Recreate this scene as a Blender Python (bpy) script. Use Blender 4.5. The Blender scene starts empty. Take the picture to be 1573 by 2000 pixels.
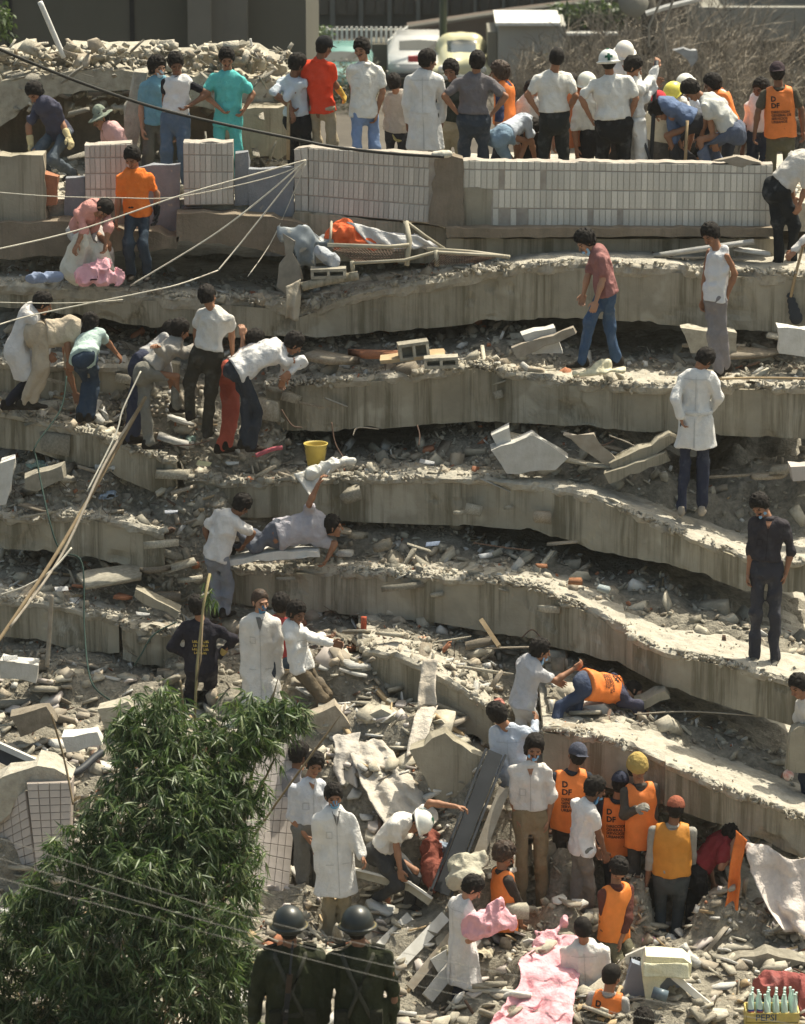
import bpy, bmesh, math, random
import numpy as np
from mathutils import Vector, Matrix
from mathutils.bvhtree import BVHTree
R = math.radians
SC = bpy.context.scene
COL = SC.collection
rng = np.random.RandomState(7)
random.seed(7)

# ---------------- camera, world, sun, exposure ----------------
F_PX, PITCH, CH = 8000.0, R(14), 16.0
cam_d = bpy.data.cameras.new('camera'); cam = bpy.data.objects.new('camera', cam_d); COL.objects.link(cam)
cam_d.sensor_fit = 'HORIZONTAL'; cam_d.sensor_width = 36; cam_d.lens = 36 * F_PX / 1573
cam_d.clip_start = 1; cam_d.clip_end = 2000
cam_d.dof.use_dof = True; cam_d.dof.focus_distance = 46; cam_d.dof.aperture_fstop = 4.5
cam.location = (0, 0, CH); cam.rotation_euler = (R(90) - PITCH, 0, 0)
SC.camera = cam
SUN_EL, SUN_AZ = 62, 44          # azimuth clockwise from +Y (away from camera) toward +X
sd = Vector((math.sin(R(SUN_AZ)) * math.cos(R(SUN_EL)), math.cos(R(SUN_AZ)) * math.cos(R(SUN_EL)), math.sin(R(SUN_EL))))
w = bpy.data.worlds.new('World'); SC.world = w; w.use_nodes = True
nt = w.node_tree; bg = nt.nodes['Background']
sky = nt.nodes.new('ShaderNodeTexSky'); sky.sky_type = 'NISHITA'; sky.sun_disc = False
sky.sun_elevation = R(SUN_EL); sky.sun_rotation = R(SUN_AZ); sky.dust_density = 4.5; sky.air_density = 0.9; sky.ozone_density = 0.6
mxs = nt.nodes.new('ShaderNodeMix'); mxs.data_type = 'RGBA'; mxs.blend_type = 'MULTIPLY'; mxs.inputs[0].default_value = 1; mxs.inputs[7].default_value = (.97, .97, .80, 1)   # yellowish tint added to the sky light, for film tone and dusty air
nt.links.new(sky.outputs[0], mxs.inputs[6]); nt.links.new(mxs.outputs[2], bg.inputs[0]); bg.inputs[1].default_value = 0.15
sun_d = bpy.data.lights.new('sun', 'SUN'); sun_d.energy = 4.8; sun_d.angle = R(0.53); sun_d.color = (1.0, 0.945, 0.80)
sun = bpy.data.objects.new('sun', sun_d); COL.objects.link(sun); sun.location = (20, 20, 60)
sun.rotation_euler = sd.to_track_quat('Z', 'Y').to_euler()
SC.view_settings.view_transform = 'Standard'; SC.view_settings.look = 'None'
SC.view_settings.exposure = 0.50; SC.view_settings.gamma = 1.0; SC.view_settings.use_curve_mapping = False
SC.cycles.max_bounces = 5; SC.cycles.diffuse_bounces = 3; SC.cycles.transparent_max_bounces = 6

# ---------------- helpers ----------------
ST, CT = math.sin(PITCH), math.cos(PITCH)
def W(px, py, Y):
    """point of the place seen at a photograph pixel, on the vertical plane at distance Y"""
    u = (px - 786.5) / F_PX; v = (1000 - py) / F_PX
    dy = CT + v * ST; dz = -ST + v * CT
    t = Y / dy
    return np.array([u * t, Y, CH + dz * t])
_RA = [37, 38, 38.6, 40, 40.9, 42.2, 43.6, 44.4, 45.2, 46.3, 47.5, 48.9, 49.5]
_RB = [38.8, 39.8, 40.4, 41.7, 42.4, 43.7, 45.5, 46.4, 47.1, 47.8, 48.5, 48.9, 49.5]
def Wo(px, py, Y): return W(px, py, float(np.interp(Y, _RA, _RB)) if Y < 49.5 else Y)
def tagit(o, label=None, cat=None, group=None, kind=None):
    if label: o['label'] = label
    if cat: o['category'] = cat
    if group: o['group'] = group
    if kind: o['kind'] = kind
    return o
def empty(name, loc, label=None, cat=None, group=None, kind=None):
    o = bpy.data.objects.new(name, None); COL.objects.link(o); o.location = loc; o.empty_display_size = .1
    return tagit(o, label, cat, group, kind)
def mesh(name, V, Fc, mats, smooth=False, mi=None, auto=None):
    me = bpy.data.meshes.new(name)
    V = np.asarray(V, dtype=np.float32)
    if isinstance(Fc, np.ndarray) and Fc.ndim == 2:
        n, k = Fc.shape
        me.vertices.add(len(V)); me.vertices.foreach_set('co', V.ravel())
        me.loops.add(n * k); me.loops.foreach_set('vertex_index', Fc.ravel().astype(np.int32))
        me.polygons.add(n); me.polygons.foreach_set('loop_start', np.arange(0, n * k, k, dtype=np.int32))
        me.update(calc_edges=True)
    else:
        me.from_pydata([tuple(map(float, v)) for v in V], [], [tuple(map(int, f)) for f in Fc])
        me.update()
    if not isinstance(mats, (list, tuple)): mats = [mats]
    for m in mats: me.materials.append(m)
    if mi is not None: me.polygons.foreach_set('material_index', np.asarray(mi, dtype=np.int32))
    if smooth: me.polygons.foreach_set('use_smooth', np.ones(len(me.polygons), dtype=bool))
    me.validate(); me.update()
    return me
def link(name, me, parent=None, loc=None):
    o = bpy.data.objects.new(name, me); COL.objects.link(o)
    if loc is not None: o.location = loc
    if parent is not None:
        o.parent = parent
    return o
def child_world(name, V, Fc, mats, parent, **kw):
    """mesh given in world coordinates, stored relative to the parent"""
    V = np.asarray(V, float) - np.array(parent.location) if parent is not None else V
    return link(name, mesh(name, V, Fc, mats, **kw), parent)
BOXF = [(0,1,3,2),(4,6,7,5),(0,4,5,1),(2,3,7,6),(0,2,6,4),(1,5,7,3)]
def box_v(lo, hi):
    return [(x, y, z) for x in (lo[0], hi[0]) for y in (lo[1], hi[1]) for z in (lo[2], hi[2])]
class MB:
    def __init__(s): s.V = []; s.F = []; s.M = []
    def add(s, V, Fc, m=0):
        b = len(s.V); s.V += [tuple(v) for v in V]; s.F += [tuple(i + b for i in f) for f in Fc]; s.M += [m] * len(Fc)
    def box(s, lo, hi, m=0): s.add(box_v(lo, hi), BOXF, m)
    def obox(s, c, ax, hs, m=0):
        c = np.array(c, float); A = [np.array(a, float) for a in ax]
        s.add([c + A[0]*hs[0]*i + A[1]*hs[1]*j + A[2]*hs[2]*k for i in (-1,1) for j in (-1,1) for k in (-1,1)], BOXF, m)
    def tube(s, pts, r, n=6, m=0):
        pts = [np.array(p, float) for p in pts]; rr = r if hasattr(r, '__len__') else [r] * len(pts)
        rings = []
        for i, p in enumerate(pts):
            t = pts[min(i+1, len(pts)-1)] - pts[max(i-1, 0)]; t /= (np.linalg.norm(t) + 1e-9)
            a = np.cross(t, (0.3, 0.2, 1) if abs(t[2]) < .9 else (1, 0, .1)); a /= np.linalg.norm(a); b = np.cross(t, a)
            rings.append([p + rr[i]*(math.cos(2*math.pi*k/n)*a + math.sin(2*math.pi*k/n)*b) for k in range(n)])
        V = [v for rg in rings for v in rg]; Fc = []
        for i in range(len(pts)-1):
            for k in range(n):
                k2 = (k+1) % n; Fc.append((i*n+k, i*n+k2, (i+1)*n+k2, (i+1)*n+k))
        Fc.append(tuple(range(n-1, -1, -1))); Fc.append(tuple((len(pts)-1)*n + k for k in range(n)))
        s.add(V, Fc, m)
    def lathe(s, c, prof, n=20, m=0, axis=(0,0,1)):
        ax = np.array(axis, float); ax /= np.linalg.norm(ax)
        a = np.cross(ax, (1,0,0) if abs(ax[0]) < .8 else (0,1,0)); a /= np.linalg.norm(a); b = np.cross(ax, a); c = np.array(c, float)
        V = [c + ax*z + r*(math.cos(2*math.pi*k/n)*a + math.sin(2*math.pi*k/n)*b) for r, z in prof for k in range(n)]
        Fc = [(i*n+k, i*n+(k+1)%n, (i+1)*n+(k+1)%n, (i+1)*n+k) for i in range(len(prof)-1) for k in range(n)]
        s.add(V, Fc, m)
    def obj(s, name, mats, parent=None, smooth=False, world=True):
        V = np.array(s.V, float)
        if parent is not None and world: V = V - np.array(parent.location)
        me = mesh(name, V, s.F, mats, smooth=smooth, mi=s.M)
        return link(name, me, parent)
def thing_mesh(name, mb, mats, base, label, cat, group=None, smooth=False, kind=None):
    V = np.array(mb.V, float) - np.array(base, float)
    o = link(name, mesh(name, V, mb.F, mats, smooth=smooth, mi=mb.M)); o.location = base
    return tagit(o, label, cat, group, kind)

# vectorised value noise
_perm = np.random.RandomState(3).rand(65536).astype(np.float32)
def _h(i, j, k): return _perm[(i * 73856093 ^ j * 19349663 ^ k * 83492791) & 65535]
def vnoise(P, sc=1.0, seed=0):
    P = np.asarray(P, float) * sc + seed * 17.31
    i = np.floor(P).astype(np.int64); f = P - i; f = f*f*(3-2*f)
    x, y, z = i[..., 0], i[..., 1], i[..., 2]; fx, fy, fz = f[..., 0], f[..., 1], f[..., 2]
    def L(a, b, t): return a + (b-a)*t
    return L(L(L(_h(x,y,z), _h(x+1,y,z), fx), L(_h(x,y+1,z), _h(x+1,y+1,z), fx), fy),
             L(L(_h(x,y,z+1), _h(x+1,y,z+1), fx), L(_h(x,y+1,z+1), _h(x+1,y+1,z+1), fx), fy), fz) * 2 - 1
def fbm(P, sc, seed=0, o=3):
    P = np.asarray(P, float); s = 0; a = 1
    for k in range(o): s = s + a * vnoise(P, sc * 2**k, seed + k); a *= .5
    return s

# ---------------- materials ----------------
def mat(name, c1, c2=None, sc=3.0, rough=.9, bump=.0, bsc=30.0, streak=None, c3=None, spec=.25, detail=5, metal=0, spots=None, sss=0, island=0):
    m = bpy.data.materials.new(name); m.use_nodes = True; t = m.node_tree; N = t.nodes; Lk = t.links
    b = N['Principled BSDF']; b.inputs['Roughness'].default_value = rough; b.inputs['Specular IOR Level'].default_value = spec
    b.inputs['Metallic'].default_value = metal
    tc = N.new('ShaderNodeTexCoord'); co = tc.outputs['Object']
    def ramp(fac, lo, hi, a, bb):
        mr = N.new('ShaderNodeMapRange'); mr.inputs[1].default_value = lo; mr.inputs[2].default_value = hi
        Lk.new(fac, mr.inputs[0]); mx = N.new('ShaderNodeMix'); mx.data_type = 'RGBA'; Lk.new(mr.outputs[0], mx.inputs[0])
        for s_, v in ((6, a), (7, bb)):
            if isinstance(v, tuple): mx.inputs[s_].default_value = (*v, 1)
            else: Lk.new(v, mx.inputs[s_])
        return mx.outputs[2]
    def noise(scale, det=detail, vec=None, rough_=.6):
        n = N.new('ShaderNodeTexNoise'); n.inputs['Scale'].default_value = scale; n.inputs['Detail'].default_value = det
        n.inputs['Roughness'].default_value = rough_; Lk.new(vec if vec is not None else co, n.inputs['Vector']); return n.outputs['Fac']
    if c2 is None: c2 = tuple(x * .82 for x in c1)
    col = ramp(noise(sc), .35, .65, c2, c1)
    if c3: col = ramp(noise(sc * .37 + .3, 4), .55, .72, col, c3)
    if spots: col = ramp(noise(spots[0], 3), spots[1], spots[1] + .06, col, spots[2])
    if streak:                       # (horizontal scale, vertical scale, amount, colour)
        mp = N.new('ShaderNodeMapping'); mp.inputs['Scale'].default_value = (streak[0], streak[0], streak[1]); Lk.new(co, mp.inputs[0])
        nn = noise(1.0, 4, mp.outputs[0], .7)
        mp2 = N.new('ShaderNodeMapping'); mp2.inputs['Scale'].default_value = (streak[0]*.17, streak[0]*.17, streak[1]*.8); Lk.new(co, mp2.inputs[0])
        n2 = noise(1.0, 2, mp2.outputs[0], .5)
        mm = N.new('ShaderNodeMath'); mm.operation = 'MULTIPLY'; Lk.new(nn, mm.inputs[0]); Lk.new(n2, mm.inputs[1])
        mr = N.new('ShaderNodeMapRange'); mr.inputs[1].default_value = .22; mr.inputs[2].default_value = .36; mr.inputs[4].default_value = streak[2]
        Lk.new(mm.outputs[0], mr.inputs[0]); mx = N.new('ShaderNodeMix'); mx.data_type = 'RGBA'; Lk.new(mr.outputs[0], mx.inputs[0])
        Lk.new(col, mx.inputs[6]); mx.inputs[7].default_value = (*streak[3], 1); col = mx.outputs[2]
    if island:
        g = N.new('ShaderNodeNewGeometry'); oi = N.new('ShaderNodeObjectInfo')
        ad = N.new('ShaderNodeMath'); ad.operation = 'ADD'; Lk.new(g.outputs['Random Per Island'], ad.inputs[0]); Lk.new(oi.outputs['Random'], ad.inputs[1])
        fr = N.new('ShaderNodeMath'); fr.operation = 'FRACT'; Lk.new(ad.outputs[0], fr.inputs[0])
        mr = N.new('ShaderNodeMapRange'); mr.inputs[3].default_value = 1 - island; mr.inputs[4].default_value = 1 + island * .7; Lk.new(fr.outputs[0], mr.inputs[0])
        hs = N.new('ShaderNodeHueSaturation'); Lk.new(mr.outputs[0], hs.inputs['Value']); Lk.new(col, hs.inputs['Color']); col = hs.outputs[0]
    Lk.new(col, b.inputs['Base Color'])
    if bump:
        bm = N.new('ShaderNodeBump'); bm.inputs['Strength'].default_value = 1; bm.inputs['Distance'].default_value = bump
        Lk.new(noise(bsc, 4, None, .65), bm.inputs['Height']); Lk.new(bm.outputs[0], b.inputs['Normal'])
    return m
M = {}
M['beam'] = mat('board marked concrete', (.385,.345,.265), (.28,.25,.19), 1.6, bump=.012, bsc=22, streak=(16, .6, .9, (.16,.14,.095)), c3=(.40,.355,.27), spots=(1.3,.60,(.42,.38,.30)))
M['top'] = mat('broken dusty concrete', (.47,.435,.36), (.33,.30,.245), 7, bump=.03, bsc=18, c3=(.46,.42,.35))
M['rubble'] = mat('rubble', (.47,.43,.345), (.31,.28,.22), 9, bump=.009, bsc=40, island=.38)
M['rubble2'] = mat('rubble brown', (.42,.36,.28), (.28,.235,.175), 9, bump=.009, bsc=40, island=.4)
M['dirt'] = mat('grey dust and gravel', (.36,.325,.26), (.21,.19,.15), 14, bump=.06, bsc=30)
M['plaster'] = mat('plaster', (.62,.60,.56), (.5,.48,.43), 6, bump=.01, island=.15)
M['brickred'] = mat('red brick fragment', (.45,.19,.10), (.33,.15,.09), 12, bump=.01, island=.25)
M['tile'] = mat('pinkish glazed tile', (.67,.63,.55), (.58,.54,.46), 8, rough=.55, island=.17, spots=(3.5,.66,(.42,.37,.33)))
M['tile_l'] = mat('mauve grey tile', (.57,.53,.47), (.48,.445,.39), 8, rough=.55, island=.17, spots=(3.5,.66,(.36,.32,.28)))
M['tile_w'] = mat('beige wall tile', (.52,.46,.42), (.45,.40,.36), 5, rough=.6, island=.07)
M['mortar'] = mat('dark mortar', (.42,.375,.32), (.33,.29,.245), 8, bump=.005)
M['blue'] = mat('weathered blue grey panel', (.26,.27,.29), (.20,.205,.22), 4, bump=.01, c3=(.33,.30,.24), spots=(7,.62,(.38,.34,.28)))
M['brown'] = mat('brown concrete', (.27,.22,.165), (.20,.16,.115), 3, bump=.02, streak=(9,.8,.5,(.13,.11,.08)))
M['wood'] = mat('raw wood', (.44,.33,.20), (.32,.23,.13), 6, bump=.004)
M['woodgrey'] = mat('grey wood', (.36,.32,.26), (.26,.22,.17), 6, bump=.004)
M['rust'] = mat('rusty steel', (.16,.10,.07), (.09,.06,.045), 12, rough=.8)
M['steel'] = mat('dark steel', (.032,.036,.042), (.02,.023,.028), 5, rough=.6, spec=.35)
M['white'] = mat('white painted', (.74,.72,.67), (.6,.58,.53), 5, rough=.6)
M['dark'] = mat('dark cladding', (.115,.108,.085), (.095,.09,.07), .4, rough=.8)
hz = bpy.data.materials.new('dusty air'); hz.use_nodes = True; _t = hz.node_tree; _t.nodes.remove(_t.nodes['Principled BSDF']); _v = _t.nodes.new('ShaderNodeVolumePrincipled')
_v.inputs['Color'].default_value = (.95, .92, .84, 1); _v.inputs['Density'].default_value = .0002; _t.links.new(_v.outputs[0], _t.nodes['Material Output'].inputs['Volume'])
M['black'] = mat('black', (.02,.02,.02), (.014,.014,.014), 5, rough=.6)
_cl = {}
def cloth(c, sc=9, rough=.85, bump=.03, dust=.12, bsc=11):
    c = tuple(x*.9 if min(c) > .55 else x for x in c)
    k = (tuple(c), dust, bump)
    if k not in _cl:
        d = tuple(x * (1-dust) + .42 * dust for x in c)
        _cl[k] = mat('cloth', tuple(c), tuple(x * .88 for x in c), sc, rough=rough, bump=bump, bsc=bsc, c3=d, spec=.1)
    return _cl[k]
M['hair'] = mat('black hair', (.020,.016,.013), (.010,.008,.007), 30, rough=.8, bump=.006, bsc=70, spec=.2)
M['hairb'] = mat('brown hair', (.06,.035,.02), (.03,.018,.012), 30, rough=.65, bump=.006, bsc=70, spec=.35)
SKINS = [mat('brown skin', (.33,.165,.095), (.27,.13,.072), 9, rough=.6, spec=.3), mat('dark skin', (.215,.105,.06), (.17,.083,.048), 9, rough=.6, spec=.3), mat('light skin', (.43,.235,.15), (.36,.19,.115), 9, rough=.6, spec=.3)]
M['eye'] = mat('eye', (.035,.022,.016), None, 9, rough=.4); M['brow'] = mat('eyebrow', (.03,.02,.014), None, 9); M['lip'] = mat('lips', (.25,.09,.065), None, 9, rough=.5)
# ---------------- ground ----------------
def gprofile(X, Y):
    """height of the rubble covered ground"""
    return 0
# control samples (photo x, photo y, distance)
CTRL = [(0,1300,44.0),(150,1310,43.8),(300,1330,43.6),(0,1400,43.2),(170,1400,43.2),(340,1400,43.2),(0,1480,42.2),(150,1490,42.2),(300,1500,42.0),
        (430,1340,43.4),(520,1350,43.3),(600,1300,43.3),(660,1290,43.2),(600,1400,42.6),(700,1380,42.6),(800,1400,42.4),(640,1480,42.0),(760,1490,41.8),(880,1480,41.6),(950,1500,41.3),
        (520,1600,41.2),(650,1600,41.2),(780,1600,41.1),(900,1600,41.0),(600,1720,40.7),(760,1720,40.7),(880,1720,40.4),(960,1700,40.4),
        (450,1760,40.2),(560,1780,40.2),(680,1830,39.9),(800,1800,40.0),(900,1850,39.5),(700,1930,39.0),(850,1990,38.6),(950,1930,38.9),(1050,1860,39.4),(1000,1760,40.1),(1100,1760,40.2),(1200,1780,40.2),
        (1150,1950,38.7),(1250,1850,39.8),(1350,1870,39.8),(1450,1880,39.7),(1573,1900,39.4),(1300,1930,39.0),(1450,1960,38.8),(1573,1990,38.5),(1100,1650,41.0),(1250,1700,40.8),(1400,1740,40.6),
        (100,1800,39.9),(250,1800,39.9),(400,1850,39.6),(0,1750,40.1),(60,1900,39.2),(200,1950,38.9),(400,1980,38.6),(0,1640,40.4),(120,1650,40.6),(350,1650,40.9),(450,1500,41.8),(300,1600,41.0)]
FEET = [(390,1432,45.2),(512,1445,44.9),(600,1425,44.6),(1040,1780,42.4),(1000,1695,43.0),(1112,1792,42.7),(1133,1820,42.2),(1305,1864,42.3),(1355,1866,42.5),(1205,1822,42.9),(1262,1840,42.6),(735,1768,42.0),(800,1772,42.0),(566,1802,42.9),
        (604,1820,42.4),(655,1852,41.9),(992,1925,41.8),(910,2045,41.0),(1200,1932,41.7),(1142,2050,40.9),(1015,1480,43.9),(1045,1482,43.9)]
CP = np.array([Wo(*c) for c in CTRL]+[W(*c)-np.array([0,0,.03]) for c in FEET])
def gz(X, Y):
    X = np.asarray(X, float); Y = np.asarray(Y, float); sh = X.shape; x = X.ravel(); y = Y.ravel()
    d2 = (x[:,None]-CP[:,0])**2 + ((y[:,None]-CP[:,1])*1.3)**2 + .02
    wt = 1/d2**2; z = (wt*CP[:,2]).sum(1)/wt.sum(1)
    far = np.clip((np.abs(x) - 4.6)/3, 0, 1); z = z*(1-far) + .25*far
    bk = np.clip((40.2-y)/1.2, 0, 1); z = z*(1-bk) + bk*.05
    bank = np.clip((39.2-y)/5.2, 0, 1); z = z + 2.6*bank*bank*(3-2*bank)
    bb = np.clip((y-45.6)/1.5, 0, 1); z = z*(1-bb)+bb*.8
    return z.reshape(sh)
def gzp(X, Y): return float(gz(np.array([X]), np.array([Y]))[0])
def sheet(xs, ys, zf):
    X, Y = np.meshgrid(xs, ys, indexing='ij'); Z = zf(X, Y)
    V = np.stack([X, Y, Z], -1).reshape(-1, 3); nx, ny = len(xs), len(ys)
    I = np.arange(nx*ny).reshape(nx, ny)
    Fq = np.stack([I[:-1,:-1], I[1:,:-1], I[1:,1:], I[:-1,1:]], -1).reshape(-1, 4)
    return V, Fq
mb = MB(); mb.box((-950,-70,-3.5), (950,1250,18.5)); tagit(mb.obj('haze', hz), kind='stuff')
# far ground to the horizon (with the near strip left to the rubble ground)
M['asphalt'] = mat('asphalt and bare earth', (.095,.082,.065), (.07,.06,.048), .5, bump=.02, bsc=3, c3=(.12,.105,.085))
V, Fq = sheet(np.concatenate([[-900,-300,-60], np.linspace(-20,20,30), [60,300,900]]), np.concatenate([[-60,-10,20], np.linspace(47.5,130,40), [200,400,1200]]), lambda X, Y: 0*X - .02)
tagit(link('ground', mesh('ground', V, Fq, M['asphalt'])), kind='structure')
def near(X, Y):
    P = np.stack([X, Y, 0*X], -1)
    return gz(X, Y) + .05*fbm(P, 1.7, 1) + .028*fbm(P, 6.5, 4)
V, Fq = sheet(np.arange(-7, 7.01, .05), np.arange(29, 48.5, .05), near)
tagit(link('rubble_ground', mesh('rubble_ground', V, Fq, M['dirt'], smooth=True)), kind='structure')

# ---------------- rubble pieces ----------------
def hull(pts):
    bm = bmesh.new(); vs = [bm.verts.new(p) for p in pts]
    r = bmesh.ops.convex_hull(bm, input=vs)
    bmesh.ops.delete(bm, geom=[v for v in bm.verts if not v.link_faces], context='VERTS')
    bmesh.ops.triangulate(bm, faces=bm.faces)
    bm.verts.index_update()
    V = np.array([v.co[:] for v in bm.verts]); Fc = np.array([[v.index for v in f.verts] for f in bm.faces]); bm.free()
    return V, Fc
PROTO = []
for k in range(10):
    p = np.array([(x,y,z) for x in (-1,1) for y in (-1,1) for z in (-1,1)], float)*(1-np.array([.34,.30,.30])*rng.rand(8,3))*np.array([1,[.8,.6,.9][k%3],[.7,.45,.3,.55][k%4]])
    p = np.delete(p, rng.randint(0,8), 0) if k%2 else p
    p *= np.array([1, .75, [.8,.55,.4,.28][k%4]])
    PROTO.append(hull(p))
for k in range(10):        # broken plates and splinters
    m_ = 4+k%3; a = np.sort(rng.rand(m_)+np.arange(m_)*1.1)/(m_*1.1)*2*math.pi; t_ = .12+.14*rng.rand(); el = .5 if k%2 else .8
    q = [(math.cos(t)*(.7+.5*rng.rand()), math.sin(t)*el*(.6+.6*rng.rand())) for t in a]
    PROTO.append(hull([(x, y, z) for x, y in q for z in (-t_, t_)]))
for k in range(2): PROTO.append(hull(np.array([(x,y,z) for x in (-1.5,1.5) for y in (-.16,.16) for z in (-.10,.10)])*(1-.35*rng.rand(8,3))))
SLABS = []
for k in range(6):
    a = np.sort(rng.rand(7))*2*math.pi; q = [(math.cos(t)*(.8+.3*rng.rand()), math.sin(t)*(.6+.3*rng.rand())) for t in a]
    p = [(x, y, z) for x, y in q for z in (-.11, .11)]
    SLABS.append(hull(p))
def rotm(n, tilt=1.0):
    """random rotations; tilt<1 keeps pieces flatter"""
    out = []
    for i in range(n):
        e = Matrix.Rotation(rng.rand()*6.283, 3, 'Z') @ Matrix.Rotation(rng.randn()*tilt, 3, 'X') @ Matrix.Rotation(rng.randn()*tilt, 3, 'Y')
        out.append(np.array(e))
    return np.array(out)
def stuff_pieces(name, P, S, mats, tilt=.8, mchoice=None, protos=None, label='heap of broken concrete fragments and gravel between the fallen floors', kind='stuff', cat='rubble'):
    protos = protos or PROTO; n = len(P); Rm = rotm(n, tilt)
    Vs, Fs, Ms = [], [], []; base = 0
    pk = rng.randint(0, len(protos), n); mc = rng.choice(len(mats), n, p=mchoice)
    for i in range(n):
        V, Fc = protos[pk[i]]; q = (V*S[i]) @ Rm[i].T + P[i]
        Vs.append(q); Fs.append(Fc+base); Ms.append(np.full(len(Fc), mc[i])); base += len(V)
    o = link(name, mesh(name, np.concatenate(Vs), np.concatenate(Fs), mats, mi=np.concatenate(Ms)))
    return tagit(o, label, cat, kind=kind)
CHUNK_ME = {}
def chunk(p, size, flat=(1,1,1), mk='rubble', rot=None, label=None, proto=None, name='concrete_chunk', group=None):
    pi = proto if proto is not None else rng.randint(0, len(PROTO)); key = (pi, mk)
    if key not in CHUNK_ME:
        V, Fc = PROTO[pi] if pi < 100 else SLABS[pi-100]
        CHUNK_ME[key] = mesh(name, V, Fc, M[mk])
    o = link(name, CHUNK_ME[key]); o.location = p
    o.rotation_euler = rot if rot is not None else (rng.randn()*.5, rng.randn()*.5, rng.rand()*6.28)
    o.scale = (size*flat[0], size*flat[1], size*flat[2])
    return tagit(o, label or 'grey angular chunk of broken concrete lying loose in the rubble', 'rubble', group or (None if label else 'loose concrete chunks in the rubble'))

# ---------------- collapsed floors ----------------
class Floor: pass
def resample(knots, step=.04):
    K = np.array([[*Wo(x, t, Y), Wo(x, b, Y)[2]] for x, t, b, Y in knots])   # X, Y, ztop, zbot
    s = np.concatenate([[0], np.cumsum(np.hypot(np.diff(K[:,0]), np.diff(K[:,1])))]); n = max(3, int(s[-1]/step))
    q = np.linspace(0, s[-1], n); return np.stack([np.interp(q, s, K[:,j]) for j in range(4)], 1)
def beam_section(root, knots, lip=.13, depth=5.0, bt=.32, seed=0, mt='beam', slope=0.0, chip=.17, name='beam', proud=.05, lipmat='top'):
    S = resample(knots); n = len(S); X, Y, zt, zb = S.T
    P0 = np.stack([X, Y, 0*X], -1)
    ragged = np.clip(fbm(P0, 2.2, seed+3), -.2, 1.2)*chip
    # beam (front, bottom, back)
    def grid(cols):
        V = np.stack(cols, 1).reshape(-1, 3); m = len(cols); I = np.arange(n*m).reshape(n, m)
        Fq = np.stack([I[:-1,:-1], I[:-1,1:], I[1:,1:], I[1:,:-1]], -1).reshape(-1, 4)
        caps = [list(I[0,:]), list(I[-1,::-1])]
        return V, Fq, I
    ztb = zt - lip*.6
    cols = []
    for t in np.linspace(0, 1, 12): cols.append(np.stack([X, Y, ztb+(zb-ztb)*t], -1))
    cols.append(np.stack([X, Y+bt, zb+.01], -1)); cols.append(np.stack([X, Y+bt, ztb], -1))
    V, Fq, I = grid(cols)
    nz = fbm(V, 3.0, seed)*.014 + np.maximum(0, fbm(V, 2.1, seed+9)-.42)*.16 + np.maximum(0, .05-np.abs(vnoise(V*np.array([1,1,.35]), 1.1, seed+31)))*.35
    edge = np.minimum(1, np.abs(V[:,2]-np.repeat(zb, len(cols)))/.1)
    msk = np.tile(np.array([1]*12+[0,0]), n)
    V[:,1] += nz*msk
    V[:,2] += (1-edge)*msk*(np.maximum(0, fbm(V, 4, seed+5))*.05)
    Fl = [tuple(f) for f in Fq] + [tuple(I[0,::-1]), tuple(I[-1,:])] + [(I[i,0], I[i+1,0], I[i+1,-1], I[i,-1]) for i in range(n-1)]
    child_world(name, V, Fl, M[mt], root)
    # slab
    fr = proud - np.maximum(0, ragged)
    cols = [np.stack([X, Y+bt*.6, zt-lip], -1), np.stack([X, Y-fr+.03, zt-lip], -1), np.stack([X, Y-fr, zt-lip*.75], -1), np.stack([X, Y-fr-.015, zt-lip*.35], -1), np.stack([X, Y-fr+.02, zt], -1)]
    ds = np.concatenate([np.linspace(.08, 1.6, 28), np.linspace(1.8, depth, 10)])
    for d in ds: cols.append(np.stack([X, Y+d, zt+slope*d], -1))
    cols.append(np.stack([X, Y+depth, zt+slope*depth-.14], -1)); cols.append(np.stack([X, Y+bt*.6, zt-.14], -1))
    V, Fq, I = grid(cols); m = len(cols)
    k = np.tile(np.arange(m), n); lipm = (k >= 1) & (k <= 4); topm = (k > 4) & (k < m-2)
    V[:,1] += np.where(lipm, fbm(V, 7, seed+1)*.04+np.maximum(0, fbm(V, 3.1, seed+12)-.3)*.12, 0)
    V[:,2] += np.where(topm, fbm(V, 4, seed+2)*.022 + np.maximum(0, fbm(V, 9, seed+7))*.012, 0) + np.where(k == 4, fbm(V, 9, seed+2)*.025-.01, 0) + np.where(k == 1, fbm(V, 8, seed+6)*.02, 0)
    mi = np.zeros(len(Fq), int)
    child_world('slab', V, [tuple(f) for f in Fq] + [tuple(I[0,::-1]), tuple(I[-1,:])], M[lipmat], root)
    return S
FL = {}
def add_floor(key, label, sections, slope=0.0, group=None, **kw):
    k0 = sections[0][0]; root = empty('collapsed_storey', tuple(Wo(k0[0], k0[2], k0[3])), label, 'fallen storey')
    S = []
    for i, s in enumerate(sections):
        S.append(beam_section(root, s, seed=hash(key) % 1 + len(FL)*11+i*5, slope=slope, **kw))
    S = np.concatenate(S); S = S[np.argsort(S[:,0])]; FL[key] = (S, slope)
    return root
def ftop(key, X, Y=None):
    S, sl = FL[key]; y0 = np.interp(X, S[:,0], S[:,1]); z = np.interp(X, S[:,0], S[:,2])
    return z + (sl*(Y-y0) if Y is not None else 0)
def fy(key, X): S, _ = FL[key]; return np.interp(X, S[:,0], S[:,1])
def fbot(key, X): S, _ = FL[key]; return np.interp(X, S[:,0], S[:,3])

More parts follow.
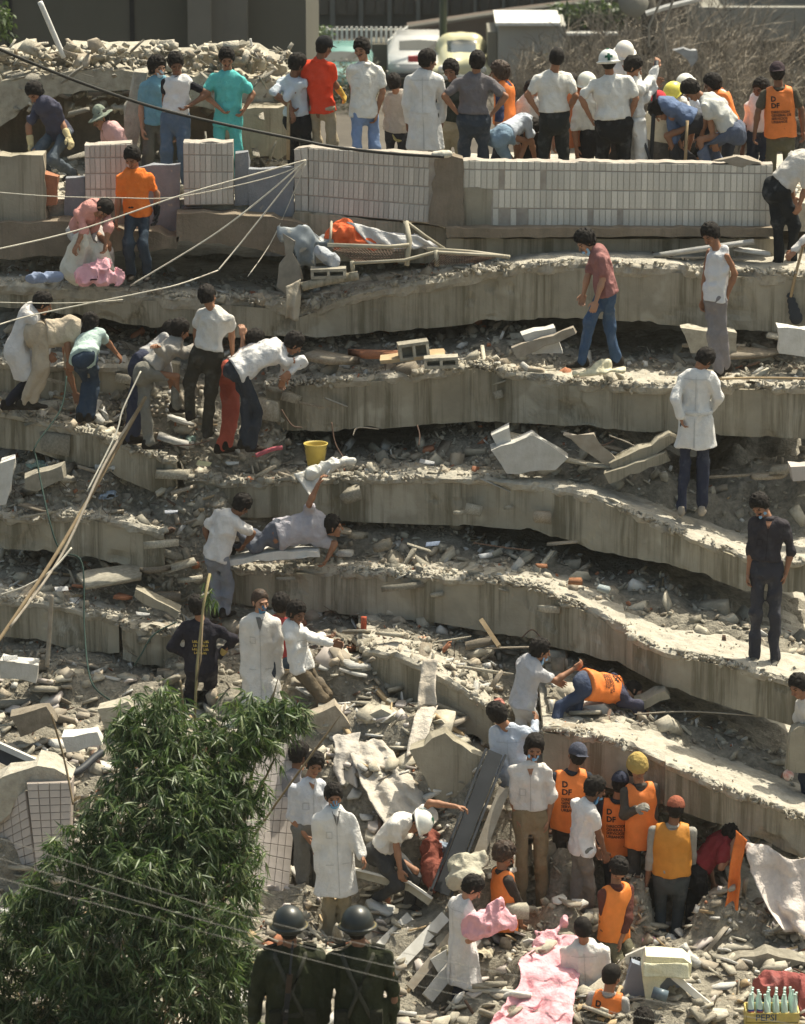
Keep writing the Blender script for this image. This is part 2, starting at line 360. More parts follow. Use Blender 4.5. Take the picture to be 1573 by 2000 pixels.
add_floor('F1', 'uppermost long sagging concrete floor edge, just under the tiled roof parapet',
  [[(-60,545,600,48.6),(60,548,602,48.5),(200,566,628,48.4),(400,577,658,48.2),(585,590,662,48.0)],
   [(578,606,664,47.9),(640,585,658,47.9),(700,562,652,47.8),(760,553,648,47.7),(850,540,640,47.6),(960,520,629,47.5),(1060,510,623,47.3),(1130,507,623,47.2),(1300,515,634,47.0),(1450,525,645,46.8),(1640,534,652,46.6)]], lip=.17)
add_floor('F2', 'second long concrete floor edge from the top, man in tank top standing on it',
  [[(-60,700,770,47.3),(60,706,776,47.2),(130,706,790,47.2),(255,712,800,47.1)],
   [(520,748,838,46.9),(640,738,846,46.6),(720,735,840,46.5),(800,728,833,46.4),(900,712,825,46.2),(930,708,824,46.1),(1000,722,826,45.8),(1050,735,828,45.6),(1150,745,835,45.4),(1250,748,843,45.2),(1400,748,850,45.0),(1640,752,860,44.8)]], lip=.12)
add_floor('F3', 'third concrete floor edge, breaking downward under the man in the long white coat',
  [[(-60,790,870,46.2),(60,810,880,46.1),(130,830,902,46.0),(200,846,920,45.9),(260,872,945,45.8),(345,895,980,45.7)],
   [(362,930,1004,45.7),(500,938,1012,45.6),(640,930,1018,45.4),(760,930,1022,45.2),(860,926,1026,45.0),(960,930,1030,44.8),(1040,942,1037,44.6),(1160,965,1075,44.3),(1250,1003,1093,44.0),(1340,1040,1112,43.8),(1460,1085,1155,43.6),(1640,1092,1160,43.5)]], lip=.10)
add_floor('F4', 'fourth concrete floor edge, sloping down to the right under the man in dark shirt',
  [[(-60,1004,1070,45.2),(60,1006,1076,45.2),(140,1002,1088,45.1),(240,1015,1104,45.0),(320,1036,1125,44.9)],
   [(445,1102,1176,44.8),(520,1108,1190,44.7),(620,1112,1197,44.6),(700,1112,1202,44.4),(850,1122,1216,44.0),(960,1128,1236,43.8),(1040,1140,1252,43.6),(1130,1178,1277,43.2),(1225,1222,1304,42.9)],
   [(1225,1232,1303,42.82),(1300,1266,1342,42.6),(1440,1296,1386,42.3),(1530,1322,1412,42.1),(1640,1350,1445,42.0)]], lip=.11)
add_floor('F5', 'fifth concrete floor edge, low on the right above the orange vested rescuers',
  [[(-60,1160,1235,44.4),(60,1170,1250,44.4),(140,1182,1268,44.3),(232,1206,1280,44.2)],
   [(238,1216,1290,44.1),(350,1236,1312,44.0)],
   [(708,1264,1334,43.2),(780,1276,1370,43.0),(840,1300,1396,42.8),(905,1340,1432,42.6),(960,1378,1460,42.5)],
   [(1062,1420,1510,41.9),(1150,1432,1530,41.7),(1225,1448,1548,41.5),(1300,1478,1575,41.3)],
   [(1300,1482,1574,41.24),(1400,1528,1610,41.1),(1500,1566,1652,40.9),(1640,1618,1704,40.8)]], lip=.11)
add_floor('F6', 'lowest concrete floor edge at the bottom right under the hanging white cloth',
  [[(1436,1778,1822,40.6),(1500,1796,1850,40.5),(1640,1834,1905,40.3)]], lip=.1, depth=2.5)

# rubble beds filling the gaps: between the top of floor b and the underside of floor a
def bed(a, b, x0, x1, fill, seed, front=.12, clear=None):
    """fill: list of (photo x, fraction) how far debris fills the gap right at the mouth"""
    Xa = np.arange(W(x0, 900, 46.5)[0], W(x1, 900, 46.5)[0], .05); fx = np.array([W(x, 900, 46.5)[0] for x, f in fill]); ff = np.array([f for x, f in fill])
    T = np.linspace(0, 1, 46)
    X, Tt = np.meshgrid(Xa, T, indexing='ij')
    yb = fy(b, X)+front; ya = fy(a, X)+.15; L = np.maximum(ya-yb, .3)+1.6
    Y = yb+Tt*L; zb0 = ftop(b, X)-.03; gap = np.maximum(fbot(a, X)-ftop(b, X), .08)
    fr = np.interp(X, fx, ff); ramp = np.clip((Y-yb-.15)/np.maximum(ya-yb+.15, .3), 0, 1.6)
    P = np.stack([X, Y, 0*X], -1)
    h = gap*fr*np.clip(ramp, 0, 1)**1.3 + (fbm(P, 2.2, seed)*.5+.2)*gap*.38*np.clip(ramp*1.5, 0.15, 1) + .03*fbm(P, 8, seed+2)*np.clip(ramp*3, .3, 1)
    Z = zb0 + np.maximum(h, -.02)
    if clear:
        cl = np.interp(X, [W(c_[0], 900, 45)[0] for c_ in clear], [c_[1] for c_ in clear])+fbm(P, 1.5, seed+6)*.15
        Z = Z - .25*np.clip((cl-(Y-yb))/.35, 0, 1)*(cl > .1)
    nx, ny = X.shape; I = np.arange(nx*ny).reshape(nx, ny)
    Fq = np.stack([I[:-1,:-1], I[1:,:-1], I[1:,1:], I[:-1,1:]], -1).reshape(-1, 4)
    o = link('rubble_bed', mesh('rubble_bed', np.stack([X, Y, Z], -1).reshape(-1, 3), Fq, M['dirt'], smooth=True))
    tagit(o, 'dusty gravel filling the gap between two fallen floors', 'rubble', kind='stuff')
    return (X, Y, Z)
BEDS = []
BEDS.append(bed('F1', 'F2', -20, 262, [(0,.5),(100,.4),(262,.3)], 1))
BEDS.append(bed('F1', 'F2', 515, 1600, [(515,.5),(620,.75),(760,.6),(860,.25),(960,.55),(1040,.5),(1100,.2),(1250,.0),(1380,.0),(1450,.35),(1573,.5)], 2))
BEDS.append(bed('F2', 'F3', -20, 350, [(0,.7),(350,.6)], 3))
BEDS.append(bed('F2', 'F3', 355, 1600, [(360,.6),(560,.7),(640,.1),(740,-.1),(800,0),(860,.6),(1100,.85),(1250,.5),(1330,.2),(1500,.55),(1573,.7)], 4, clear=[(1130,0),(1240,.9),(1573,1.25)]))
BEDS.append(bed('F3', 'F4', -20, 325, [(0,.6),(325,.7)], 5))
BEDS.append(bed('F3', 'F4', 440, 1600, [(445,.2),(640,.5),(720,.9),(850,.75),(960,.35),(1040,.1),(1150,.3),(1300,.5),(1400,.2),(1573,.0)], 6, clear=[(1100,0),(1200,.5),(1300,.9),(1573,1.1)]))
BEDS.append(bed('F4', 'F5', -20, 352, [(0,.2),(120,.3),(180,.7),(350,.8)], 7))
BEDS.append(bed('F4', 'F5', 700, 965, [(700,.7),(965,.8)], 8))
BEDS.append(bed('F4', 'F5', 1060, 1600, [(1060,.8),(1200,.35),(1280,.2),(1400,.1),(1573,.1)], 9, clear=[(1150,0),(1300,.8),(1573,1.3)]))
# ---------------- slopes of debris between the broken floor ends ----------------
def patch(x0, x1, ctrl, seed, step=9, amp=.10, m='dirt', taper=True):
    """ctrl: rows (photo y, distance) ; builds a sloping heap surface"""
    xs = np.arange(x0, x1+1, step); ys = np.arange(ctrl[0][0], ctrl[-1][0]+1, step)
    Yv = np.interp(ys, [c[0] for c in ctrl], [c[1] for c in ctrl])
    V = np.array([[Wo(x, y, Yy) for y, Yy in zip(ys, Yv)] for x in xs])
    n = fbm(V, 1.6, seed)*amp*1.3 + fbm(V, 5, seed+3)*amp*.4
    e = np.minimum(1, np.minimum(np.arange(len(xs)), np.arange(len(xs))[::-1])/4.)[:,None] if taper else 1
    V[..., 1] -= n; V[..., 1] += (1-e)*.3; V[..., 2] += n*.4
    I = np.arange(len(xs)*len(ys)).reshape(len(xs), len(ys))
    Fq = np.stack([I[:-1,:-1], I[:-1,1:], I[1:,1:], I[1:,:-1]], -1).reshape(-1, 4)
    o = link('debris_slope', mesh('debris_slope', V.reshape(-1, 3), Fq, M[m], smooth=True))
    tagit(o, 'sloping heap of dust and gravel between the broken storey ends', 'rubble', kind='stuff')
    return V
PT = []
PT.append(patch(215, 560, [(640,49.9),(690,48.9),(760,47.0),(850,46.35),(905,46.1),(960,45.95),(1050,45.75),(1120,45.5)], 1))
PT.append(patch(290, 470, [(960,45.7),(1000,45.4),(1080,45.1),(1150,44.9),(1240,44.7),(1340,44.4)], 2))
PT.append(patch(320, 730, [(1170,44.9),(1220,44.5),(1290,43.9),(1350,43.5)], 3))
PT.append(patch(600, 1080, [(1235,44.0),(1300,43.5),(1380,43.1),(1440,42.8),(1520,42.2)], 4, amp=.14))
PT.append(patch(-80, 250, [(905,46.1),(960,45.7),(1010,45.3)], 5))
PT.append(patch(-80, 260, [(770,47.2),(800,46.7),(830,46.3)], 6))
PT.append(patch(-80, 400, [(1255,44.5),(1300,44.1),(1350,43.7),(1420,43.2)], 7, amp=.12))

def surf_pts(V, n, x0=None, x1=None, ymin=0, ymax=1):
    nx, ny = V.shape[:2]; i = rng.randint(0, nx, n); j = (rng.rand(n)*(ymax-ymin)+ymin)*(ny-1); j = j.astype(int)
    P = V[i, j].copy(); P[:,0] += rng.randn(n)*.02
    return P
# masses of small fragments
def sizes(n, lo, hi, pw=2.2): 
    u = rng.rand(n); return (lo**(-pw) + u*(hi**(-pw)-lo**(-pw)))**(-1/pw)
mr = [M['rubble'], M['rubble2'], M['plaster'], M['brickred']]
for i, (X, Y, Z) in enumerate(BEDS):
    Vb = np.stack([X, Y, Z], -1); L = X.shape[0]*.05; n = int(L*175)
    Pp = surf_pts(Vb, n, ymin=.0, ymax=.62); 
    ok_ = Pp[:,2] > ftop(['F2','F2','F3','F3','F4','F4','F5','F5','F5'][i], Pp[:,0])-.07; Pp = Pp[ok_]; n = len(Pp)
    stuff_pieces('rubble_fragments', Pp + np.array([0,0,.01]), sizes(n, .026, .20, 1.9), mr, mchoice=[.6,.3,.075,.025])
for i, V in enumerate(PT):
    A = (V.shape[0]*V.shape[1])*.05*.05; n = int(A*330); Pp = surf_pts(V, n)
    stuff_pieces('rubble_fragments', Pp, sizes(n, .025, .16), mr, mchoice=[.6,.3,.07,.03])
# fragments lying on the open slab tops, thin near the edge
for key, cnt in (('F1', 2600), ('F2', 2400), ('F3', 2400), ('F4', 2200), ('F5', 1100)):
    S, sl = FL[key]; k = rng.randint(0, len(S), cnt); d = rng.rand(cnt)**1.35*1.5
    X = S[k,0]; Y = S[k,1]+d+.02; Z = ftop(key, X, Y); lx = X < Wo(1000, 1000, 45)[0]
    sz = sizes(cnt, .016, .10, 1.9)*np.where(lx, 1.15, .5); keep = rng.rand(cnt) < np.where(lx, 1, .3)
    stuff_pieces('rubble_fragments', np.stack([X, Y, Z], -1)[keep], sz[keep], mr, mchoice=[.65,.22,.11,.02])
# spalled pieces clinging along the broken front edges
for key, cnt in (('F1', 900), ('F2', 900), ('F3', 1000), ('F4', 1000), ('F5', 700)):
    S, sl = FL[key]; k = rng.randint(0, len(S), cnt); d = rng.randn(cnt)*.05
    P = np.stack([S[k,0], S[k,1]+d-.01, S[k,2]-np.abs(rng.randn(cnt))*.035+.01], -1); dn = fbm(P, 1.3, 17) > -.25
    stuff_pieces('edge_fragments', P[dn], sizes(cnt, .018, .075, 1.8)[dn], [M['top'], M['rubble']], mchoice=[.6,.4], label='broken fragments clinging along the ragged slab edge')
# ground rubble field
n = 13000; X = rng.rand(n)*11-5.5; Y = 40+rng.rand(n)*6.3; Z = gz(X, Y); P = np.stack([X, Y, Z], -1)
dens = fbm(P, .9, 5)*.5+.75
k = rng.rand(n) < dens; P = P[k]; sz = sizes(len(P), .03, .17)*(.8+.5*np.clip(fbm(P, 1.3, 8), 0, 1))
stuff_pieces('rubble_fragments', P, sz, mr+[M['tile_w'], M['wood']], tilt=.6, mchoice=[.54,.27,.07,.04,.03,.05], label='field of broken concrete, tile and plaster at the foot of the building')
n = 1300; X = rng.rand(n)*11-5.5; Y = 40+rng.rand(n)*5.8; P = np.stack([X, Y, gz(X, Y)+.04], -1)
stuff_pieces('rubble_fragments', P, sizes(n, .09, .26), [M['rubble'], M['plaster'], M['woodgrey'], M['tile_w']], tilt=.35, mchoice=[.5,.2,.15,.15], protos=SLABS, label='thin broken slabs and plaster sheets strewn over the rubble field')

# single chunks (the largest ones), placed where the photograph shows them: x, y, Y, size m, flat, material
BIG = [(565,775,46.4,.20,(.7,.6,1.5),'rubble'),(655,785,46.45,.10,(1.6,.6,.5),'plaster'),(975,770,45.75,.11,(1,.7,1.6),'rubble'),(975,748,45.8,.07,(1.4,.9,.6),'rubble'),
 (690,965,45.1,.24,(1.0,.7,1.0),'rubble'),(700,1045,45.0,.14,(1,.8,1),'rubble'),(655,1035,44.9,.2,(1.2,.7,.8),'rubble2'),(975,950,44.75,.15,(1.9,.5,.4),'plaster'),(900,1000,44.7,.1,(1,.8,1),'rubble'),(925,995,44.7,.11,(1,.8,1.2),'rubble'),(995,990,44.6,.07,(1,.8,1.2),'rubble'),
 (790,1145,44.05,.23,(1.2,.7,.8),'rubble'),(857,1160,43.95,.11,(1.3,.8,.8),'rubble'),(1085,1190,43.35,.2,(.9,.6,1.3),'rubble'),(1112,1182,43.3,.11,(1.2,.7,.8),'rubble'),
 (775,1240,43.3,.17,(1.3,.8,.8),'rubble'),(655,1280,43.6,.16,(1.3,.8,.9),'rubble'),(950,1310,43.0,.2,(1.1,.8,.9),'rubble'),(880,1385,42.6,.18,(.8,.7,1.2),'rubble'),(850,1460,42.2,.3,(1.6,.8,.55),'rubble'),
 (880,1250,43.4,.12,(1.4,.8,.8),'rubble'),(940,1255,43.3,.13,(1.6,.8,.7),'rubble2'),(1000,1265,43.2,.16,(1.7,.8,.6),'rubble2'),
 (110,865,46.0,.21,(1.0,.6,1.2),'rubble'),(110,745,47.0,.2,(.9,.6,1.3),'rubble'),(85,820,46.2,.17,(1.7,.8,.7),'rubble'),(90,940,45.7,.28,(1.4,.7,.8),'rubble'),(130,935,45.55,.13,(1.1,.8,1),'rubble'),(170,950,45.8,.2,(1.4,.8,.8),'rubble2'),(75,1005,45.0,.16,(1.2,.7,.8),'rubble'),
 (60,990,45.2,.16,(1.6,.8,.5),'rubble2'),(250,740,47.0,.22,(.8,.7,1.2),'rubble'),(330,1080,45.1,.2,(1,.8,1.1),'rubble'),(330,1165,44.7,.13,(1.3,.8,.8),'rubble2'),(205,1125,44.7,.32,(1.8,.8,.65),'rubble'),(285,1250,44.05,.14,(1,.8,1),'rubble'),(300,1170,44.3,.12,(1,.8,1),'rubble'),
 (185,1350,43.7,.3,(1.4,.9,.8),'rubble2'),(100,1330,43.8,.25,(1.3,.8,.8),'rubble2'),(60,1300,44,.22,(1,.8,1),'rubble2'),(270,1330,43.8,.2,(1.1,.8,1),'rubble2'),(30,1370,43.5,.25,(1.5,.8,.6),'rubble'),
 (560,1130,44.2,.1,(1.4,.8,.7),'rubble'),(545,1080,44.6,.16,(1.7,.8,.35),'plaster'),(500,1095,44.6,.3,(1.6,.8,.22),'plaster'),(580,1070,44.8,.14,(1,.8,.9),'rubble'),(620,1050,44.8,.15,(1.2,.8,.8),'rubble'),(750,1065,44.4,.18,(1.1,.8,.9),'rubble'),(820,1070,44.2,.14,(1.3,.8,.6),'rubble'),(675,1080,44.5,.13,(.9,.8,1.2),'plaster'),
 (585,930,45.5,.2,(1.4,.8,.5),'rubble'),(520,920,45.6,.12,(1.2,.8,.7),'rubble'),(355,930,45.6,.16,(1,.8,1.1),'rubble'),(340,860,46,.24,(1,.7,1),'plaster'),(350,820,46.3,.16,(1.2,.7,.8),'plaster'),(430,860,46.0,.16,(1.2,.7,.8),'rubble'),
 (605,790,46.4,.12,(1,.8,1.2),'rubble2'),(650,700,46.9,.3,(1.3,.8,.7),'rubble2'),(730,690,46.9,.26,(1.5,.8,.7),'brickred'),(1000,855,45.0,.26,(.9,.7,1.0),'rubble'),(1120,900,44.9,.26,(1.3,.8,.6),'rubble'),(1200,910,44.7,.24,(1.7,.8,.5),'rubble'),(1170,870,45.1,.2,(1.5,.8,.5),'rubble2'),
 (1540,660,46.4,.24,(1.3,.8,.8),'rubble'),(1460,690,46.1,.28,(1.5,.8,.6),'rubble2'),(1400,675,46.4,.24,(1.5,.8,.6),'rubble2'),(1535,915,44.5,.24,(.9,.7,1.2),'rubble'),(1500,930,44.6,.2,(1.3,.8,.8),'rubble2'),(1420,930,44.6,.16,(1.3,.8,.8),'rubble2'),
 (1380,485,47.6,.4,(1.6,.8,.45),'plaster'),(1470,490,47.5,.2,(1.3,.8,.7),'plaster'),(20,1540,41.6,.28,(1.4,.8,.7),'plaster'),(60,1505,41.9,.2,(1.2,.8,.8),'plaster'),(1010,1780,39.9,.15,(1,.8,1),'rubble'),
 (335,925,45.6,.22,(1,.8,1.1),'rubble'),(352,958,45.5,.16,(1.2,.8,.9),'rubble2'),(318,1062,44.7,.2,(1,.8,1.2),'rubble'),(350,1105,44.7,.24,(1.1,.8,1),'rubble'),(300,1112,44.6,.15,(1.3,.8,.8),'rubble2'),(385,1130,44.7,.2,(1,.8,1),'rubble'),(415,1160,44.6,.18,(1.2,.8,.9),'rubble'),(360,1260,44,.22,(1,.8,1),'rubble'),(265,790,46.9,.2,(1.1,.8,1),'rubble'),(520,800,46.5,.2,(1,.8,1.3),'rubble'),(700,1290,43.3,.2,(1.1,.8,1),'rubble'),(740,1400,42.7,.26,(1.5,.7,.6),'rubble'),(700,1410,42.6,.2,(1.2,.7,.8),'rubble'),(770,1440,42.3,.28,(1.4,.7,.5),'rubble'),(640,1390,42.8,.2,(1.4,.8,.6),'rubble'),(590,1340,43.2,.16,(1.3,.8,.8),'rubble'),(630,1330,43.2,.18,(1,.8,.9),'rubble'),(700,1330,43.3,.1,(1,1,1),'rubble'),
 (130,715,47.1,.17,(.8,.6,1.1),'rubble'),(270,715,47.2,.14,(1,.8,1),'rubble'),(540,760,46.6,.13,(1,.8,1),'rubble'),(360,1310,44.0,.14,(1,.8,1),'rubble'),(235,1165,44.6,.13,(1,.8,1),'brickred'),(1060,1010,44.4,.12,(1,.8,1),'rubble2'),(1100,1060,44.2,.16,(1.4,.8,.7),'rubble2')]
for (x, y, Y, s, fl, mk) in BIG:
    chunk(tuple(Wo(x, y, Y)), s, fl, mk, rot=(rng.randn()*.12, rng.randn()*.2, rng.randn()*.3))
cnt = 0
while cnt < 205:      # further medium pieces resting on beds and slopes
    src = rng.randint(0, 3)
    if src == 0: X_, Y_, Z_ = BEDS[rng.randint(0, len(BEDS))]; i = rng.randint(0, X_.shape[0]); j = rng.randint(0, 14); p = (X_[i,j], Y_[i,j], Z_[i,j]+.03)
    elif src == 1: V_ = PT[rng.randint(0, len(PT))]; p = tuple(V_[rng.randint(2, V_.shape[0]-2), rng.randint(1, V_.shape[1]-1)])
    else: x_ = rng.rand()*8.4-4.0; y_ = 40.2+rng.rand()*4.8; p = (x_, y_, gzp(x_, y_)+.02)
    chunk(p, .08+.13*rng.rand()**1.5, (1.2, .85, .75), ['rubble','rubble','rubble2','plaster'][rng.randint(0,4)]); cnt += 1

# ---------------- roof parapet with tiles ----------------
PAR_Z = {}
def tiled_panel(a, b, thick, label, nt_, rows, mk, skip=None, capm='top', tilev=True, cat='tiled wall', name='tiled_parapet', gap=.075, tm='tile', proud=.007):
    """a, b: (x, ytop, ybottom, Y) at each end; rows: fractions of the height where courses change"""
    A0, A1 = W(a[0], a[1], a[3]), W(a[0], a[2], a[3]); B0, B1 = W(b[0], b[1], b[3]), W(b[0], b[2], b[3])
    for q in (A0, A1): q[0] = A0[0]; q[1] = A0[1]
    for q in (B0, B1): q[0] = B0[0]; q[1] = B0[1]
    root = empty(name, tuple(A1), label, cat)
    d = (B0-A0); d[2] = 0; Ln = np.linalg.norm(d); d /= Ln; nrm = np.array([d[1], -d[0], 0])   # toward camera
    if nrm[1] > 0: nrm = -nrm
    nS = max(2, int(Ln/.05)); V = []
    for i in range(nS+1):
        t = i/nS; T0 = A0+(B0-A0)*t; T1 = A1+(B1-A1)*t
        j = .02*float(fbm(np.array([T0]), 6, 3)[0])
        V += [T1, T0, T0-nrm*thick+np.array([0,0,j]), T1-nrm*thick]; V[-3] = T0+np.array([0,0,j])
    Fc = []
    for i in range(nS):
        for k in range(4): Fc.append((i*4+k, i*4+(k+1)%4, i*4+4+(k+1)%4, i*4+4+k))
    Fc += [(3,2,1,0), (nS*4, nS*4+1, nS*4+2, nS*4+3)]
    child_world('wall_core', V, Fc, M[mk], root)
    k = 0; me = None
    for r in range(len(rows)-1):
        for i in range(nt_):
            t0, t1 = (i+gap/2)/nt_, (i+1-gap/2)/nt_; tc_ = (t0+t1)/2; u = (rows[r]+rows[r+1])/2
            if skip and skip(tc_, u): continue
            H0 = lambda t, q: (A0+(B0-A0)*t)*(1-q)+(A1+(B1-A1)*t)*q
            c = H0(tc_, u); w_ = Ln*(t1-t0); top = H0(tc_, rows[r]+.009); bot = H0(tc_, rows[r+1]-.009); hh = top[2]-bot[2]
            if me is None:
                mb = MB(); e = .06
                mb.add([(-.5,0,-.5),(.5,0,-.5),(.5,0,.5),(-.5,0,.5),(-.5+e,-1,-.5+e/2),(.5-e,-1,-.5+e/2),(.5-e,-1,.5-e/2),(-.5+e,-1,.5-e/2)],
                       [(4,5,6,7),(0,1,5,4),(1,2,6,5),(2,3,7,6),(3,0,4,7)])
                me = mesh('tile', mb.V, mb.F, M[tm])
            o = link('tile', me, root); o.location = Vector(c-np.array(root.location)) + Vector(nrm)*(rng.rand()*.003)
            o.scale = (w_, proud, hh); 
            slope_a = math.atan2((H0(1, u)-H0(0, u))[2], Ln)
            o.rotation_euler = (0, -slope_a, math.atan2(d[1], d[0])); k += 1
    return root, A0, B0
def skipR(t, u): return (t < .095 and u > .40) or (t < .22 and u > .78 and rng.rand() < .7) or rng.rand() < .018
tiled_panel((905,312,441,49.0), (1510,322,443,48.9), .22, 'long pinkish tiled roof parapet to the right of the bare concrete corner', 52, [0,.14,.44,.73,1], 'mortar', skipR)
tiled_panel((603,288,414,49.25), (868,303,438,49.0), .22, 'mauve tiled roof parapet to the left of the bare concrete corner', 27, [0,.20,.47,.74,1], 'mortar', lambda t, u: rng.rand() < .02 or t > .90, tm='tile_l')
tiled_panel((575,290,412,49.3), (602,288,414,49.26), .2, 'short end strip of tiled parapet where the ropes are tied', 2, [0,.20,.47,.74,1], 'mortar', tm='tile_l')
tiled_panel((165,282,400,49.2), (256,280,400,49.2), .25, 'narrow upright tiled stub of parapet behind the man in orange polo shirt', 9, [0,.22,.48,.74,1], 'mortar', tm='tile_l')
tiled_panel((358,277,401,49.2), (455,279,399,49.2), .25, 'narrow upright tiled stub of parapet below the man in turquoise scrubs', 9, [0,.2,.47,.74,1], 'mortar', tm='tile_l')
def block(name, pts, Y, thick, m, label, cat='concrete', parts=None, bev=.02, kind=None, rough=.015, group=None):
    """prism with a front outline given in photograph pixels on the plane Y (or one Y per point)"""
    Ys = Y if hasattr(Y, '__len__') else [Y]*len(pts)
    fr = [W(p[0], p[1], y) for p, y in zip(pts, Ys)]; c = np.mean(fr, 0)
    out = []
    for i in range(len(fr)):             # subdivide outline and roughen
        a, b = fr[i], fr[(i+1)%len(fr)]; n = max(1, int(np.linalg.norm(b-a)/.12))
        for k in range(n):
            p = a+(b-a)*k/n
            if k: p = p+np.array([rng.randn(), 0, rng.randn()])*rough
            out.append(p)
    bk = [p+np.array([rng.randn()*rough, thick+rng.randn()*rough, rng.randn()*rough]) for p in out]
    n = len(out); V = out+bk; Fc = [tuple(range(n)), tuple(range(2*n-1, n-1, -1))] + [(i, n+i, n+(i+1)%n, (i+1)%n) for i in range(n)]
    V = np.array(V); base = np.array([c[0], c[1], V[:,2].min()])
    me = mesh(name, V-base, Fc, M[m] if isinstance(m, str) else m); bm = bmesh.new(); bm.from_mesh(me)
    bmesh.ops.recalc_face_normals(bm, faces=bm.faces); bm.to_mesh(me); bm.free()
    o = link(name, me); o.location = base
    return tagit(o, label, cat, group, kind)
block('parapet_corner', [(868,300),(905,310),(906,441),(872,444),(838,438),(852,300)], [49.0,48.98,48.9,48.88,48.95,49.0], .3, 'brown', 'bare brown concrete corner between the two tiled parapet walls', rough=.01)
block('parapet_patch', [(906,366),(962,372),(960,441),(907,443)], 48.985, .2, 'beam', 'exposed grey plaster patch beside the concrete corner of the parapet', rough=.01)
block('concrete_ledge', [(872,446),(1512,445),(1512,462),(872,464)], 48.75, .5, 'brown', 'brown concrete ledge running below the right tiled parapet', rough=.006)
block('concrete_beam', [(872,466),(1090,466),(1250,466),(1380,466),(1512,466),(1512,530),(872,530)], 48.95, .3, 'beam', 'flat concrete roof beam below the right tiled parapet', rough=.005)
block('parapet_block', [(-60,304),(84,303),(88,330),(90,428),(-60,440)], 49.1, .3, 'beam', 'low grey concrete parapet block at the far left of the roof')
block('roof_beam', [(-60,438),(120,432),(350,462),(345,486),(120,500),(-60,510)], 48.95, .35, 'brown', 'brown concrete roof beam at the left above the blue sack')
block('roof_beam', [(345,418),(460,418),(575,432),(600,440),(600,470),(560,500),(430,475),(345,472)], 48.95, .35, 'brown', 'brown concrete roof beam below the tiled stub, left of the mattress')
block('roof_beam', [(575,416),(838,440),(872,446),(872,520),(700,505),(600,520),(560,480)], 49.12, .3, 'beam', 'shaded roof beam behind the orange blanket and mattress')
for pts, lb in (([(128,348),(165,346),(167,470),(122,470)], 'blue grey wall panel left of the tiled stub'), ([(255,330),(300,322),(352,322),(352,455),(318,452),(256,458)], 'blue grey wall panel behind the man in orange polo shirt'),
                ([(460,300),(485,296),(487,400),(458,402)], 'rough grey concrete edge at the right of the tiled stub'), ([(485,330),(575,325),(575,415),(600,440),(560,500),(520,500),(485,420)], 'blue grey stained wall panel left of the rope knot'),
                ([(356,403),(395,402),(395,455),(358,450)], 'small blue panel below the tiled stub')):
    block('wall_panel', pts, 49.32 if 'stub' in lb or 'behind' in lb else 49.3, .12, 'blue', lb, 'wall panel', rough=.008)
block('brick_pier', [(88,340),(112,345),(110,400),(90,402)], 49.15, .25, 'brickred', 'exposed red brick pier between the grey parapet block and the blue panel')
# roof slab behind the parapet
def roofz(X): return np.interp(X, [-5, 0, 5], [CH-8.37, CH-8.43, CH-8.45])
V, Fq = sheet(np.arange(-6, 6.5, .1), np.arange(49.4, 53.4, .1), lambda X, Y: roofz(X)+.03*fbm(np.stack([X,Y,0*X],-1), 2, 6))
nV = len(V); V2 = V.copy(); V2[:,2] -= .35
nx, ny = len(np.arange(-6, 6.5, .1)), len(np.arange(49.4, 53.4, .1)); I = np.arange(nV).reshape(nx, ny); bd = list(I[:,0])+list(I[-1,1:])+list(I[-2::-1,-1])+list(I[0,-2:0:-1])
Fa = [tuple(f) for f in Fq]+[tuple(f[::-1]+nV) for f in Fq]+[(bd[i], bd[(i+1)%len(bd)], bd[(i+1)%len(bd)]+nV, bd[i]+nV) for i in range(len(bd))]
tagit(link('roof_slab', mesh('roof_slab', np.concatenate([V, V2]), Fa, M['top'])), kind='structure')
# trim the roof at the back on the right so that the lot beyond can be seen: rubble and masonry at the left
ROCKS = [((-60,150),(40,92),(60,95),(62,120),(0,150),'flat topped masonry slab at the far left of the roof'), ((130,100),(240,98),(325,98),(326,112),(135,116),'thin broken masonry course along the roof edge, left'),
 ((90,116),(225,112),(228,142),(92,142),'pale masonry block in the second course'), ((-60,128),(85,112),(88,142),(10,150),'cracked masonry slab beside the bent man in navy shirt'),
 ((330,112),(395,105),(500,106),(560,130),(562,150),(335,150),'masonry course behind the man in turquoise scrubs')]
for r_ in ROCKS: block('masonry_slab', list(r_[:-1]), 52.2+rng.rand()*.3, 1.0, 'rubble', r_[-1], 'masonry', rough=.012)
block('curved_concrete_slab', [(-60,170),(30,152),(160,138),(260,140),(300,160),(290,178),(180,176),(60,200),(-20,265),(-60,290)], 51.6, 1.0, 'rubble', 'big bulging concrete slab hanging over the dark hollow on the roof', rough=.015)
block('curved_concrete_slab', [(300,150),(400,142),(560,160),(600,190),(600,215),(420,215),(300,185)], 51.7, 1.0, 'rubble', 'pale concrete slab behind the man in the white vest', rough=.015)
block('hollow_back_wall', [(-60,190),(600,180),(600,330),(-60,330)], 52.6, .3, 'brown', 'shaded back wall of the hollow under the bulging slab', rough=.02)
block('leaning_concrete_post', [(262,140),(288,142),(275,230),(268,300),(238,300),(246,210)], 50.7, .2, 'top', 'pale leaning concrete post beside the plaid shirted man', rough=.02)
block('rubble_post', [(420,215),(560,205),(600,220),(600,300),(470,310),(420,260)], 51.2, .5, 'beam', 'rough concrete wall stump between turquoise scrubs and the pick handle', rough=.03)
n = 900; X = rng.rand(n)*5.2-5.0; Y = 49.5+rng.rand(n)*3; stuff_pieces('rubble_fragments', np.stack([X, Y, roofz(X)+.03], -1), sizes(n, .03, .16), mr, mchoice=[.7,.2,.1,0], label='fragments scattered on the broken roof')
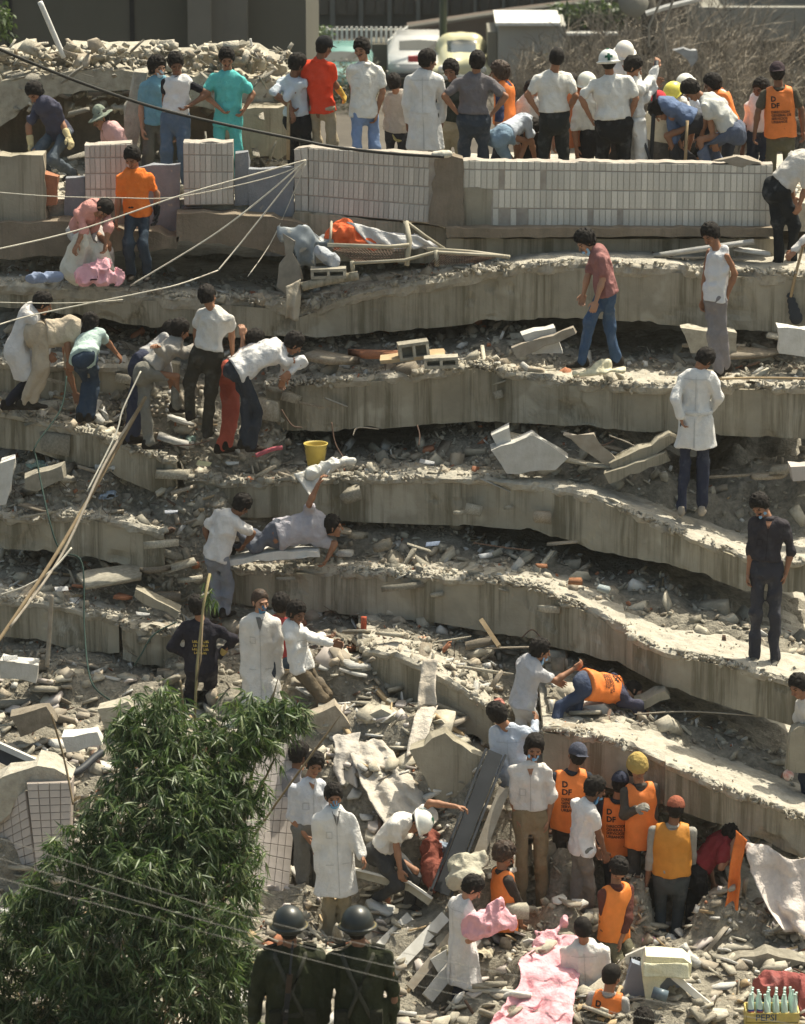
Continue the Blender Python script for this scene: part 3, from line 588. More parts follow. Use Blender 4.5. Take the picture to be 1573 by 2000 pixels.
n = 500; X = rng.rand(n)*5+.2; Y = 49.4+rng.rand(n)*2; stuff_pieces('rubble_fragments', np.stack([X, Y, roofz(X)+.02], -1), sizes(n, .02, .08), mr, mchoice=[.7,.2,.1,0], label='fragments scattered on the roof under the crowd')
n = 750; xx = rng.rand(n)*590-20; yy = rng.choice([94,104,112,120,134,146,160,185,210], n)+rng.randn(n)*4; stuff_pieces('rubble_fragments', np.array([W(a_, b_, 51.55+rng.rand()*.7) for a_, b_ in zip(xx, yy)]), sizes(n, .035, .17, 1.6), [M['rubble'], M['rubble2'], M['top']], mchoice=[.5,.25,.25], label='broken masonry pieces heaped on the roof ruin')
# masonry joints and stones on the roof ruin
for i in range(60):
    x = rng.rand()*560; y = [100,118,132,150,225,300][rng.randint(0,6)]+rng.randn()*5
    chunk(tuple(W(x, y, 51.9 if y < 140 else 51.0)), .05+.07*rng.rand(), (1.6,.9,.55), 'top', label='stone of the broken roof masonry above the left parapet', group='stones of the broken roof masonry')
# packed debris deep inside the pile, closing the dark gaps
PTB = patch(-140, 1720, [(500,51.2),(700,51.0),(1000,50.2),(1250,49.6),(1480,49.0),(1650,48.4)], 12, step=14, amp=.25)
# ---------------- distance-field modelling of figures ----------------
def prim(a, b, ra, rb, n=None, e=1.0):
    return (np.array(a, float), np.array(b, float), ra, rb, None if n is None else np.array(n, float), e)
def sdf_mesh(prims, h, k=.03, wr=0, wsc=9, cuts=(), subs=(), inter=None, seed=0, wdir=None):
    lo = np.min([np.minimum(p[0]-p[2], p[1]-p[3]) for p in prims], 0)-2.5*h; hi = np.max([np.maximum(p[0]+p[2], p[1]+p[3]) for p in prims], 0)+2.5*h
    n = np.ceil((hi-lo)/h).astype(int)+1
    ax = [lo[i]+h*np.arange(n[i]) for i in range(3)]
    F = np.full(n, .3, dtype=np.float64)
    def region(p, pad):
        l = np.minimum(p[0]-p[2], p[1]-p[3])-pad; u = np.maximum(p[0]+p[2], p[1]+p[3])+pad
        i0 = np.maximum(0, np.floor((l-lo)/h).astype(int)); i1 = np.minimum(n, np.ceil((u-lo)/h).astype(int)+1)
        sl = tuple(slice(i0[i], i1[i]) for i in range(3))
        return sl, [ax[0][sl[0]][:,None,None], ax[1][sl[1]][None,:,None], ax[2][sl[2]][None,None,:]]
    def dist(p, g):
        a, b, ra, rb, nn, e = p; ab = b-a; L2 = (ab**2).sum()
        q = [g[i]-a[i] for i in range(3)]
        t = 0 if L2 < 1e-10 else np.clip((q[0]*ab[0]+q[1]*ab[1]+q[2]*ab[2])/L2, 0, 1)
        q = [q[i]-t*ab[i] for i in range(3)]
        r = ra+(rb-ra)*t; d2 = q[0]**2+q[1]**2+q[2]**2
        if nn is not None:
            m = q[0]*nn[0]+q[1]*nn[1]+q[2]*nn[2]; d2 = d2 + m*m*(1/e**2-1)
            return (np.sqrt(d2)-r)*(.5+.5*e)
        return np.sqrt(d2)-r
    for p in prims:
        sl, g = region(p, k+2*h); d = dist(p, g); f = F[sl]
        if k > 0:
            hh = np.maximum(k-np.abs(f-d), 0)/k; F[sl] = np.minimum(f, d)-hh*hh*k*.25
        else: F[sl] = np.minimum(f, d)
    for p in subs:
        sl, g = region(p, .02); d = -dist(p, g); f = F[sl]; hh = np.maximum(.012-np.abs(f-d), 0)/.012; F[sl] = np.maximum(f, d)+hh*hh*.003
    if wr:
        idx = np.argwhere(np.abs(F) < 2.5*h+wr); P = lo+idx*h
        if wdir is not None:
            wd = np.array(wdir, float); wd /= np.linalg.norm(wd); P2 = P - .62*(P@wd)[:,None]*wd
        else: P2 = P*np.array([1,1,.62])
        v = fbm(P2, wsc, seed, 2); v = (np.minimum(np.abs(v), .75)*2.2-.95)
        F[idx[:,0], idx[:,1], idx[:,2]] += wr*v
    for c in cuts:
        pt, nr = np.array(c[0], float), np.array(c[1], float); nr = nr/np.linalg.norm(nr)
        d = (ax[0]-pt[0])[:,None,None]*nr[0]+(ax[1]-pt[1])[None,:,None]*nr[1]+(ax[2]-pt[2])[None,None,:]*nr[2]
        if len(c) > 2: d = d + c[2]*np.sin(ax[0]*23+1)[:,None,None]*np.ones_like(d)
        F = np.maximum(F, d)
    return nets(F, lo, h)
def nets(F, lo, h):
    S = F < 0; c = np.zeros(np.array(F.shape)-1, dtype=np.int8)
    for i in (0,1):
        for j in (0,1):
            for k in (0,1): c += S[i:F.shape[0]-1+i, j:F.shape[1]-1+j, k:F.shape[2]-1+k]
    act = np.argwhere((c > 0) & (c < 8))
    if len(act) == 0: return np.zeros((0,3)), np.zeros((0,4), int)
    A = act; acc = np.zeros((len(A),3)); cn = np.zeros(len(A))
    C8 = [(0,0,0),(1,0,0),(0,1,0),(1,1,0),(0,0,1),(1,0,1),(0,1,1),(1,1,1)]
    vals = [F[A[:,0]+o[0], A[:,1]+o[1], A[:,2]+o[2]] for o in C8]
    for a, b in ((0,1),(2,3),(4,5),(6,7),(0,2),(1,3),(4,6),(5,7),(0,4),(1,5),(2,6),(3,7)):
        va, vb = vals[a], vals[b]; m = (va < 0) != (vb < 0); t = np.where(m, va/np.where(m, va-vb, 1), 0)
        oa, ob = np.array(C8[a], float), np.array(C8[b], float)
        acc += np.where(m[:,None], oa+t[:,None]*(ob-oa), 0); cn += m
    V = lo+h*(A+acc/cn[:,None])
    idx = np.full(c.shape, -1, dtype=np.int64); idx[A[:,0],A[:,1],A[:,2]] = np.arange(len(A))
    Fs = []
    for a in range(3):
        s0 = [slice(None)]*3; s1 = [slice(None)]*3; s0[a] = slice(0,-1); s1[a] = slice(1,None)
        X = S[tuple(s0)] != S[tuple(s1)]; e = np.argwhere(X)
        b, d = [(1,2),(2,0),(0,1)][a]
        ok = (e[:,b] > 0) & (e[:,d] > 0) & (e[:,b] < c.shape[b]) & (e[:,d] < c.shape[d]); e = e[ok]
        def at(db, dd):
            q = e.copy(); q[:,b] -= db; q[:,d] -= dd; return idx[q[:,0],q[:,1],q[:,2]]
        quad = np.stack([at(0,0), at(1,0), at(1,1), at(0,1)], 1)
        ins = S[e[:,0],e[:,1],e[:,2]]
        quad[~ins] = quad[~ins][:,::-1]; Fs.append(quad)
    Q = np.concatenate(Fs); Q = Q[(Q >= 0).all(1)]
    return V, Q
def smooth_v(V, Q, it=1, lam=.5):
    for _ in range(it):
        s = np.zeros_like(V); n = np.zeros(len(V))
        for a, b in ((0,1),(1,2),(2,3),(3,0)):
            np.add.at(s, Q[:,a], V[Q[:,b]]); np.add.at(s, Q[:,b], V[Q[:,a]]); np.add.at(n, Q[:,a], 1); np.add.at(n, Q[:,b], 1)
        V = V*(1-lam)+lam*s/np.maximum(n,1)[:,None]
    return V
def unit(v): v = np.array(v, float); return v/(np.linalg.norm(v)+1e-9)

# local head model, crown up +z, face +y, right ear +x ; built once for each variant
HEADC = {}
def head_geo(must, beard):
    key = ('h', must, beard)
    if key in HEADC: return HEADC[key]
    P = [prim((0,-.018,.03),(0,-.018,.03),.089,.089,(1,0,0),.86), prim((0,.012,.0),(0,.03,-.06),.066,.046,(1,0,0),.92), prim((0,.052,-.088),(0,.052,-.088),.026,.026),
         prim((0,.088,.004),(0,.107,-.026),.008,.0135), prim((-.032,.074,.024),(.032,.074,.024),.014,.014), prim((-.02,.078,-.052),(.02,.078,-.052),.011,.011),
         prim((-.045,.05,-.015),(-.04,.055,-.02),.022,.02), prim((.045,.05,-.015),(.04,.055,-.02),.022,.02),
         prim((.079,-.01,.008),(.077,-.006,-.024),.017,.011,(1,0,0),.5), prim((-.079,-.01,.008),(-.077,-.006,-.024),.017,.011,(1,0,0),.5)]
    V, Q = sdf_mesh(P, .0078, .014, subs=[prim((.031,.097,.003),(.031,.097,.003),.016,.016), prim((-.031,.097,.003),(-.031,.097,.003),.016,.016)])
    c = V[Q].mean(1); x, y, z = np.abs(c[:,0]), c[:,1], c[:,2]; mi = np.zeros(len(Q), int)
    mi[(x > .019) & (x < .043) & (z > -.006) & (z < .007) & (y > .055)] = 1
    mi[(x > .013) & (x < .048) & (z > .017) & (z < .029) & (y > .055)] = 2
    mi[(x < .024) & (z > -.061) & (z < -.047) & (y > .065)] = 3
    if must: mi[(x < .036) & (z > -.046) & (z < -.032) & (y > .06)] = 2
    if beard: mi[(z < -.03) & (y > .01) & (mi != 3) & ~((x < .03) & (z > -.046))] = 2
    HEADC[key] = (V, Q, mi); return HEADC[key]
def hair_geo(kind):
    key = ('r', kind)
    if key in HEADC: return HEADC[key]
    t, wr, wsc, nape, fr = {'short': (.013,.004,36,-.045,.040), 'thick': (.019,.010,40,-.055,.040), 'curly': (.027,.014,36,-.06,.042), 'long': (.022,.007,30,-.115,.036), 'bald': (.008,.004,40,-.05,.02), 'under': (.010,.005,40,-.055,.02)}[kind]
    P = [prim((0,-.024,.040),(0,-.018,.044),.088+t,.088+t,(1,0,0),.86), prim((0,-.03,-.02),(0,-.035,nape+.02),.074+t*.5,.058+t*.4,(1,0,0),.95)]
    if kind == 'long': P += [prim((.05,-.02,-.02),(.055,-.01,-.085),.045,.03), prim((-.05,-.02,-.02),(-.055,-.01,-.085),.045,.03)]
    V, Q = sdf_mesh(P, .0105, .03, wr=wr, wsc=wsc, seed=len(kind), cuts=[((0,fr,0),(0,.85,-.52)), ((0,0,nape),(0,.25,-1))] if kind != 'bald' else [((0,fr,0),(0,.8,.6)), ((0,0,nape),(0,.25,-1))])
    HEADC[key] = (V, Q); return HEADC[key]
def hat_geo(kind):
    key = ('t', kind)
    if key in HEADC: return HEADC[key]
    if kind == 'cap':
        P = [prim((0,-.018,.045),(0,-.018,.045),.106,.106,(1,0,0),.88), prim((-.035,.10,.045),(.035,.10,.045),.045,.045,(0,.15,1),.18)]
        G = sdf_mesh(P, .011, .012, cuts=[((0,0,.033),(0,-.05,-1))])
    elif kind == 'capback':
        P = [prim((0,-.018,.045),(0,-.018,.045),.106,.106,(1,0,0),.88), prim((-.03,-.12,.035),(.03,-.12,.035),.045,.045,(0,-.15,1),.2)]
        G = sdf_mesh(P, .011, .012, cuts=[((0,0,.025),(0,-.05,-1))])
    elif kind == 'beanie':
        P = [prim((0,-.018,.045),(0,-.025,.085),.118,.085,(1,0,0),.9), prim((0,-.018,.03),(0,-.018,.045),.122,.122,(1,0,0),.88)]
        G = sdf_mesh(P, .011, .02, wr=.006, wsc=40, cuts=[((0,0,.018),(0,-.12,-1))])
    elif kind == 'hat':
        P = [prim((0,-.018,.05),(0,-.018,.09),.098,.085,(1,0,0),.9), prim((0,-.01,.035),(0,-.01,.035),.16,.16,(0,.1,1),.11)]
        G = sdf_mesh(P, .011, .03, wr=.006, wsc=12)
    else:
        big = kind == 'soldier'
        r = .135 if big else .128
        P = [prim((0,-.015,.035),(0,-.015,.035),r,r,(1,0,0),.9), prim((0,-.01,.012),(0,-.01,.012),r+.018,r+.018,(0,0,1),.12)]
        if not big: P += [prim((-.05,.10,.02),(.05,.10,.02),.045,.045,(0,.3,1),.2)]
        G = sdf_mesh(P, .009, .015, cuts=[((0,0,-.012 if big else .0),(0,.1,-1))])
    HEADC[key] = G; return G
_hand = {}
def hand_geo(curl, glove):
    key = (curl, glove)
    if key in _hand: return _hand[key]
    g = .005 if glove else 0
    P = [prim((-.022,.02,0),(-.024,.075,0),.021+g,.019+g,(0,0,1),.7), prim((.0,.015,0),(.0,.08,0),.022+g,.02+g,(0,0,1),.7), prim((.02,.02,0),(.024,.075,0),.021+g,.019+g,(0,0,1),.7), prim((0,-.035,0),(0,.02,0),.026+g*2,.024+g,(0,0,1),.85)]
    for i, (x, l) in enumerate(((-.033,.055),(-.0115,.07),(.0115,.076),(.033,.066))):
        a = np.array((x, .082 + (.004 if i in (1,2) else 0), 0)); sp = x*.35
        c1 = curl*.8; c2 = curl*1.9
        b = a+l*.52*np.array((sp, math.cos(c1), -math.sin(c1))); c = b+l*.5*np.array((sp, math.cos(c2), -math.sin(c2)))
        P += [prim(a, b, .0092+g, .0085+g), prim(b, c, .0085+g, .007+g)]
    a = np.array((.034,.018,-.004)); b = a+np.array((.026,.03,-.012)); c = b+np.array((.004,.028,-.012 if curl > .5 else 0))
    P += [prim(a, b, .012+g, .0105+g), prim(b, c, .0105+g, .008+g)]
    _hand[key] = sdf_mesh(P, .0072, .006); return _hand[key]
SHOE = None
def shoe_geo():
    global SHOE
    if SHOE is None:
        P = [prim((0,-.05,.04),(0,.05,.035),.042,.042,(1,0,0),.9), prim((0,.05,.03),(0,.15,.022),.045,.036,(0,0,1),.75), prim((0,-.05,.05),(0,-.045,.09),.04,.042)]
        SHOE = sdf_mesh(P, .014, .03, cuts=[((0,0,0),(0,0,-1))])
    return SHOE
def frame(f, u):
    f = unit(f); s = unit(np.cross(f, u)); u2 = np.cross(s, f); return np.stack([s, f, u2], 1)   # columns x(right), y(fwd), z(up)
def ik(a, b, L1, L2, hint):
    d = b-a; D = np.linalg.norm(d)
    if D > (L1+L2)*.998: k = D/(L1+L2)/.998; L1 *= k; L2 *= k
    u = d/max(D,1e-6); x = (L1*L1-L2*L2+D*D)/(2*D); h = math.sqrt(max(L1*L1-x*x, 0))
    n = hint-(hint@u)*u; n = unit(n); return a+u*x+n*h
LETTER = {}
def lettering(txt, size, m, bold=0, align='CENTER'):
    cu = bpy.data.curves.new('lettering', 'FONT'); cu.body = txt; cu.size = size; cu.align_x = align; cu.align_y = 'CENTER'; cu.space_line = .95; cu.offset = bold; cu.resolution_u = 2
    ob = bpy.data.objects.new('tmp', cu); COL.objects.link(ob); dg = bpy.context.evaluated_depsgraph_get()
    me = bpy.data.meshes.new_from_object(ob.evaluated_get(dg)); bpy.data.objects.remove(ob); bpy.data.curves.remove(cu)
    bm = bmesh.new(); bm.from_mesh(me); bmesh.ops.triangulate(bm, faces=bm.faces)
    V = np.array([v.co[:] for v in bm.verts]); Fc = np.array([[v.index for v in f.verts] for f in bm.faces]); bm.free(); bpy.data.meshes.remove(me)
    return V, Fc
WHITE = (.78,.76,.72); GREY = (.17,.16,.15)
PCOUNT = [0]
def person(label, Y, head, neck, belt, yaw=0, A=None, B=None, FA=None, FB=None, s=1.0, nd=None, hd=0.0, look=None, tilt=0,
           top='shirt', tc=WHITE, sleeve='short', hem='tuck', legs=(.03,.03,.04), skin=0, hair='thick', hairm='hair', hat=None, hatc=(.1,.1,.1), must=False, beard=False,
           vest=None, vtext=False, mask=None, gloves=None, shoes=(.03,.025,.02), wide=1.0, coatlen=.62, belts=None, handcurl=.7, extra=None, group=None, flare=.0, back=None, headh=1.06, nohead=False, wrk=1.0, vlen=.08, undertop=None, ruck=None, detail=True, prone=None):
    if vest is not None: wrk = .35
    PCOUNT[0] += 1; sd_ = PCOUNT[0]
    yw = R(yaw); fwd0 = np.array([math.sin(yw), math.cos(yw), 0]); right = np.array([math.cos(yw), -math.sin(yw), 0])
    bl = W(belt[0], belt[1], Y)
    nk = W(neck[0], neck[1], Y)
    TL = .46*s; d = nk-bl
    if nd is None: nd = 0
    nk = nk + np.array([0, nd, 0]) ; 
    if nd:  # re-project so that the neck stays on its line of sight
        nk = W(neck[0], neck[1], Y+nd)
    d = nk-bl; L = np.linalg.norm(d)
    if not .8*TL < L < 1.15*TL: nk = bl+d/L*min(max(L, .8*TL), 1.15*TL)
    up = unit(nk-bl); fwd = unit(fwd0-(fwd0@up)*up) if abs(fwd0@up) < .97 else unit(np.cross(up, right)*-1)
    if prone is not None: fwd = np.array(prone, float); fwd = unit(fwd-(fwd@up)*up)
    right = unit(np.cross(fwd, up)); 
    pel = bl-up*.085*s*(1 if abs(up[2]) > .5 else 1); 
    hx = W(head[0], head[1], nk[1]+hd); dh = hx-nk; Lh = np.linalg.norm(dh); HL = .152*s
    hx = nk+dh/Lh*min(max(Lh, .8*HL), 1.15*HL)
    if look is None: look = (yaw, -8)
    la, lp = R(look[0]), R(look[1]); hf = np.array([math.sin(la)*math.cos(lp), math.cos(la)*math.cos(lp), math.sin(lp)])
    hup = unit(.55*unit(hx-nk)+.45*np.array([0,0,1])) if abs(unit(hx-nk)@hf) < .9 else np.array([0,0,1.])
    HM = frame(hf, hup)
    SW = .166*s*wide; shR = nk-up*.068*s+right*SW; shL = nk-up*.068*s-right*SW
    hpR = pel+right*.088*s*wide-up*.01; hpL = pel-right*.088*s*wide-up*.01
    swap = math.cos(yw) < -1e-3      # facing the camera: the image-left limb is the right one
    def arm(spec, sh, sgn, up_def):
        L1, L2 = .285*s, .255*s
        if spec is None:
            e = sh+np.array([0,0,-L1*.985])+right*sgn*.05+fwd0*-.02; h = e+np.array([0,0,-L2*.97])+fwd0*.07+right*sgn*.0; return e, h
        if len(spec) == 3:   # hand only: x, y, dy ; elbow by IK
            h = W(spec[0], spec[1], Y+spec[2]); dd = h-sh; Dm = np.linalg.norm(dd)
            if Dm > (L1+L2): h = sh+dd/Dm*(L1+L2)*.99
            e = ik(sh, h, L1, L2, np.array([0,0,-1.])*.7+right*sgn*.5-fwd*.5); return e, h
        e = W(spec[0], spec[1], Y+spec[2]); dd = e-sh; Dm = np.linalg.norm(dd); e = sh+dd/Dm*min(max(Dm, .8*L1), 1.08*L1)
        h = W(spec[3], spec[4], Y+spec[5]); dd = h-e; Dm = np.linalg.norm(dd); h = e+dd/Dm*min(max(Dm, .75*L2), 1.1*L2)
        return e, h
    a_is_right = swap
    eA, hA = arm(A, shR if a_is_right else shL, 1 if a_is_right else -1, 0); eB, hB = arm(B, shL if a_is_right else shR, -1 if a_is_right else 1, 0)
    arms = [(shR if a_is_right else shL, eA, hA, 1 if a_is_right else -1), (shL if a_is_right else shR, eB, hB, -1 if a_is_right else 1)]
    def leg(spec, hp, sgn):
        L1, L2 = .42*s, .42*s
        if spec is None:
            an = hp+np.array([0,0,-.80*s])+right*sgn*.035
            kn = ik(hp, an, L1, L2, fwd0*1.0+np.array([0,0,.01])); kn = (kn+ (hp+an)/2)/2; return kn, an
        if len(spec) == 3:
            an = W(spec[0], spec[1]-8, Y+spec[2]); return ik(hp, an, L1, L2, fwd0+np.array([0,0,.1])), an
        k_ = W(spec[0], spec[1], Y+spec[2]); dd = k_-hp; Dm = np.linalg.norm(dd); k_ = hp+dd/Dm*min(max(Dm, .8*L1), 1.1*L1)
        an = W(spec[3], spec[4]-8, Y+spec[5]); dd = an-k_; Dm = np.linalg.norm(dd); an = k_+dd/Dm*min(max(Dm, .7*L2), 1.12*L2); return k_, an
    hpA, hpB = (hpR, hpL) if a_is_right else (hpL, hpR); sA = 1 if a_is_right else -1
    kA, aA = leg(FA, hpA, sA); kB, aB = leg(FB, hpB, -sA)
    legsj = [(hpA, kA, aA), (hpB, kB, aB)]
    base = np.array([(aA[0]+aB[0])/2, (aA[1]+aB[1])/2, min(aA[2], aB[2])-.08*s])
    root = empty('person', tuple(base), label, 'person', group)
    # torso field, t: extra thickness
    cu = (back or 0)
    w1 = bl+up*.16*s-fwd*cu; c1 = bl+up*.32*s-fwd*cu*.8
    def torso(t, low=True, sh=1.0):
        P = []
        if low: P += [prim(pel-up*.02*s, bl, .152*s*wide+t, .138*s*wide+t, fwd, .74)]
        P += [prim(bl, w1, .136*s*wide+t, .143*s*wide+t, fwd, .74), prim(w1, c1, .143*s*wide+t, .162*s*wide+t, fwd, .68),
              prim(shL*.86+shR*.14, shR*.86+shL*.14, .055*s+t, .055*s+t), prim(c1-up*.02, nk-up*.075*s, .15*s*wide+t, .09*s+t, fwd, .66), prim(nk-up*.02*s, shR*.8+shL*.2+up*.012, .052*s+t*.7, .044*s+t*.7), prim(nk-up*.02*s, shL*.8+shR*.2+up*.012, .052*s+t*.7, .044*s+t*.7)]
        return P
    # ---- body ----
    P = torso(-.034) + [prim(nk-up*.05*s, hx-HM[:,2]*.055-HM[:,1]*.012, .058*s, .053*s)]
    for sh, e, h, sg in arms:
        hd_ = unit(h-e); P += [prim(sh, sh+(e-sh)*.5, .034*s, .036*s), prim(sh+(e-sh)*.5, e, .036*s, .034*s), prim(e, e+(h-e)*.3, .034*s, .037*s), prim(e+(h-e)*.3, h, .037*s, .026*s)]
    for hp, kn, an in legsj: P += [prim(hp, kn, .046*s, .038*s), prim(kn, an, .036*s, .032*s)]
    V, Q = sdf_mesh(P, .018, .03)
    Vs, Qs, Ms = [V], [Q], [np.zeros(len(Q), int)]; off = len(V)
    hs = s*headh
    if not nohead:
        hv, hq, hm = head_geo(must, beard); hv = (hv*hs)@HM.T+hx
        Vs.append(hv); Qs.append(hq+off); Ms.append(hm); off += len(hv)
    gl = gloves if gloves else (None, None)
    glist = []
    for i, (sh, e, h, sg) in enumerate(arms):
        hd_ = unit(h-e); side = unit(np.cross(hd_, np.array([0,0,1.])) if abs(hd_[2]) < .8 else fwd0)
        # thumb side (+x) points forward for a hanging arm
        xax = unit(fwd0-(fwd0@hd_)*hd_+1e-3*up) if abs(hd_@fwd0) < .9 else unit(np.array([0,0,1.])-hd_[2]*hd_)
        zax = np.cross(xax, hd_); cv, cq = hand_geo(handcurl, gl[i] is not None)
        inward = -right*sg
        cv = cv.copy()
        if zax@inward > 0: cv[:,2] *= -1; cq = cq[:,::-1]
        hw = (cv*s*1.03)@np.stack([xax, hd_, zax], 1).T+h
        if gl[i] is not None: glist.append((hw, cq, gl[i], h, e))
        else: Vs.append(hw); Qs.append(cq+off); Ms.append(np.zeros(len(cq), int)); off += len(hw)
    child_world('body', np.concatenate(Vs), np.concatenate(Qs), [SKINS[skin], M['eye'], M['brow'], M['lip']], root, smooth=True, mi=np.concatenate(Ms))
    for hw, cq, gc, h, e in glist:
        cv, cq2 = sdf_mesh([prim(h+unit(e-h)*.09, h+unit(e-h)*.0, .046*s, .036*s)], .014, 0)
        child_world('glove', np.concatenate([hw, cv]), np.concatenate([cq, cq2+len(hw)]), cloth(gc), root, smooth=True)
    # ---- hair and headwear ----
    if not nohead:
        if hair:
            v, q = hair_geo('under' if hat in ('cap','capback','helmet','soldier','hat') and hair in ('short','thick') else hair); child_world('hair', (v*hs)@HM.T+hx, q, M[hairm], root, smooth=True)
        if hat:
            v, q = hat_geo(hat); rr = .35 if hat in ('helmet','soldier') else .8
            hm_ = cloth(hatc) if rr > .5 else mat('hard hat', hatc, tuple(x*.85 for x in hatc), 20, rough=.33 if hat == 'helmet' else .38, spec=.5)
            ho = child_world('hat' if hat in ('hat',) else {'cap':'cap','capback':'cap','beanie':'knitted_cap','helmet':'helmet','soldier':'steel_helmet'}[hat], (v*hs)@HM.T+hx, q, hm_, root, smooth=True)
            if hat == 'soldier':
                v, q = sdf_mesh([prim((0,-.012,.016),(0,-.012,.016),.15,.15,(0,0,1),.1)], .01, 0, cuts=[((0,0,.028),(0,0,1)),((0,0,.004),(0,0,-1))]); child_world('helmet_band', (v*hs)@HM.T+hx, q, cloth((.17,.14,.07)), root)
            if extra == 'cross':     # green cross emblem on each side of the helmet
                tree = BVHTree.FromPolygons([tuple(x) for x in hat_geo('helmet')[0]], [tuple(x) for x in hat_geo('helmet')[1]]); cc = Vector((0,-.015,.035))
                for (yy, zz, uu) in ((-.125,.07,0), (0,.155,1)):
                    pts_ = [(-1,-.33),(-.33,-.33),(-.33,-1),(.33,-1),(.33,-.33),(1,-.33),(1,.33),(.33,.33),(.33,1),(-.33,1),(-.33,.33),(-1,.33),(0,0)]; L2_ = []
                    for (i_, j_) in pts_:
                        p = (i_*.042, yy, zz+j_*.042) if not uu else (i_*.042, j_*.042-.02, zz); dd = (Vector(p)-cc).normalized(); r_ = tree.ray_cast(cc+dd*.4, -dd); L2_.append(np.array(r_[0]+dd*.006) if r_[0] else np.array(p))
                    child_world('cross_emblem', (np.array(L2_)*hs)@HM.T+hx, [(k_, (k_+1)%12, 12) for k_ in range(12)], mat('green emblem', (.02,.10,.06)), root)
        if mask:
            P = [prim((0,.02,-.05),(0,.036,-.07),.073,.048,(1,0,0),.95), prim((0,.10,-.03),(0,.10,-.03),.02,.02)]
            v, q = sdf_mesh(P, .0095, .02, cuts=[((0,.045,0),(0,-1,0)), ((0,0,-.018),(0,-.3,1))])
            if mask[0] == 'chin': v = v+np.array([0,-.012,-.045])
            child_world('face_mask', (v*hs)@HM.T+hx, q, cloth(mask[1]), root, smooth=True)
    # ---- trousers ----
    if legs is not None:
        cov = .034 if (top == 'coat' or hem != 'tuck' or vest is not None) else 0
        P = [prim(pel-up*.03*s, bl+up*.005, .158*s*wide-cov, .143*s*wide-cov, fwd, .76)]
        lc = []
        for hp, kn, an in legsj:
            P += [prim(hp+up*.02, kn, .094*s*wide-cov*.6, .066*s-cov*.2), prim(kn, an+unit(kn-an)*.0, .066*s, .056*s+flare), prim(hp-fwd*(.045*s-cov*.7), hp-fwd*(.045*s-cov*.7)-unit(hp-kn)*.04, .08*s-cov, .08*s-cov)]
        V, Q = sdf_mesh(P, .0175, .035, wr=.018*wrk, wsc=7, seed=sd_, cuts=[(bl+up*.02*s*(0 if cov else 1), up)])
        child_world('trousers', V, Q, cloth(legs, dust=.18), root, smooth=True)
        if belts and belts != 'coat': 
            V, Q = sdf_mesh([prim(bl-up*.0, bl+up*.0, .150*s*wide, .150*s*wide, fwd, .76)], .014, 0, cuts=[(bl+up*.018, up), (bl-up*.02, -up)]); child_world('belt', V, Q, cloth(belts), root, smooth=True)
    for hp, kn, an in legsj:
        v, q = shoe_geo(); ff = unit(fwd0+.0*right); sh_ = unit(kn-an); U = np.array([0,0,1.]); 
        FM = frame(ff, U); p0 = an-np.array([0,0,.085*s])
        me = mesh('shoe', (v*s)@FM.T+p0-base, q, cloth(shoes, bump=0), smooth=True); link('shoe', me, root)
    # ---- upper clothes ----
    def sleeves(P, t, frac, lower=None):
        for sh, e, h, sg in arms:
            if frac <= 1.0: P.append(prim(sh, sh+(e-sh)*frac, .053*s+t, .053*s+t*1.2))
            else:
                P.append(prim(sh, e, .053*s+t, .046*s+t)); P.append(prim(e, e+(h-e)*(frac-1), .047*s+t, .038*s+t))
    fr = {'none': 0, 'short': .66, 'roll': 1.15, 'long': 1.92}[sleeve]
    if undertop is not None:
        P = torso(-.012); sleeves(P, -.002, undertop[1]); V, Q = sdf_mesh(P, .021, .03, wr=.003, wsc=9, seed=sd_+3); child_world('undershirt', V, Q, cloth(undertop[0]), root, smooth=True)
    if top in ('shirt', 'jacket', 'coat', 'tank'):
        P = torso(.004 if top != 'coat' else .012); P = torso(-.004) if vest is not None else P; cuts = []
        if top == 'tank':
            P = P[:3]+[prim(c1-up*.02, nk-up*.1*s, .152*s, .09*s, fwd, .68), prim(nk-up*.12*s-right*.085*s-fwd*.02, nk-up*.01*s-right*.075*s-fwd*.02, .05*s, .045*s), prim(nk-up*.12*s+right*.085*s-fwd*.02, nk-up*.01*s+right*.075*s-fwd*.02, .05*s, .045*s)]
        elif fr: sleeves(P, .004 if top != 'coat' else .012, fr)
        dn = -up if abs(up[2]) > .75 else -up
        if top == 'coat':
            lw = coatlen*s; mid = (legsj[0][1]+legsj[1][1])/2; dd = unit((mid-pel)*.6+np.array([0,0,-.3])); lo_ = bl+dd*lw
            sp = np.linalg.norm((legsj[0][1]-legsj[1][1]))*.4
            P += [prim(pel, lo_, .168*s*wide, .19*s*wide+.015+sp*.3, fwd, .76)]; cuts = [(lo_, dd, .008)]
            for p_ in (0,): pass
            V, Q = sdf_mesh(P, .0172, .035, wr=.022*wrk, wsc=6.5, seed=sd_, cuts=cuts, wdir=up)
            co = child_world('coat', V, Q, cloth(tc, dust=.04), root, smooth=True)
            if belts == 'coat':
                V, Q = sdf_mesh([prim(bl-up*.03, bl-up*.03, .176*s*wide+.012, .176*s*wide+.012, fwd, .78)], .014, 0, cuts=[(bl-up*.005, up), (bl-up*.055, -up)]); child_world('coat_belt', V, Q, cloth((.74,.72,.68), dust=.04), root, smooth=True)
        else:
            ext = {'tuck': -.0, 'out': .12, 'long': .2}[hem]*s
            ext = ext if vest is None else min(ext, .03)
            P += [prim(bl-up*ext, bl, .158*s*wide+.012, .148*s*wide+.010, fwd, .78)]; cuts = [(bl-up*(ext+.005), -up, .006 if hem != 'tuck' else 0)]
            if ext < .08: P = [p for i, p in enumerate(P) if i != 0]
            V, Q = sdf_mesh(P, .0172, .03, wr=.020*wrk, wsc=8, seed=sd_, cuts=cuts)
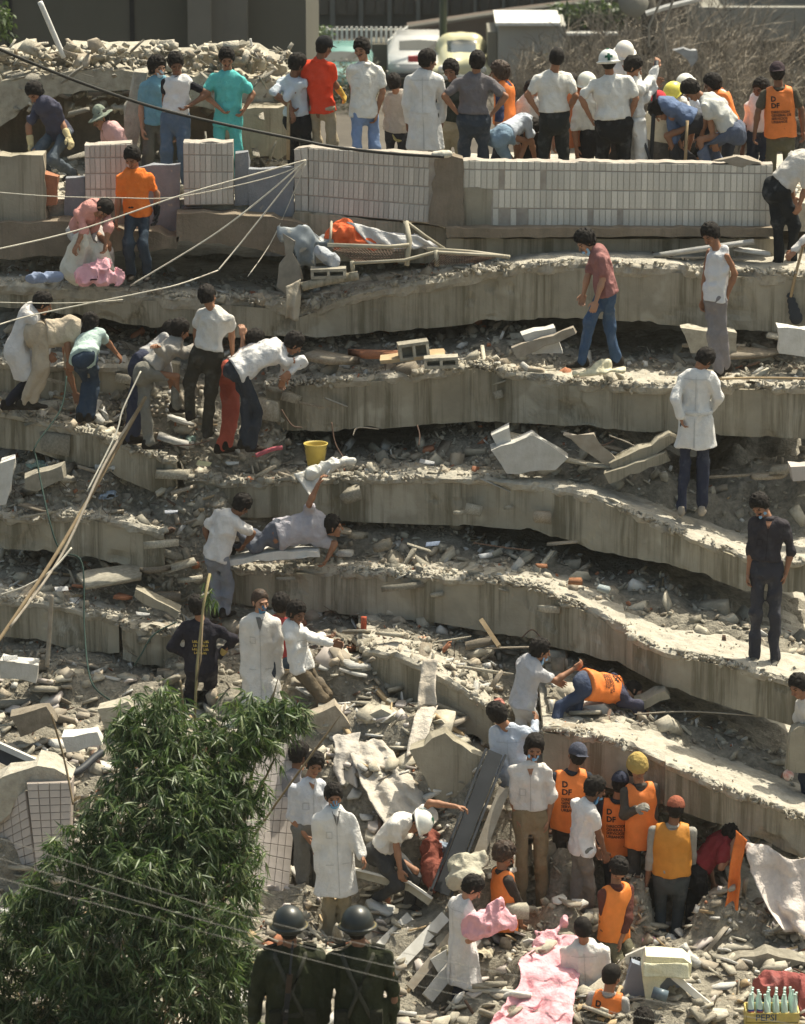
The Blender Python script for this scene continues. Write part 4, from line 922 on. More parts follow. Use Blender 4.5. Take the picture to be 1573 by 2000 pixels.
            child_world('tank_top' if top == 'tank' else ('jacket' if top == 'jacket' else 'shirt'), V, Q, cloth(tc, dust=.06), root, smooth=True)
        if top != 'tank' and sleeve != 'none' and not nohead:     # collar
            V, Q = sdf_mesh([prim(nk-up*.005*s-fwd*.005, nk-up*.002*s+fwd*.012, .076*s, .070*s, up, .45)], .014, 0, wr=.004); child_world('collar', V, Q, cloth(tc, dust=.06), root, smooth=True)
    if vest is not None:
        P = torso(.024)
        lo_ = bl-up*vlen*s; P += [prim(lo_, bl+up*.05, .162*s*wide+.024, .15*s*wide+.026, fwd, .78)]
        cx = nk
        V, Q = sdf_mesh(P, .017, .03, wr=.009, wsc=6, seed=sd_, cuts=[(lo_+up*.01, -up, .01), (nk+right*.145*s*wide, right+up*.12), (nk-right*.145*s*wide, -right+up*.12)], subs=[prim(nk+up*.02+fwd*.03, nk+up*.03-fwd*.03, .082*s, .082*s)])
        vo = child_world('vest', V, Q, mat('vest cloth', vest, tuple(x*.82 for x in vest), 7, rough=.6, bump=.006, bsc=18, spec=.3), root, smooth=True)
        if vtext:
            tree = BVHTree.FromPolygons([tuple(x) for x in V], [tuple(x) for x in Q]); sgn = -1 if vtext > 0 else 1
            o0 = c1+fwd*sgn*.5
            for txt, sz, du, dv, bo in (('D\nDF', .085*s, -.115*s, .05*s, .003), ('DIRECCION\nGENERAL DE\nSERVICIOS\nURBANOS', .042*s, -.115*s, -.13*s, .0012)):
                lv, lf = lettering(txt, sz, None, bo, 'LEFT')
                xr = right*(1 if sgn < 0 else -1); out = []
                for p in lv:
                    q0 = c1+xr*(p[0]+du)+up*(p[1]+dv)+fwd*sgn*.6; r_ = tree.ray_cast(Vector(q0), Vector(-fwd*sgn)); out.append((np.array(r_[0]) if r_[0] else q0-fwd*sgn*.45)+fwd*sgn*.005)
                child_world('lettering', np.array(out), lf, M['black'], root)
    # tailoring: placket, pockets, open neck, back seam, laid on the cloth
    if (top in ('shirt', 'coat') and not nohead and vest is None and detail) :
        g_ = [ch_ for ch_ in root.children if ch_.name.split('.')[0] in ('coat', 'shirt')][-1]; bs_ = np.array(root.location)
        tree = BVHTree.FromPolygons([tuple(np.array(v_.co)+bs_) for v_ in g_.data.vertices], [tuple(q_.vertices) for q_ in g_.data.polygons])
        def decal(nm, quads, m_, sgn, off=.006):
            lv, lf = [], []
            for (u0, v0, u1, v1, w0, w1) in quads:
                n_ = max(2, int(math.hypot(u1-u0, v1-v0)/.03)); b_ = len(lv)
                dx_, dy_ = (v1-v0), -(u1-u0); l_ = math.hypot(dx_, dy_)+1e-9; dx_ /= l_; dy_ /= l_
                for i_ in range(n_+1):
                    t_ = i_/n_; ww = w0+(w1-w0)*t_
                    for sd2 in (-1, 1):
                        u = u0+(u1-u0)*t_+dx_*ww*sd2; v = v0+(v1-v0)*t_+dy_*ww*sd2
                        q0 = bl+right*u+up*v+fwd*sgn*.6; r_ = tree.ray_cast(Vector(q0), Vector(-fwd*sgn), 1.2)
                        lv.append((np.array(r_[0]) if r_[0] else bl+right*u+up*v+fwd*sgn*.13)+fwd*sgn*off)
                lf += [(b_+2*i_, b_+2*i_+1, b_+2*i_+3, b_+2*i_+2) for i_ in range(n_)]
            child_world(nm, lv, lf, m_, root)
        dk_ = cloth(tuple(x*.66 for x in tc), dust=.04); front = math.cos(yw) < -.3  # darker than the cloth: paints in the shade along seam and pocket edges
        if front:
            lo2 = -(coatlen*s-.03) if top == 'coat' else (-.10 if hem != 'tuck' else .01)
            if sleeve in ('long', 'roll') or top == 'coat':
                decal('placket', [(.0, .40*s, .0, lo2, .004, .004)], dk_, 1); decal('pocket', [(.055, .24*s, .115, .24*s, .004, .004), (.055, .24*s, .055, .17*s, .003, .003), (.115, .24*s, .115, .17*s, .003, .003), (.055, .17*s, .115, .17*s, .003, .003)], dk_, 1)
                if top == 'coat': decal('pocket', [(.05, -.12*s, .13, -.12*s, .004, .004)], dk_, 1); decal('pocket', [(-.05, -.12*s, -.13, -.12*s, .004, .004)], dk_, 1); decal('open_neck', [(.0, .455*s, .0, .30*s, .045, .003)], cloth(GREY if skin != 1 else (.10,.05,.03)), 1, .005)
                else: decal('open_neck', [(.0, .455*s, .0, .37*s, .035, .003)], SKINS[skin], 1, .005)
        elif math.cos(yw) > .5 and (top == 'coat' or sleeve == 'long'):
            decal('back_seam', [(.0, .40*s, .0, -.02, .003, .003)] + ([(0, -.08, 0, -(coatlen*s-.02), .003, .011)] if top == 'coat' else []), dk_, -1); decal('yoke_seam', [(-.14, .37*s, .14, .37*s, .003, .003)], dk_, -1)
    info = dict(root=root, hA=hA, hB=hB, eA=eA, eB=eB, nk=nk, bl=bl, up=up, fwd=fwd, right=right, c1=c1, hx=hx, HM=HM, pel=pel, aA=aA, aB=aB, s=s)
    return info
NAVY=(.035,.04,.06); BLK=(.022,.022,.024); JEAN=(.07,.10,.16); DJEAN=(.04,.05,.075); KHAKI=(.30,.24,.16); ORG=(.85,.23,.05); BRN=(.12,.085,.05); OLV=(.12,.11,.07)
GLV=(.60,.50,.28)
# --- crowd on the roof ---
person('person in navy tee stooping at the far left of the roof with long cream gloves', 50.3, (68,180),(88,208),(112,250), yaw=215, look=(215,-40), A=(58,240,-.1,60,282,-.15), B=(118,232,-.1,134,268,-.2), FA=(95,350,0), FB=(140,345,0), tc=(.07,.07,.10), legs=(.10,.12,.14), gloves=(GLV,GLV), nd=-.12, hem='out')
person('crouching person in grey green brimmed hat and pink plaid shirt', 50.4, (197,232),(218,258),(242,305), yaw=235, look=(240,-20), tc=(.66,.40,.38), sleeve='long', hat='hat', hatc=(.22,.25,.20), legs=JEAN, FA=(215,365,-.1), FB=(250,368,0))
person('curly haired person in light blue tee with face mask, left of the white vest', 50.6, (308,130),(310,160),(304,222), yaw=165, look=(140,-5), hair='curly', tc=(.16,.32,.40), legs=(.15,.14,.12), mask=('on',(.55,.68,.75)), skin=2, hem='out')
person('person in white sleeveless vest over a black tee, hands on hips', 50.1, (343,120),(349,152),(344,218), yaw=185, look=(170,-22), B=(402,180,.0,362,212,-.12), tc=(.78,.76,.74), sleeve='none', undertop=((.02,.02,.025),.5), legs=(.10,.14,.20), skin=1, A=(322,190,.05,325,222,.1))
person('person in turquoise scrubs with hands on hips', 50.2, (443,112),(446,143),(446,214), yaw=188, look=(175,-18), must=True, A=(400,180,.0,430,212,-.12), B=(490,178,.0,478,212,-.1), tc=(.12,.50,.47), hem='long', legs=(.11,.46,.43), sleeve='short', wide=1.05, flare=.015)
i1=person('person in pale blue shirt leaning with both hands on an upright wooden handle', 50.3, (584,122),(570,152),(580,222), yaw=35, look=(60,-20), A=(538,178,-.1,562,205,-.15), B=(560,190,-.15,566,208,-.2), tc=(.60,.65,.70), sleeve='roll', legs=BLK, skin=1, nd=-.05)
person('person in bright red polo and black cap with a yellow work glove', 50.2, (634,92),(620,117),(628,200), yaw=25, look=(50,-15), B=(652,160,.05,668,183,.15), A=(600,180,.1,606,215,.2), tc=(.72,.07,.03), hat='cap', hatc=(.02,.02,.022), legs=(.36,.30,.21), gloves=(None,(.62,.42,.10)), hem='out', skin=1)
person('person in white medical tunic and light blue trousers facing the camera', 50.0, (705,90),(713,121),(712,208), yaw=160, look=(205,-8), B=(748,178,0,733,232,-.03), A=(690,180,.2,700,220,.25), tc=(.78,.76,.70), hem='out', legs=(.20,.28,.45), skin=0, must=True, wide=1.05)
person('small dark haired youth in beige shirt with a glove, beside the long white coat', 50.5, (768,154),(780,186),(774,240), yaw=20, s=.88, tc=(.42,.37,.32), legs=(.04,.04,.045), B=(808,220,0,800,262,.0), A=(756,225,.05,772,268,-.05), gloves=((.42,.36,.16),None), hem='out')
person('person in long belted white coat seen from behind on the roof', 50.0, (838,114),(828,146),(830,212), yaw=10, look=(60,-10), B=(862,190,.05,864,238,.1), belts='coat', top='coat', sleeve='long', coatlen=.5, legs=BLK, skin=1, hair='thick')
person('dark clothed person almost hidden behind the long white coat', 50.8, (880,135),(888,165),(886,235), yaw=200, tc=(.03,.035,.03), sleeve='long', legs=(.30,.26,.18), skin=1)
person('person in grey tee with dark sleeve trims, hands on hips, back to camera', 50.0, (933,118),(928,150),(926,220), yaw=2, A=(868,188,-.05,894,220,.0), B=(988,188,-.05,962,222,.0), tc=(.17,.155,.16), legs=(.05,.06,.075), wide=1.12, hair='thick')
person('person in orange vest and navy sleeves talking, facing left', 50.7, (972,138),(985,168),(985,232), yaw=290, look=(280,-5), tc=(.04,.05,.10), sleeve='long', vest=ORG, legs=NAVY, hair='curly', skin=0, hairm='hairb')
person('person bending over with pale tee riding up above light blue jeans', 50.2, (1035,252),(1018,240),(985,262), yaw=50, nd=.25, look=(60,-60), A=(1010,280,.3,1010,310,.35), B=(1040,285,.2,1045,310,.3), tc=(.50,.54,.60), legs=(.22,.31,.40), FA=(955,345,-.1), FB=(1005,345,.1))
person('grey haired crouching person half hidden behind the white tee', 50.9, (1040,180),(1040,210),(1035,255), yaw=180, tc=(.75,.72,.66), legs=BLK, skin=2)
person('person in white tee and black trousers, hands at the back of the hips', 50.0, (1089,108),(1080,143),(1082,216), yaw=-5, A=(1030,185,-.05,1052,220,-.02), B=(1125,188,-.05,1104,224,.05), tc=(.80,.77,.70), legs=(.03,.032,.03), wide=1.1, hair='short')
person('person with orange checked vest bending in the gap behind the white tee', 50.8, (1115,170),(1116,198),(1118,240), yaw=180, tc=(.62,.18,.08), sleeve='long', vest=(.62,.20,.08), vlen=.3, legs=BLK, skin=2, look=(180,-50), hair='short')
person('person in white shirt and white helmet seen behind the broad shouldered medic', 50.7, (1148,165),(1155,195),(1158,250), yaw=160, tc=(.76,.75,.70), hat='helmet', hatc=(.72,.72,.62), legs=BLK, sleeve='long')
person('broad shouldered medic with a green cross on the white helmet, hands on hips', 49.9, (1189,122),(1192,150),(1198,230), yaw=0, A=(1138,190,-.05,1155,232,.0), B=(1243,192,-.05,1228,238,.0), tc=(.80,.78,.72), hat='helmet', hatc=(.75,.75,.70), extra='cross', legs=(.022,.022,.022), wide=1.3, hair='short')
person('distant helmeted rescuer looking down, behind the medic with the cross', 51.6, (1220,105),(1218,130),(1218,190), yaw=180, tc=(.78,.76,.72), hat='helmet', hatc=(.74,.70,.64), legs=BLK, look=(180,-30), sleeve='long')
i2=person('dark haired person all in white holding a tall black pole', 50.1, (1238,130),(1238,160),(1238,225), yaw=60, look=(100,-25), B=(1270,160,.1,1281,130,.2), A=(1262,190,.0,1279,168,.1), tc=(.80,.79,.76), sleeve='long', legs=(.74,.73,.70), wide=1.0)
person('crouching person in red cap and cream shirt behind the black pole', 50.5, (1290,200),(1298,228),(1292,275), yaw=200, look=(190,-40), tc=(.72,.66,.52), sleeve='short', hat='cap', hatc=(.55,.05,.06), legs=(.12,.11,.10), skin=1)
i3=person('person in blue shirt bent double over a shovel handle', 50.2, (1294,212),(1318,212),(1352,232), yaw=270, nd=0, look=(270,-70), A=(1312,245,0,1316,280,.0), B=(1322,250,.05,1330,290,.05), tc=(.13,.18,.30), sleeve='long', legs=(.05,.05,.055), FA=(1330,330,0), FB=(1362,330,.1), hair='thick')
person('stooping worker in yellow helmet behind the blue shirt', 50.8, (1318,185),(1326,212),(1330,262), yaw=230, look=(230,-40), tc=(.7,.68,.66), hat='helmet', hatc=(.80,.72,.12), legs=BLK)
person('worker in round white helmet above the yellow helmet', 51.2, (1340,168),(1342,196),(1342,255), yaw=200, look=(200,-40), tc=(.5,.55,.62), hat='helmet', hatc=(.75,.73,.66), legs=BLK)
i4=person('person in light grey tee bent over with hanging arms, right of the blue shirt', 49.95, (1348,176),(1376,190),(1425,246), yaw=285, look=(250,-55), A=(1388,235,-.05,1396,280,-.02), B=(1378,235,.1,1370,268,.12), tc=(.62,.62,.58), legs=(.10,.12,.17), FA=(1385,345,-.1), FB=(1425,345,.1), gloves=(None,None), back=.03)
person('person in orange vest with grey long sleeves behind the bent grey tee', 50.5, (1388,162),(1408,188),(1425,245), yaw=270, look=(262,-20), tc=(.62,.60,.57), sleeve='long', vest=ORG, legs=(.06,.07,.09), skin=1)
person('person in dark cap and orange lettered vest seen from behind at the roof right end', 49.9, (1518,134),(1522,165),(1525,255), yaw=0, A=(1484,210,-.05,1472,278,-.02), B=(1562,205,.0,1570,262,.02), tc=(.10,.085,.06), sleeve='short', vest=ORG, vtext=1, legs=OLV, hat='capback', hatc=(.05,.035,.04), skin=1, wide=1.08)
person('person in white shirt partly hidden by the orange lettered vest on the roof', 50.5, (1486,175),(1486,200),(1486,255), yaw=220, tc=(.76,.75,.74), sleeve='short', legs=DJEAN, skin=1)
person('person in pale shirt and black trousers stooping at the upper right picture edge', 48.6, (1592,300),(1572,312),(1528,358), yaw=60, look=(70,-40), tc=(.62,.58,.52), sleeve='short', legs=(.02,.022,.024), FA=(1520,440,0,1522,520,0), FB=(1553,440,0,1548,520,.1), B=(1573,370,-.1,1562,400,-.1), nd=0, back=.03)
i5=person('person at the right edge in white long sleeve gripping a shovel', 48.2, (1640,420),(1622,450),(1615,530), yaw=290, tc=(.74,.70,.66), sleeve='long', legs=(.05,.07,.11), A=(1580,465,-.2,1552,490,-.25), FA=(1590,690,0), FB=(1625,690,0), s=1.0)
# --- upper terrace left ---
person('person in orange polo shirt standing with dark gloves in front of the tiled stub', 48.75, (258,302),(262,337),(268,402), yaw=185, look=(200,-28), A=(232,382,.0,228,428,-.03), B=(305,375,.0,306,418,-.03), tc=(.80,.20,.04), hem='out', legs=(.04,.055,.075), FA=(256,540,-.05), FB=(288,540,-.05), gloves=(None,BLK), belts=BLK)
i6=person('person in pink plaid shirt stooping over a white sack', 48.7, (198,408),(180,402),(165,440), yaw=150, nd=-.3, look=(160,-65), A=(160,440,-.35,158,462,-.4), B=(212,445,-.35,208,470,-.4), tc=(.66,.32,.28), sleeve='roll', legs=(.58,.54,.50), FA=(140,540,.0), FB=(216,538,.0), hair='short', skin=0, wide=1.1)
# --- second tier right ---
person('person in maroon patterned shirt and blue jeans walking on the second floor edge', 47.2, (1136,466),(1166,492),(1182,556), yaw=262, look=(245,-35), B=(1178,545,-.15,1164,590,-.2), A=(1148,540,.1,1140,575,.1), tc=(.30,.14,.13), sleeve='short', hem='out', legs=(.06,.10,.17), FA=(1150,632,.0,1136,712,.0), FB=(1190,630,.1,1204,710,.1), mask=('chin',(.35,.55,.75)), hair='curly', skin=2, back=.02)
person('person in white tank top and grey trousers looking down', 47.0, (1386,455),(1404,484),(1398,566), yaw=235, look=(225,-30), B=(1436,535,-.05,1416,590,-.05), A=(1378,540,.1,1374,586,.08), top='tank', tc=(.80,.78,.77), sleeve='none', hem='out', legs=(.24,.22,.22), FA=(1404,730,-.0), FB=(1418,722,.1), hair='thick', skin=0)
# --- left group digging at the second floor ---
person('person in long white coat leaning right at the far left edge', 47.6, (84,594),(62,606),(38,668), yaw=75, look=(85,-25), A=(50,650,.0,75,690,-.05), B=(70,655,-.1,95,690,-.1), top='coat', sleeve='long', coatlen=.42, tc=(.74,.70,.66), legs=(.03,.03,.04), FA=(15,795,0), FB=(45,790,.1))
person('person in khaki trousers and shirt bent over into the gap', 47.5, (168,655),(140,648),(88,652), yaw=90, look=(90,-40), nd=.1, B=(130,690,.0,135,705,.0), tc=(.50,.42,.32), sleeve='short', legs=(.46,.38,.28), FA=(75,720,-.1,48,795,-.1), FB=(92,715,-.05,62,795,-.1), nohead=False)
person('person in pale green tee and blue jeans reaching into the dark gap', 47.3, (176,636),(176,655),(166,690), yaw=15, nd=.35, look=(20,-30), B=(205,662,.4,228,690,.5), A=(140,672,.4,128,690,.5), tc=(.48,.60,.55), legs=(.045,.065,.095), FA=(158,818,.0), FB=(175,818,.05), hem='out')
person('person in dark blue work trousers stooping beside the pole end', 47.5, (330,660),(322,672),(285,702), yaw=75, nd=.2, look=(70,-40), A=(300,700,0,306,684,-.1), tc=(.40,.39,.38), sleeve='long', legs=(.05,.055,.085), FA=(262,780,0,250,862,0), FB=(272,780,0,262,868,0), skin=0)
person('person in grey shirt climbing with one knee raised on the rubble', 47.1, (352,646),(340,672),(296,716), yaw=80, nd=.1, look=(60,-20), A=(318,690,-.1,308,680,-.2), B=(360,690,.1,375,680,.2), tc=(.33,.31,.28), sleeve='long', legs=(.20,.19,.16), FA=(283,790,-.05,292,872,-.1), FB=(345,735,.0,345,800,.05), skin=0)
person('person in off white tee seen from behind, bracing a hand on the rubble', 47.0, (406,580),(421,606),(408,680), yaw=15, look=(30,-15), B=(452,645,.1,454,690,.15), A=(385,640,.1,382,672,.2), tc=(.62,.59,.54), legs=(.045,.04,.03), FA=(370,750,0,372,815,.0), FB=(412,765,.0,405,850,.0), hem='tuck', wide=1.05, hair='thick')
person('person in red trousers behind the bent white shirt with a raised arm', 47.4, (500,670),(490,690),(455,718), yaw=60, nd=.2, B=(478,690,.2,474,655,.25), tc=(.60,.56,.54), sleeve='roll', legs=(.40,.10,.07), FA=(446,800,0,432,880,0), FB=(458,800,0,446,885,0), skin=2)
person('person in white shirt and black trousers bent over beneath the hanging rag', 46.9, (574,672),(556,682),(478,716), yaw=65, nd=.12, look=(70,-40), B=(576,705,.0,566,728,-.05), A=(560,715,.15,555,730,.2), tc=(.76,.74,.72), sleeve='long', hem='out', legs=(.04,.045,.055), FA=(486,800,0,478,885,0), FB=(505,800,0,492,888,.05), wide=1.1, back=.06)
# --- middle ---
person('person in knee length white coat standing with back to camera on the third floor edge', 46.2, (1376,704),(1362,728),(1360,798), yaw=8, look=(40,-50), A=(1320,780,-.1,1330,815,-.12), B=(1404,775,.0,1388,800,.12), top='coat', sleeve='long', coatlen=.45, belts='coat', tc=(.82,.80,.76), legs=(.035,.04,.065), FA=(1332,1000,.0), FB=(1372,1000,.05), wide=1.05, shoes=(.35,.30,.24))
person('person in dark shirt with sleeves rolled, standing on the bright slab at the right', 44.2, (1482,984),(1504,1012),(1498,1092), yaw=190, look=(215,-35), A=(1468,1080,.0,1460,1135,-.02), B=(1546,1075,.0,1532,1135,-.03), tc=(.045,.04,.045), sleeve='roll', legs=(.05,.05,.06), FA=(1474,1288,.0), FB=(1514,1292,.02), must=True, mask=('chin',(.30,.50,.70)), hem='tuck', shoes=(.12,.11,.09))
person('dark haired person cut off at the right edge under the bright slab', 43.2, (1556,1336),(1578,1366),(1592,1440), yaw=240, look=(230,-20), tc=(.70,.66,.60), legs=DJEAN)
person('person in white tee crouched with back to camera below the hanging cloth', 46.3, (478,984),(448,1004),(426,1072), yaw=40, look=(50,-35), B=(482,1035,-.05,478,1064,.05), A=(412,1020,.1,408,1060,.15), tc=(.78,.74,.70), legs=(.24,.25,.28), FA=(420,1140,.1,425,1200,.1), FB=(446,1140,.1,440,1200,.1), hair='thick', skin=1, hem='out')
person('person lying on one side in grey striped shirt, reaching up to the white cloth', 46.4, (655,1030),(622,1025),(560,1040), yaw=180, look=(90,0), nd=.1, A=(604,985,-.1,622,945,-.1), B=(640,1060,.1,650,1070,.1), tc=(.42,.40,.43), sleeve='short', hem='out', legs=(.12,.13,.16), FA=(500,1070,-.05,470,1055,.05), FB=(495,1045,.1,470,1065,.15), wide=1.12, skin=0)
i7=person('person in navy coveralls with yellow lettering on the back, hands on hips', 45.2, (384,1182),(394,1215),(393,1290), yaw=0, look=(-20,-10), A=(336,1262,-.02,372,1284,.02), B=(456,1250,.0,420,1290,.1), tc=(.028,.026,.034), sleeve='long', hem='out', legs=(.026,.024,.032), FA=(368,1428,.0), FB=(412,1428,.0), gloves=(None,(.45,.33,.12)), hair='thick', wide=1.12)
person('balding person in white coat and blue face mask left of the white sweater', 44.9, (509,1172),(508,1207),(510,1280), yaw=180, look=(150,-5), A=(478,1270,-.02,480,1318,-.06), B=(545,1270,.0,545,1315,.0), top='coat', sleeve='long', coatlen=.52, tc=(.78,.74,.68), legs=(.05,.06,.08), FA=(495,1440,0), FB=(530,1440,0), hair='under', hairm='hairb', mask=('on',(.10,.24,.38)), skin=2, s=1.04)
person('dark haired person in red shirt standing behind the masked white coat', 45.5, (550,1180),(548,1210),(552,1280), yaw=200, look=(20,0), tc=(.35,.06,.06), legs=(.06,.09,.13), sleeve='short', skin=1)
person('young person in white sweater with navy collar reaching out over the slab', 44.6, (582,1192),(570,1226),(586,1288), yaw=110, look=(135,-15), B=(612,1248,-.1,650,1256,-.12), A=(600,1240,.2,640,1244,.25), tc=(.80,.78,.74), sleeve='long', hem='out', legs=(.14,.11,.075), FA=(590,1420,0), FB=(612,1425,.1), hair='thick', skin=1)
person('person in light grey blue tee stretching an arm into the hole', 43.9, (1060,1268),(1036,1294),(1024,1360), yaw=60, look=(75,-15), B=(1085,1330,.0,1122,1306,.1), A=(1060,1320,.3,1085,1330,.4), tc=(.50,.49,.50), legs=(.62,.60,.56), FA=(1020,1420,0,1010,1480,0), FB=(1050,1420,.1,1040,1480,.1), hem='out', mask=('chin',(.35,.55,.75)))
i8=person('rescuer in orange lettered vest crawling head first into the gap', 43.9, (1262,1360),(1232,1352),(1152,1338), yaw=95, nd=.42, hd=.15, A=(1235,1375,.1,1255,1390,.2), B=(1230,1380,.0,1250,1395,.1), tc=(.06,.06,.09), sleeve='long', vest=ORG, vtext=1, prone=(0,.75,-.65), legs=(.05,.065,.11), FA=(1110,1370,-.1,1090,1405,-.15), FB=(1130,1385,-.0,1100,1395,.1), hair='short')
# illegible yellow print on the back of the coveralls
_o = i7; _sh = [ch for ch in _o['root'].children if ch.name.startswith('shirt')][0]; _b = np.array(_o['root'].location)
_tv = np.array([v.co[:] for v in _sh.data.vertices])+_b; _tree = BVHTree.FromPolygons([tuple(x) for x in _tv], [tuple(q.vertices) for q in _sh.data.polygons])
_lv = []; _lf = []
def _mark(u0, u1, v0, v1):
    k = len(_lv)
    for u, v in ((u0,v0),(u1,v0),(u1,v1),(u0,v1)):
        q0 = _o['c1']+_o['right']*u+_o['up']*v-_o['fwd']*.6; r_ = _tree.ray_cast(Vector(q0), Vector(_o['fwd'])); _lv.append((np.array(r_[0]) if r_[0] else q0+_o['fwd']*.45)-_o['fwd']*.006)
    _lf.append((k,k+1,k+2,k+3))
for _r, _n in enumerate((9,8,9,7)):
    for _i in range(_n):
        if (_i*7+_r*3) % 6 == 5: continue
        _u = (_i-_n/2)*.0215; _v = -.045-_r*.045; _mark(_u, _u+.015, _v-.03, _v-.004 if _i % 2 else _v-.018); _mark(_u, _u+.006, _v-.03, _v)
for _i in range(4): _mark(-.012, .012, .01+_i*.022, .026+_i*.022)
child_world('printing', _lv, _lf, cloth((.55,.40,.10), dust=.1), _o['root'])['kind'] = 'stuff'
# --- lower right group ---
person('person in pale blue tunic and white trousers seen from behind, left of the moustached man', 43.0, (966,1392),(996,1418),(1004,1510), yaw=20, look=(-30,-15), A=(968,1495,.0,964,1560,-.02), B=(1040,1440,.15,1046,1412,.3), tc=(.58,.63,.72), sleeve='long', hem='long', legs=(.68,.68,.68), FA=(992,1690,.0), FB=(1012,1690,.1), s=1.05)
person('long haired moustached person in off white shirt and khaki trousers', 42.4, (1045,1456),(1036,1492),(1036,1578), yaw=180, look=(175,-18), A=(1002,1556,.0,1010,1600,-.03), B=(1078,1556,.0,1070,1604,-.03), tc=(.72,.67,.62), sleeve='roll', legs=(.26,.20,.12), FA=(1018,1775,.0), FB=(1060,1780,.05), must=True, hair='long', hem='tuck', mask=('chin',(.25,.50,.75)), skin=0, s=1.04)
person('rescuer in dark cap and orange lettered vest, back to camera beside the moustached man', 42.7, (1128,1472),(1116,1506),(1112,1598), yaw=-8, look=(-25,0), tc=(.03,.035,.045), sleeve='short', vest=ORG, vtext=1, legs=(.05,.04,.035), hat='capback', hatc=(.07,.075,.10), FA=(1095,1790,0), FB=(1130,1790,0), skin=1, s=1.03, wide=1.1, vlen=.12)
person('person in white polo shirt and grey trousers in profile, facing right', 42.2, (1166,1540),(1142,1566),(1138,1645), yaw=62, look=(75,-18), B=(1168,1622,-.05,1186,1680,.0), A=(1150,1620,.2,1170,1670,.25), tc=(.80,.77,.74), sleeve='short', hem='out', legs=(.19,.18,.16), FA=(1120,1818,.0), FB=(1146,1818,.1), mask=('chin',(.16,.38,.62)), skin=1, s=1.02)
person('rescuer in orange lettered vest between the white polo and the knitted cap', 42.9, (1212,1528),(1206,1562),(1206,1650), yaw=5, tc=(.03,.035,.05), sleeve='long', vest=ORG, vtext=1, legs=(.04,.04,.045), hat='cap', hatc=(.04,.045,.07), wide=1.0, vlen=.12, FA=(1195,1820,0), FB=(1220,1820,0))
person('young person in mustard knitted cap, orange vest and heavy gloves', 42.6, (1246,1500),(1250,1532),(1254,1620), yaw=165, look=(170,-20), A=(1220,1592,-.1,1246,1580,-.28), B=(1275,1610,.0,1270,1650,.0), tc=(.075,.065,.055), sleeve='long', vest=ORG, legs=(.06,.055,.05), hat='beanie', hatc=(.42,.30,.10), gloves=((.28,.26,.22),(.28,.26,.22)), hair='long', skin=0, vlen=.2, s=1.02)
person('broad backed rescuer in plain mustard orange vest and reddish cap', 42.3, (1320,1580),(1314,1612),(1312,1700), yaw=3, tc=(.34,.32,.28), sleeve='long', vest=(.62,.25,.035), legs=(.07,.08,.085), hat='cap', hatc=(.30,.10,.06), A=(1272,1680,.0,1262,1730,.0), B=(1352,1680,.1,1350,1720,.15), FA=(1290,1862,0), FB=(1318,1862,.05), wide=1.22, skin=1, s=1.02, vlen=.05)
person('person in maroon top and black trousers bending in under the slab', 42.5, (1432,1630),(1412,1642),(1366,1692), yaw=70, nd=.1, look=(75,-20), B=(1415,1665,-.1,1440,1640,.0), tc=(.22,.03,.035), sleeve='short', legs=(.018,.018,.02), FA=(1352,1780,.0,1340,1865,.0), FB=(1372,1775,.05,1378,1860,.1), hem='tuck', skin=0)
person('helmeted medic with green cross stooping and stretching one arm to the right', 42.0, (806,1606),(795,1602),(752,1652), yaw=130, nd=-.12, look=(165,-60), B=(840,1568,-.0,895,1576,.0), A=(775,1655,-.2,782,1700,-.25), tc=(.80,.76,.70), sleeve='short', hat='helmet', hatc=(.78,.77,.70), extra='cross', legs=(.06,.06,.06), FA=(735,1765,.05), FB=(800,1770,.0), skin=0, s=1.02, back=.03)
person('dark haired person in grey tee and black trousers behind the pale shirt', 42.9, (588,1472),(572,1502),(562,1592), yaw=100, look=(60,-5), tc=(.24,.23,.24), sleeve='short', A=(548,1580,-.05,556,1610,-.12), legs=(.025,.022,.022), FA=(552,1800,0), FB=(580,1800,.1), hair='thick', skin=1, s=1.03)
person('person in pale shirt with rolled sleeves, red string at the elbow, facing the camera', 42.4, (616,1492),(602,1524),(602,1604), yaw=150, look=(165,-12), A=(566,1596,-.05,598,1634,-.15), tc=(.62,.63,.66), sleeve='roll', hem='tuck', legs=(.16,.155,.14), FA=(590,1818,0), FB=(618,1815,.1), hair='thick', skin=0, s=1.03)
person('doctor in white coat wearing a blue face mask in front of the two standing men', 41.9, (652,1552),(654,1588),(656,1660), yaw=170, look=(170,-8), A=(618,1650,.0,622,1712,-.02), B=(694,1640,-.02,708,1672,-.1), top='coat', sleeve='long', coatlen=.48, tc=(.80,.78,.74), legs=(.34,.28,.18), FA=(640,1850,0), FB=(670,1850,.05), mask=('on',(.16,.40,.62)), hair='thick', skin=0, s=1.02)
person('person in orange vest and dark brown sleeves behind the bundle carrier', 41.8, (986,1672),(982,1700),(985,1790), yaw=70, look=(95,-25), tc=(.05,.04,.035), sleeve='long', vest=ORG, legs=(.09,.07,.045), FA=(975,1925,0), FB=(1010,1920,.1), hair='curly', hairm='hairb', B=(1015,1770,-.05,1018,1810,0), vlen=.14, s=1.02)
i9=person('medic in white coat carrying a pink bundle in both arms', 41.0, (928,1728),(906,1762),(904,1838), yaw=60, look=(85,-40), B=(915,1838,-.15,962,1816,-.15), A=(930,1800,.2,965,1790,.15), top='coat', sleeve='short', coatlen=.47, tc=(.80,.76,.73), legs=(.035,.042,.07), FA=(890,2045,0), FB=(930,2035,.1), hair='thick', skin=2)
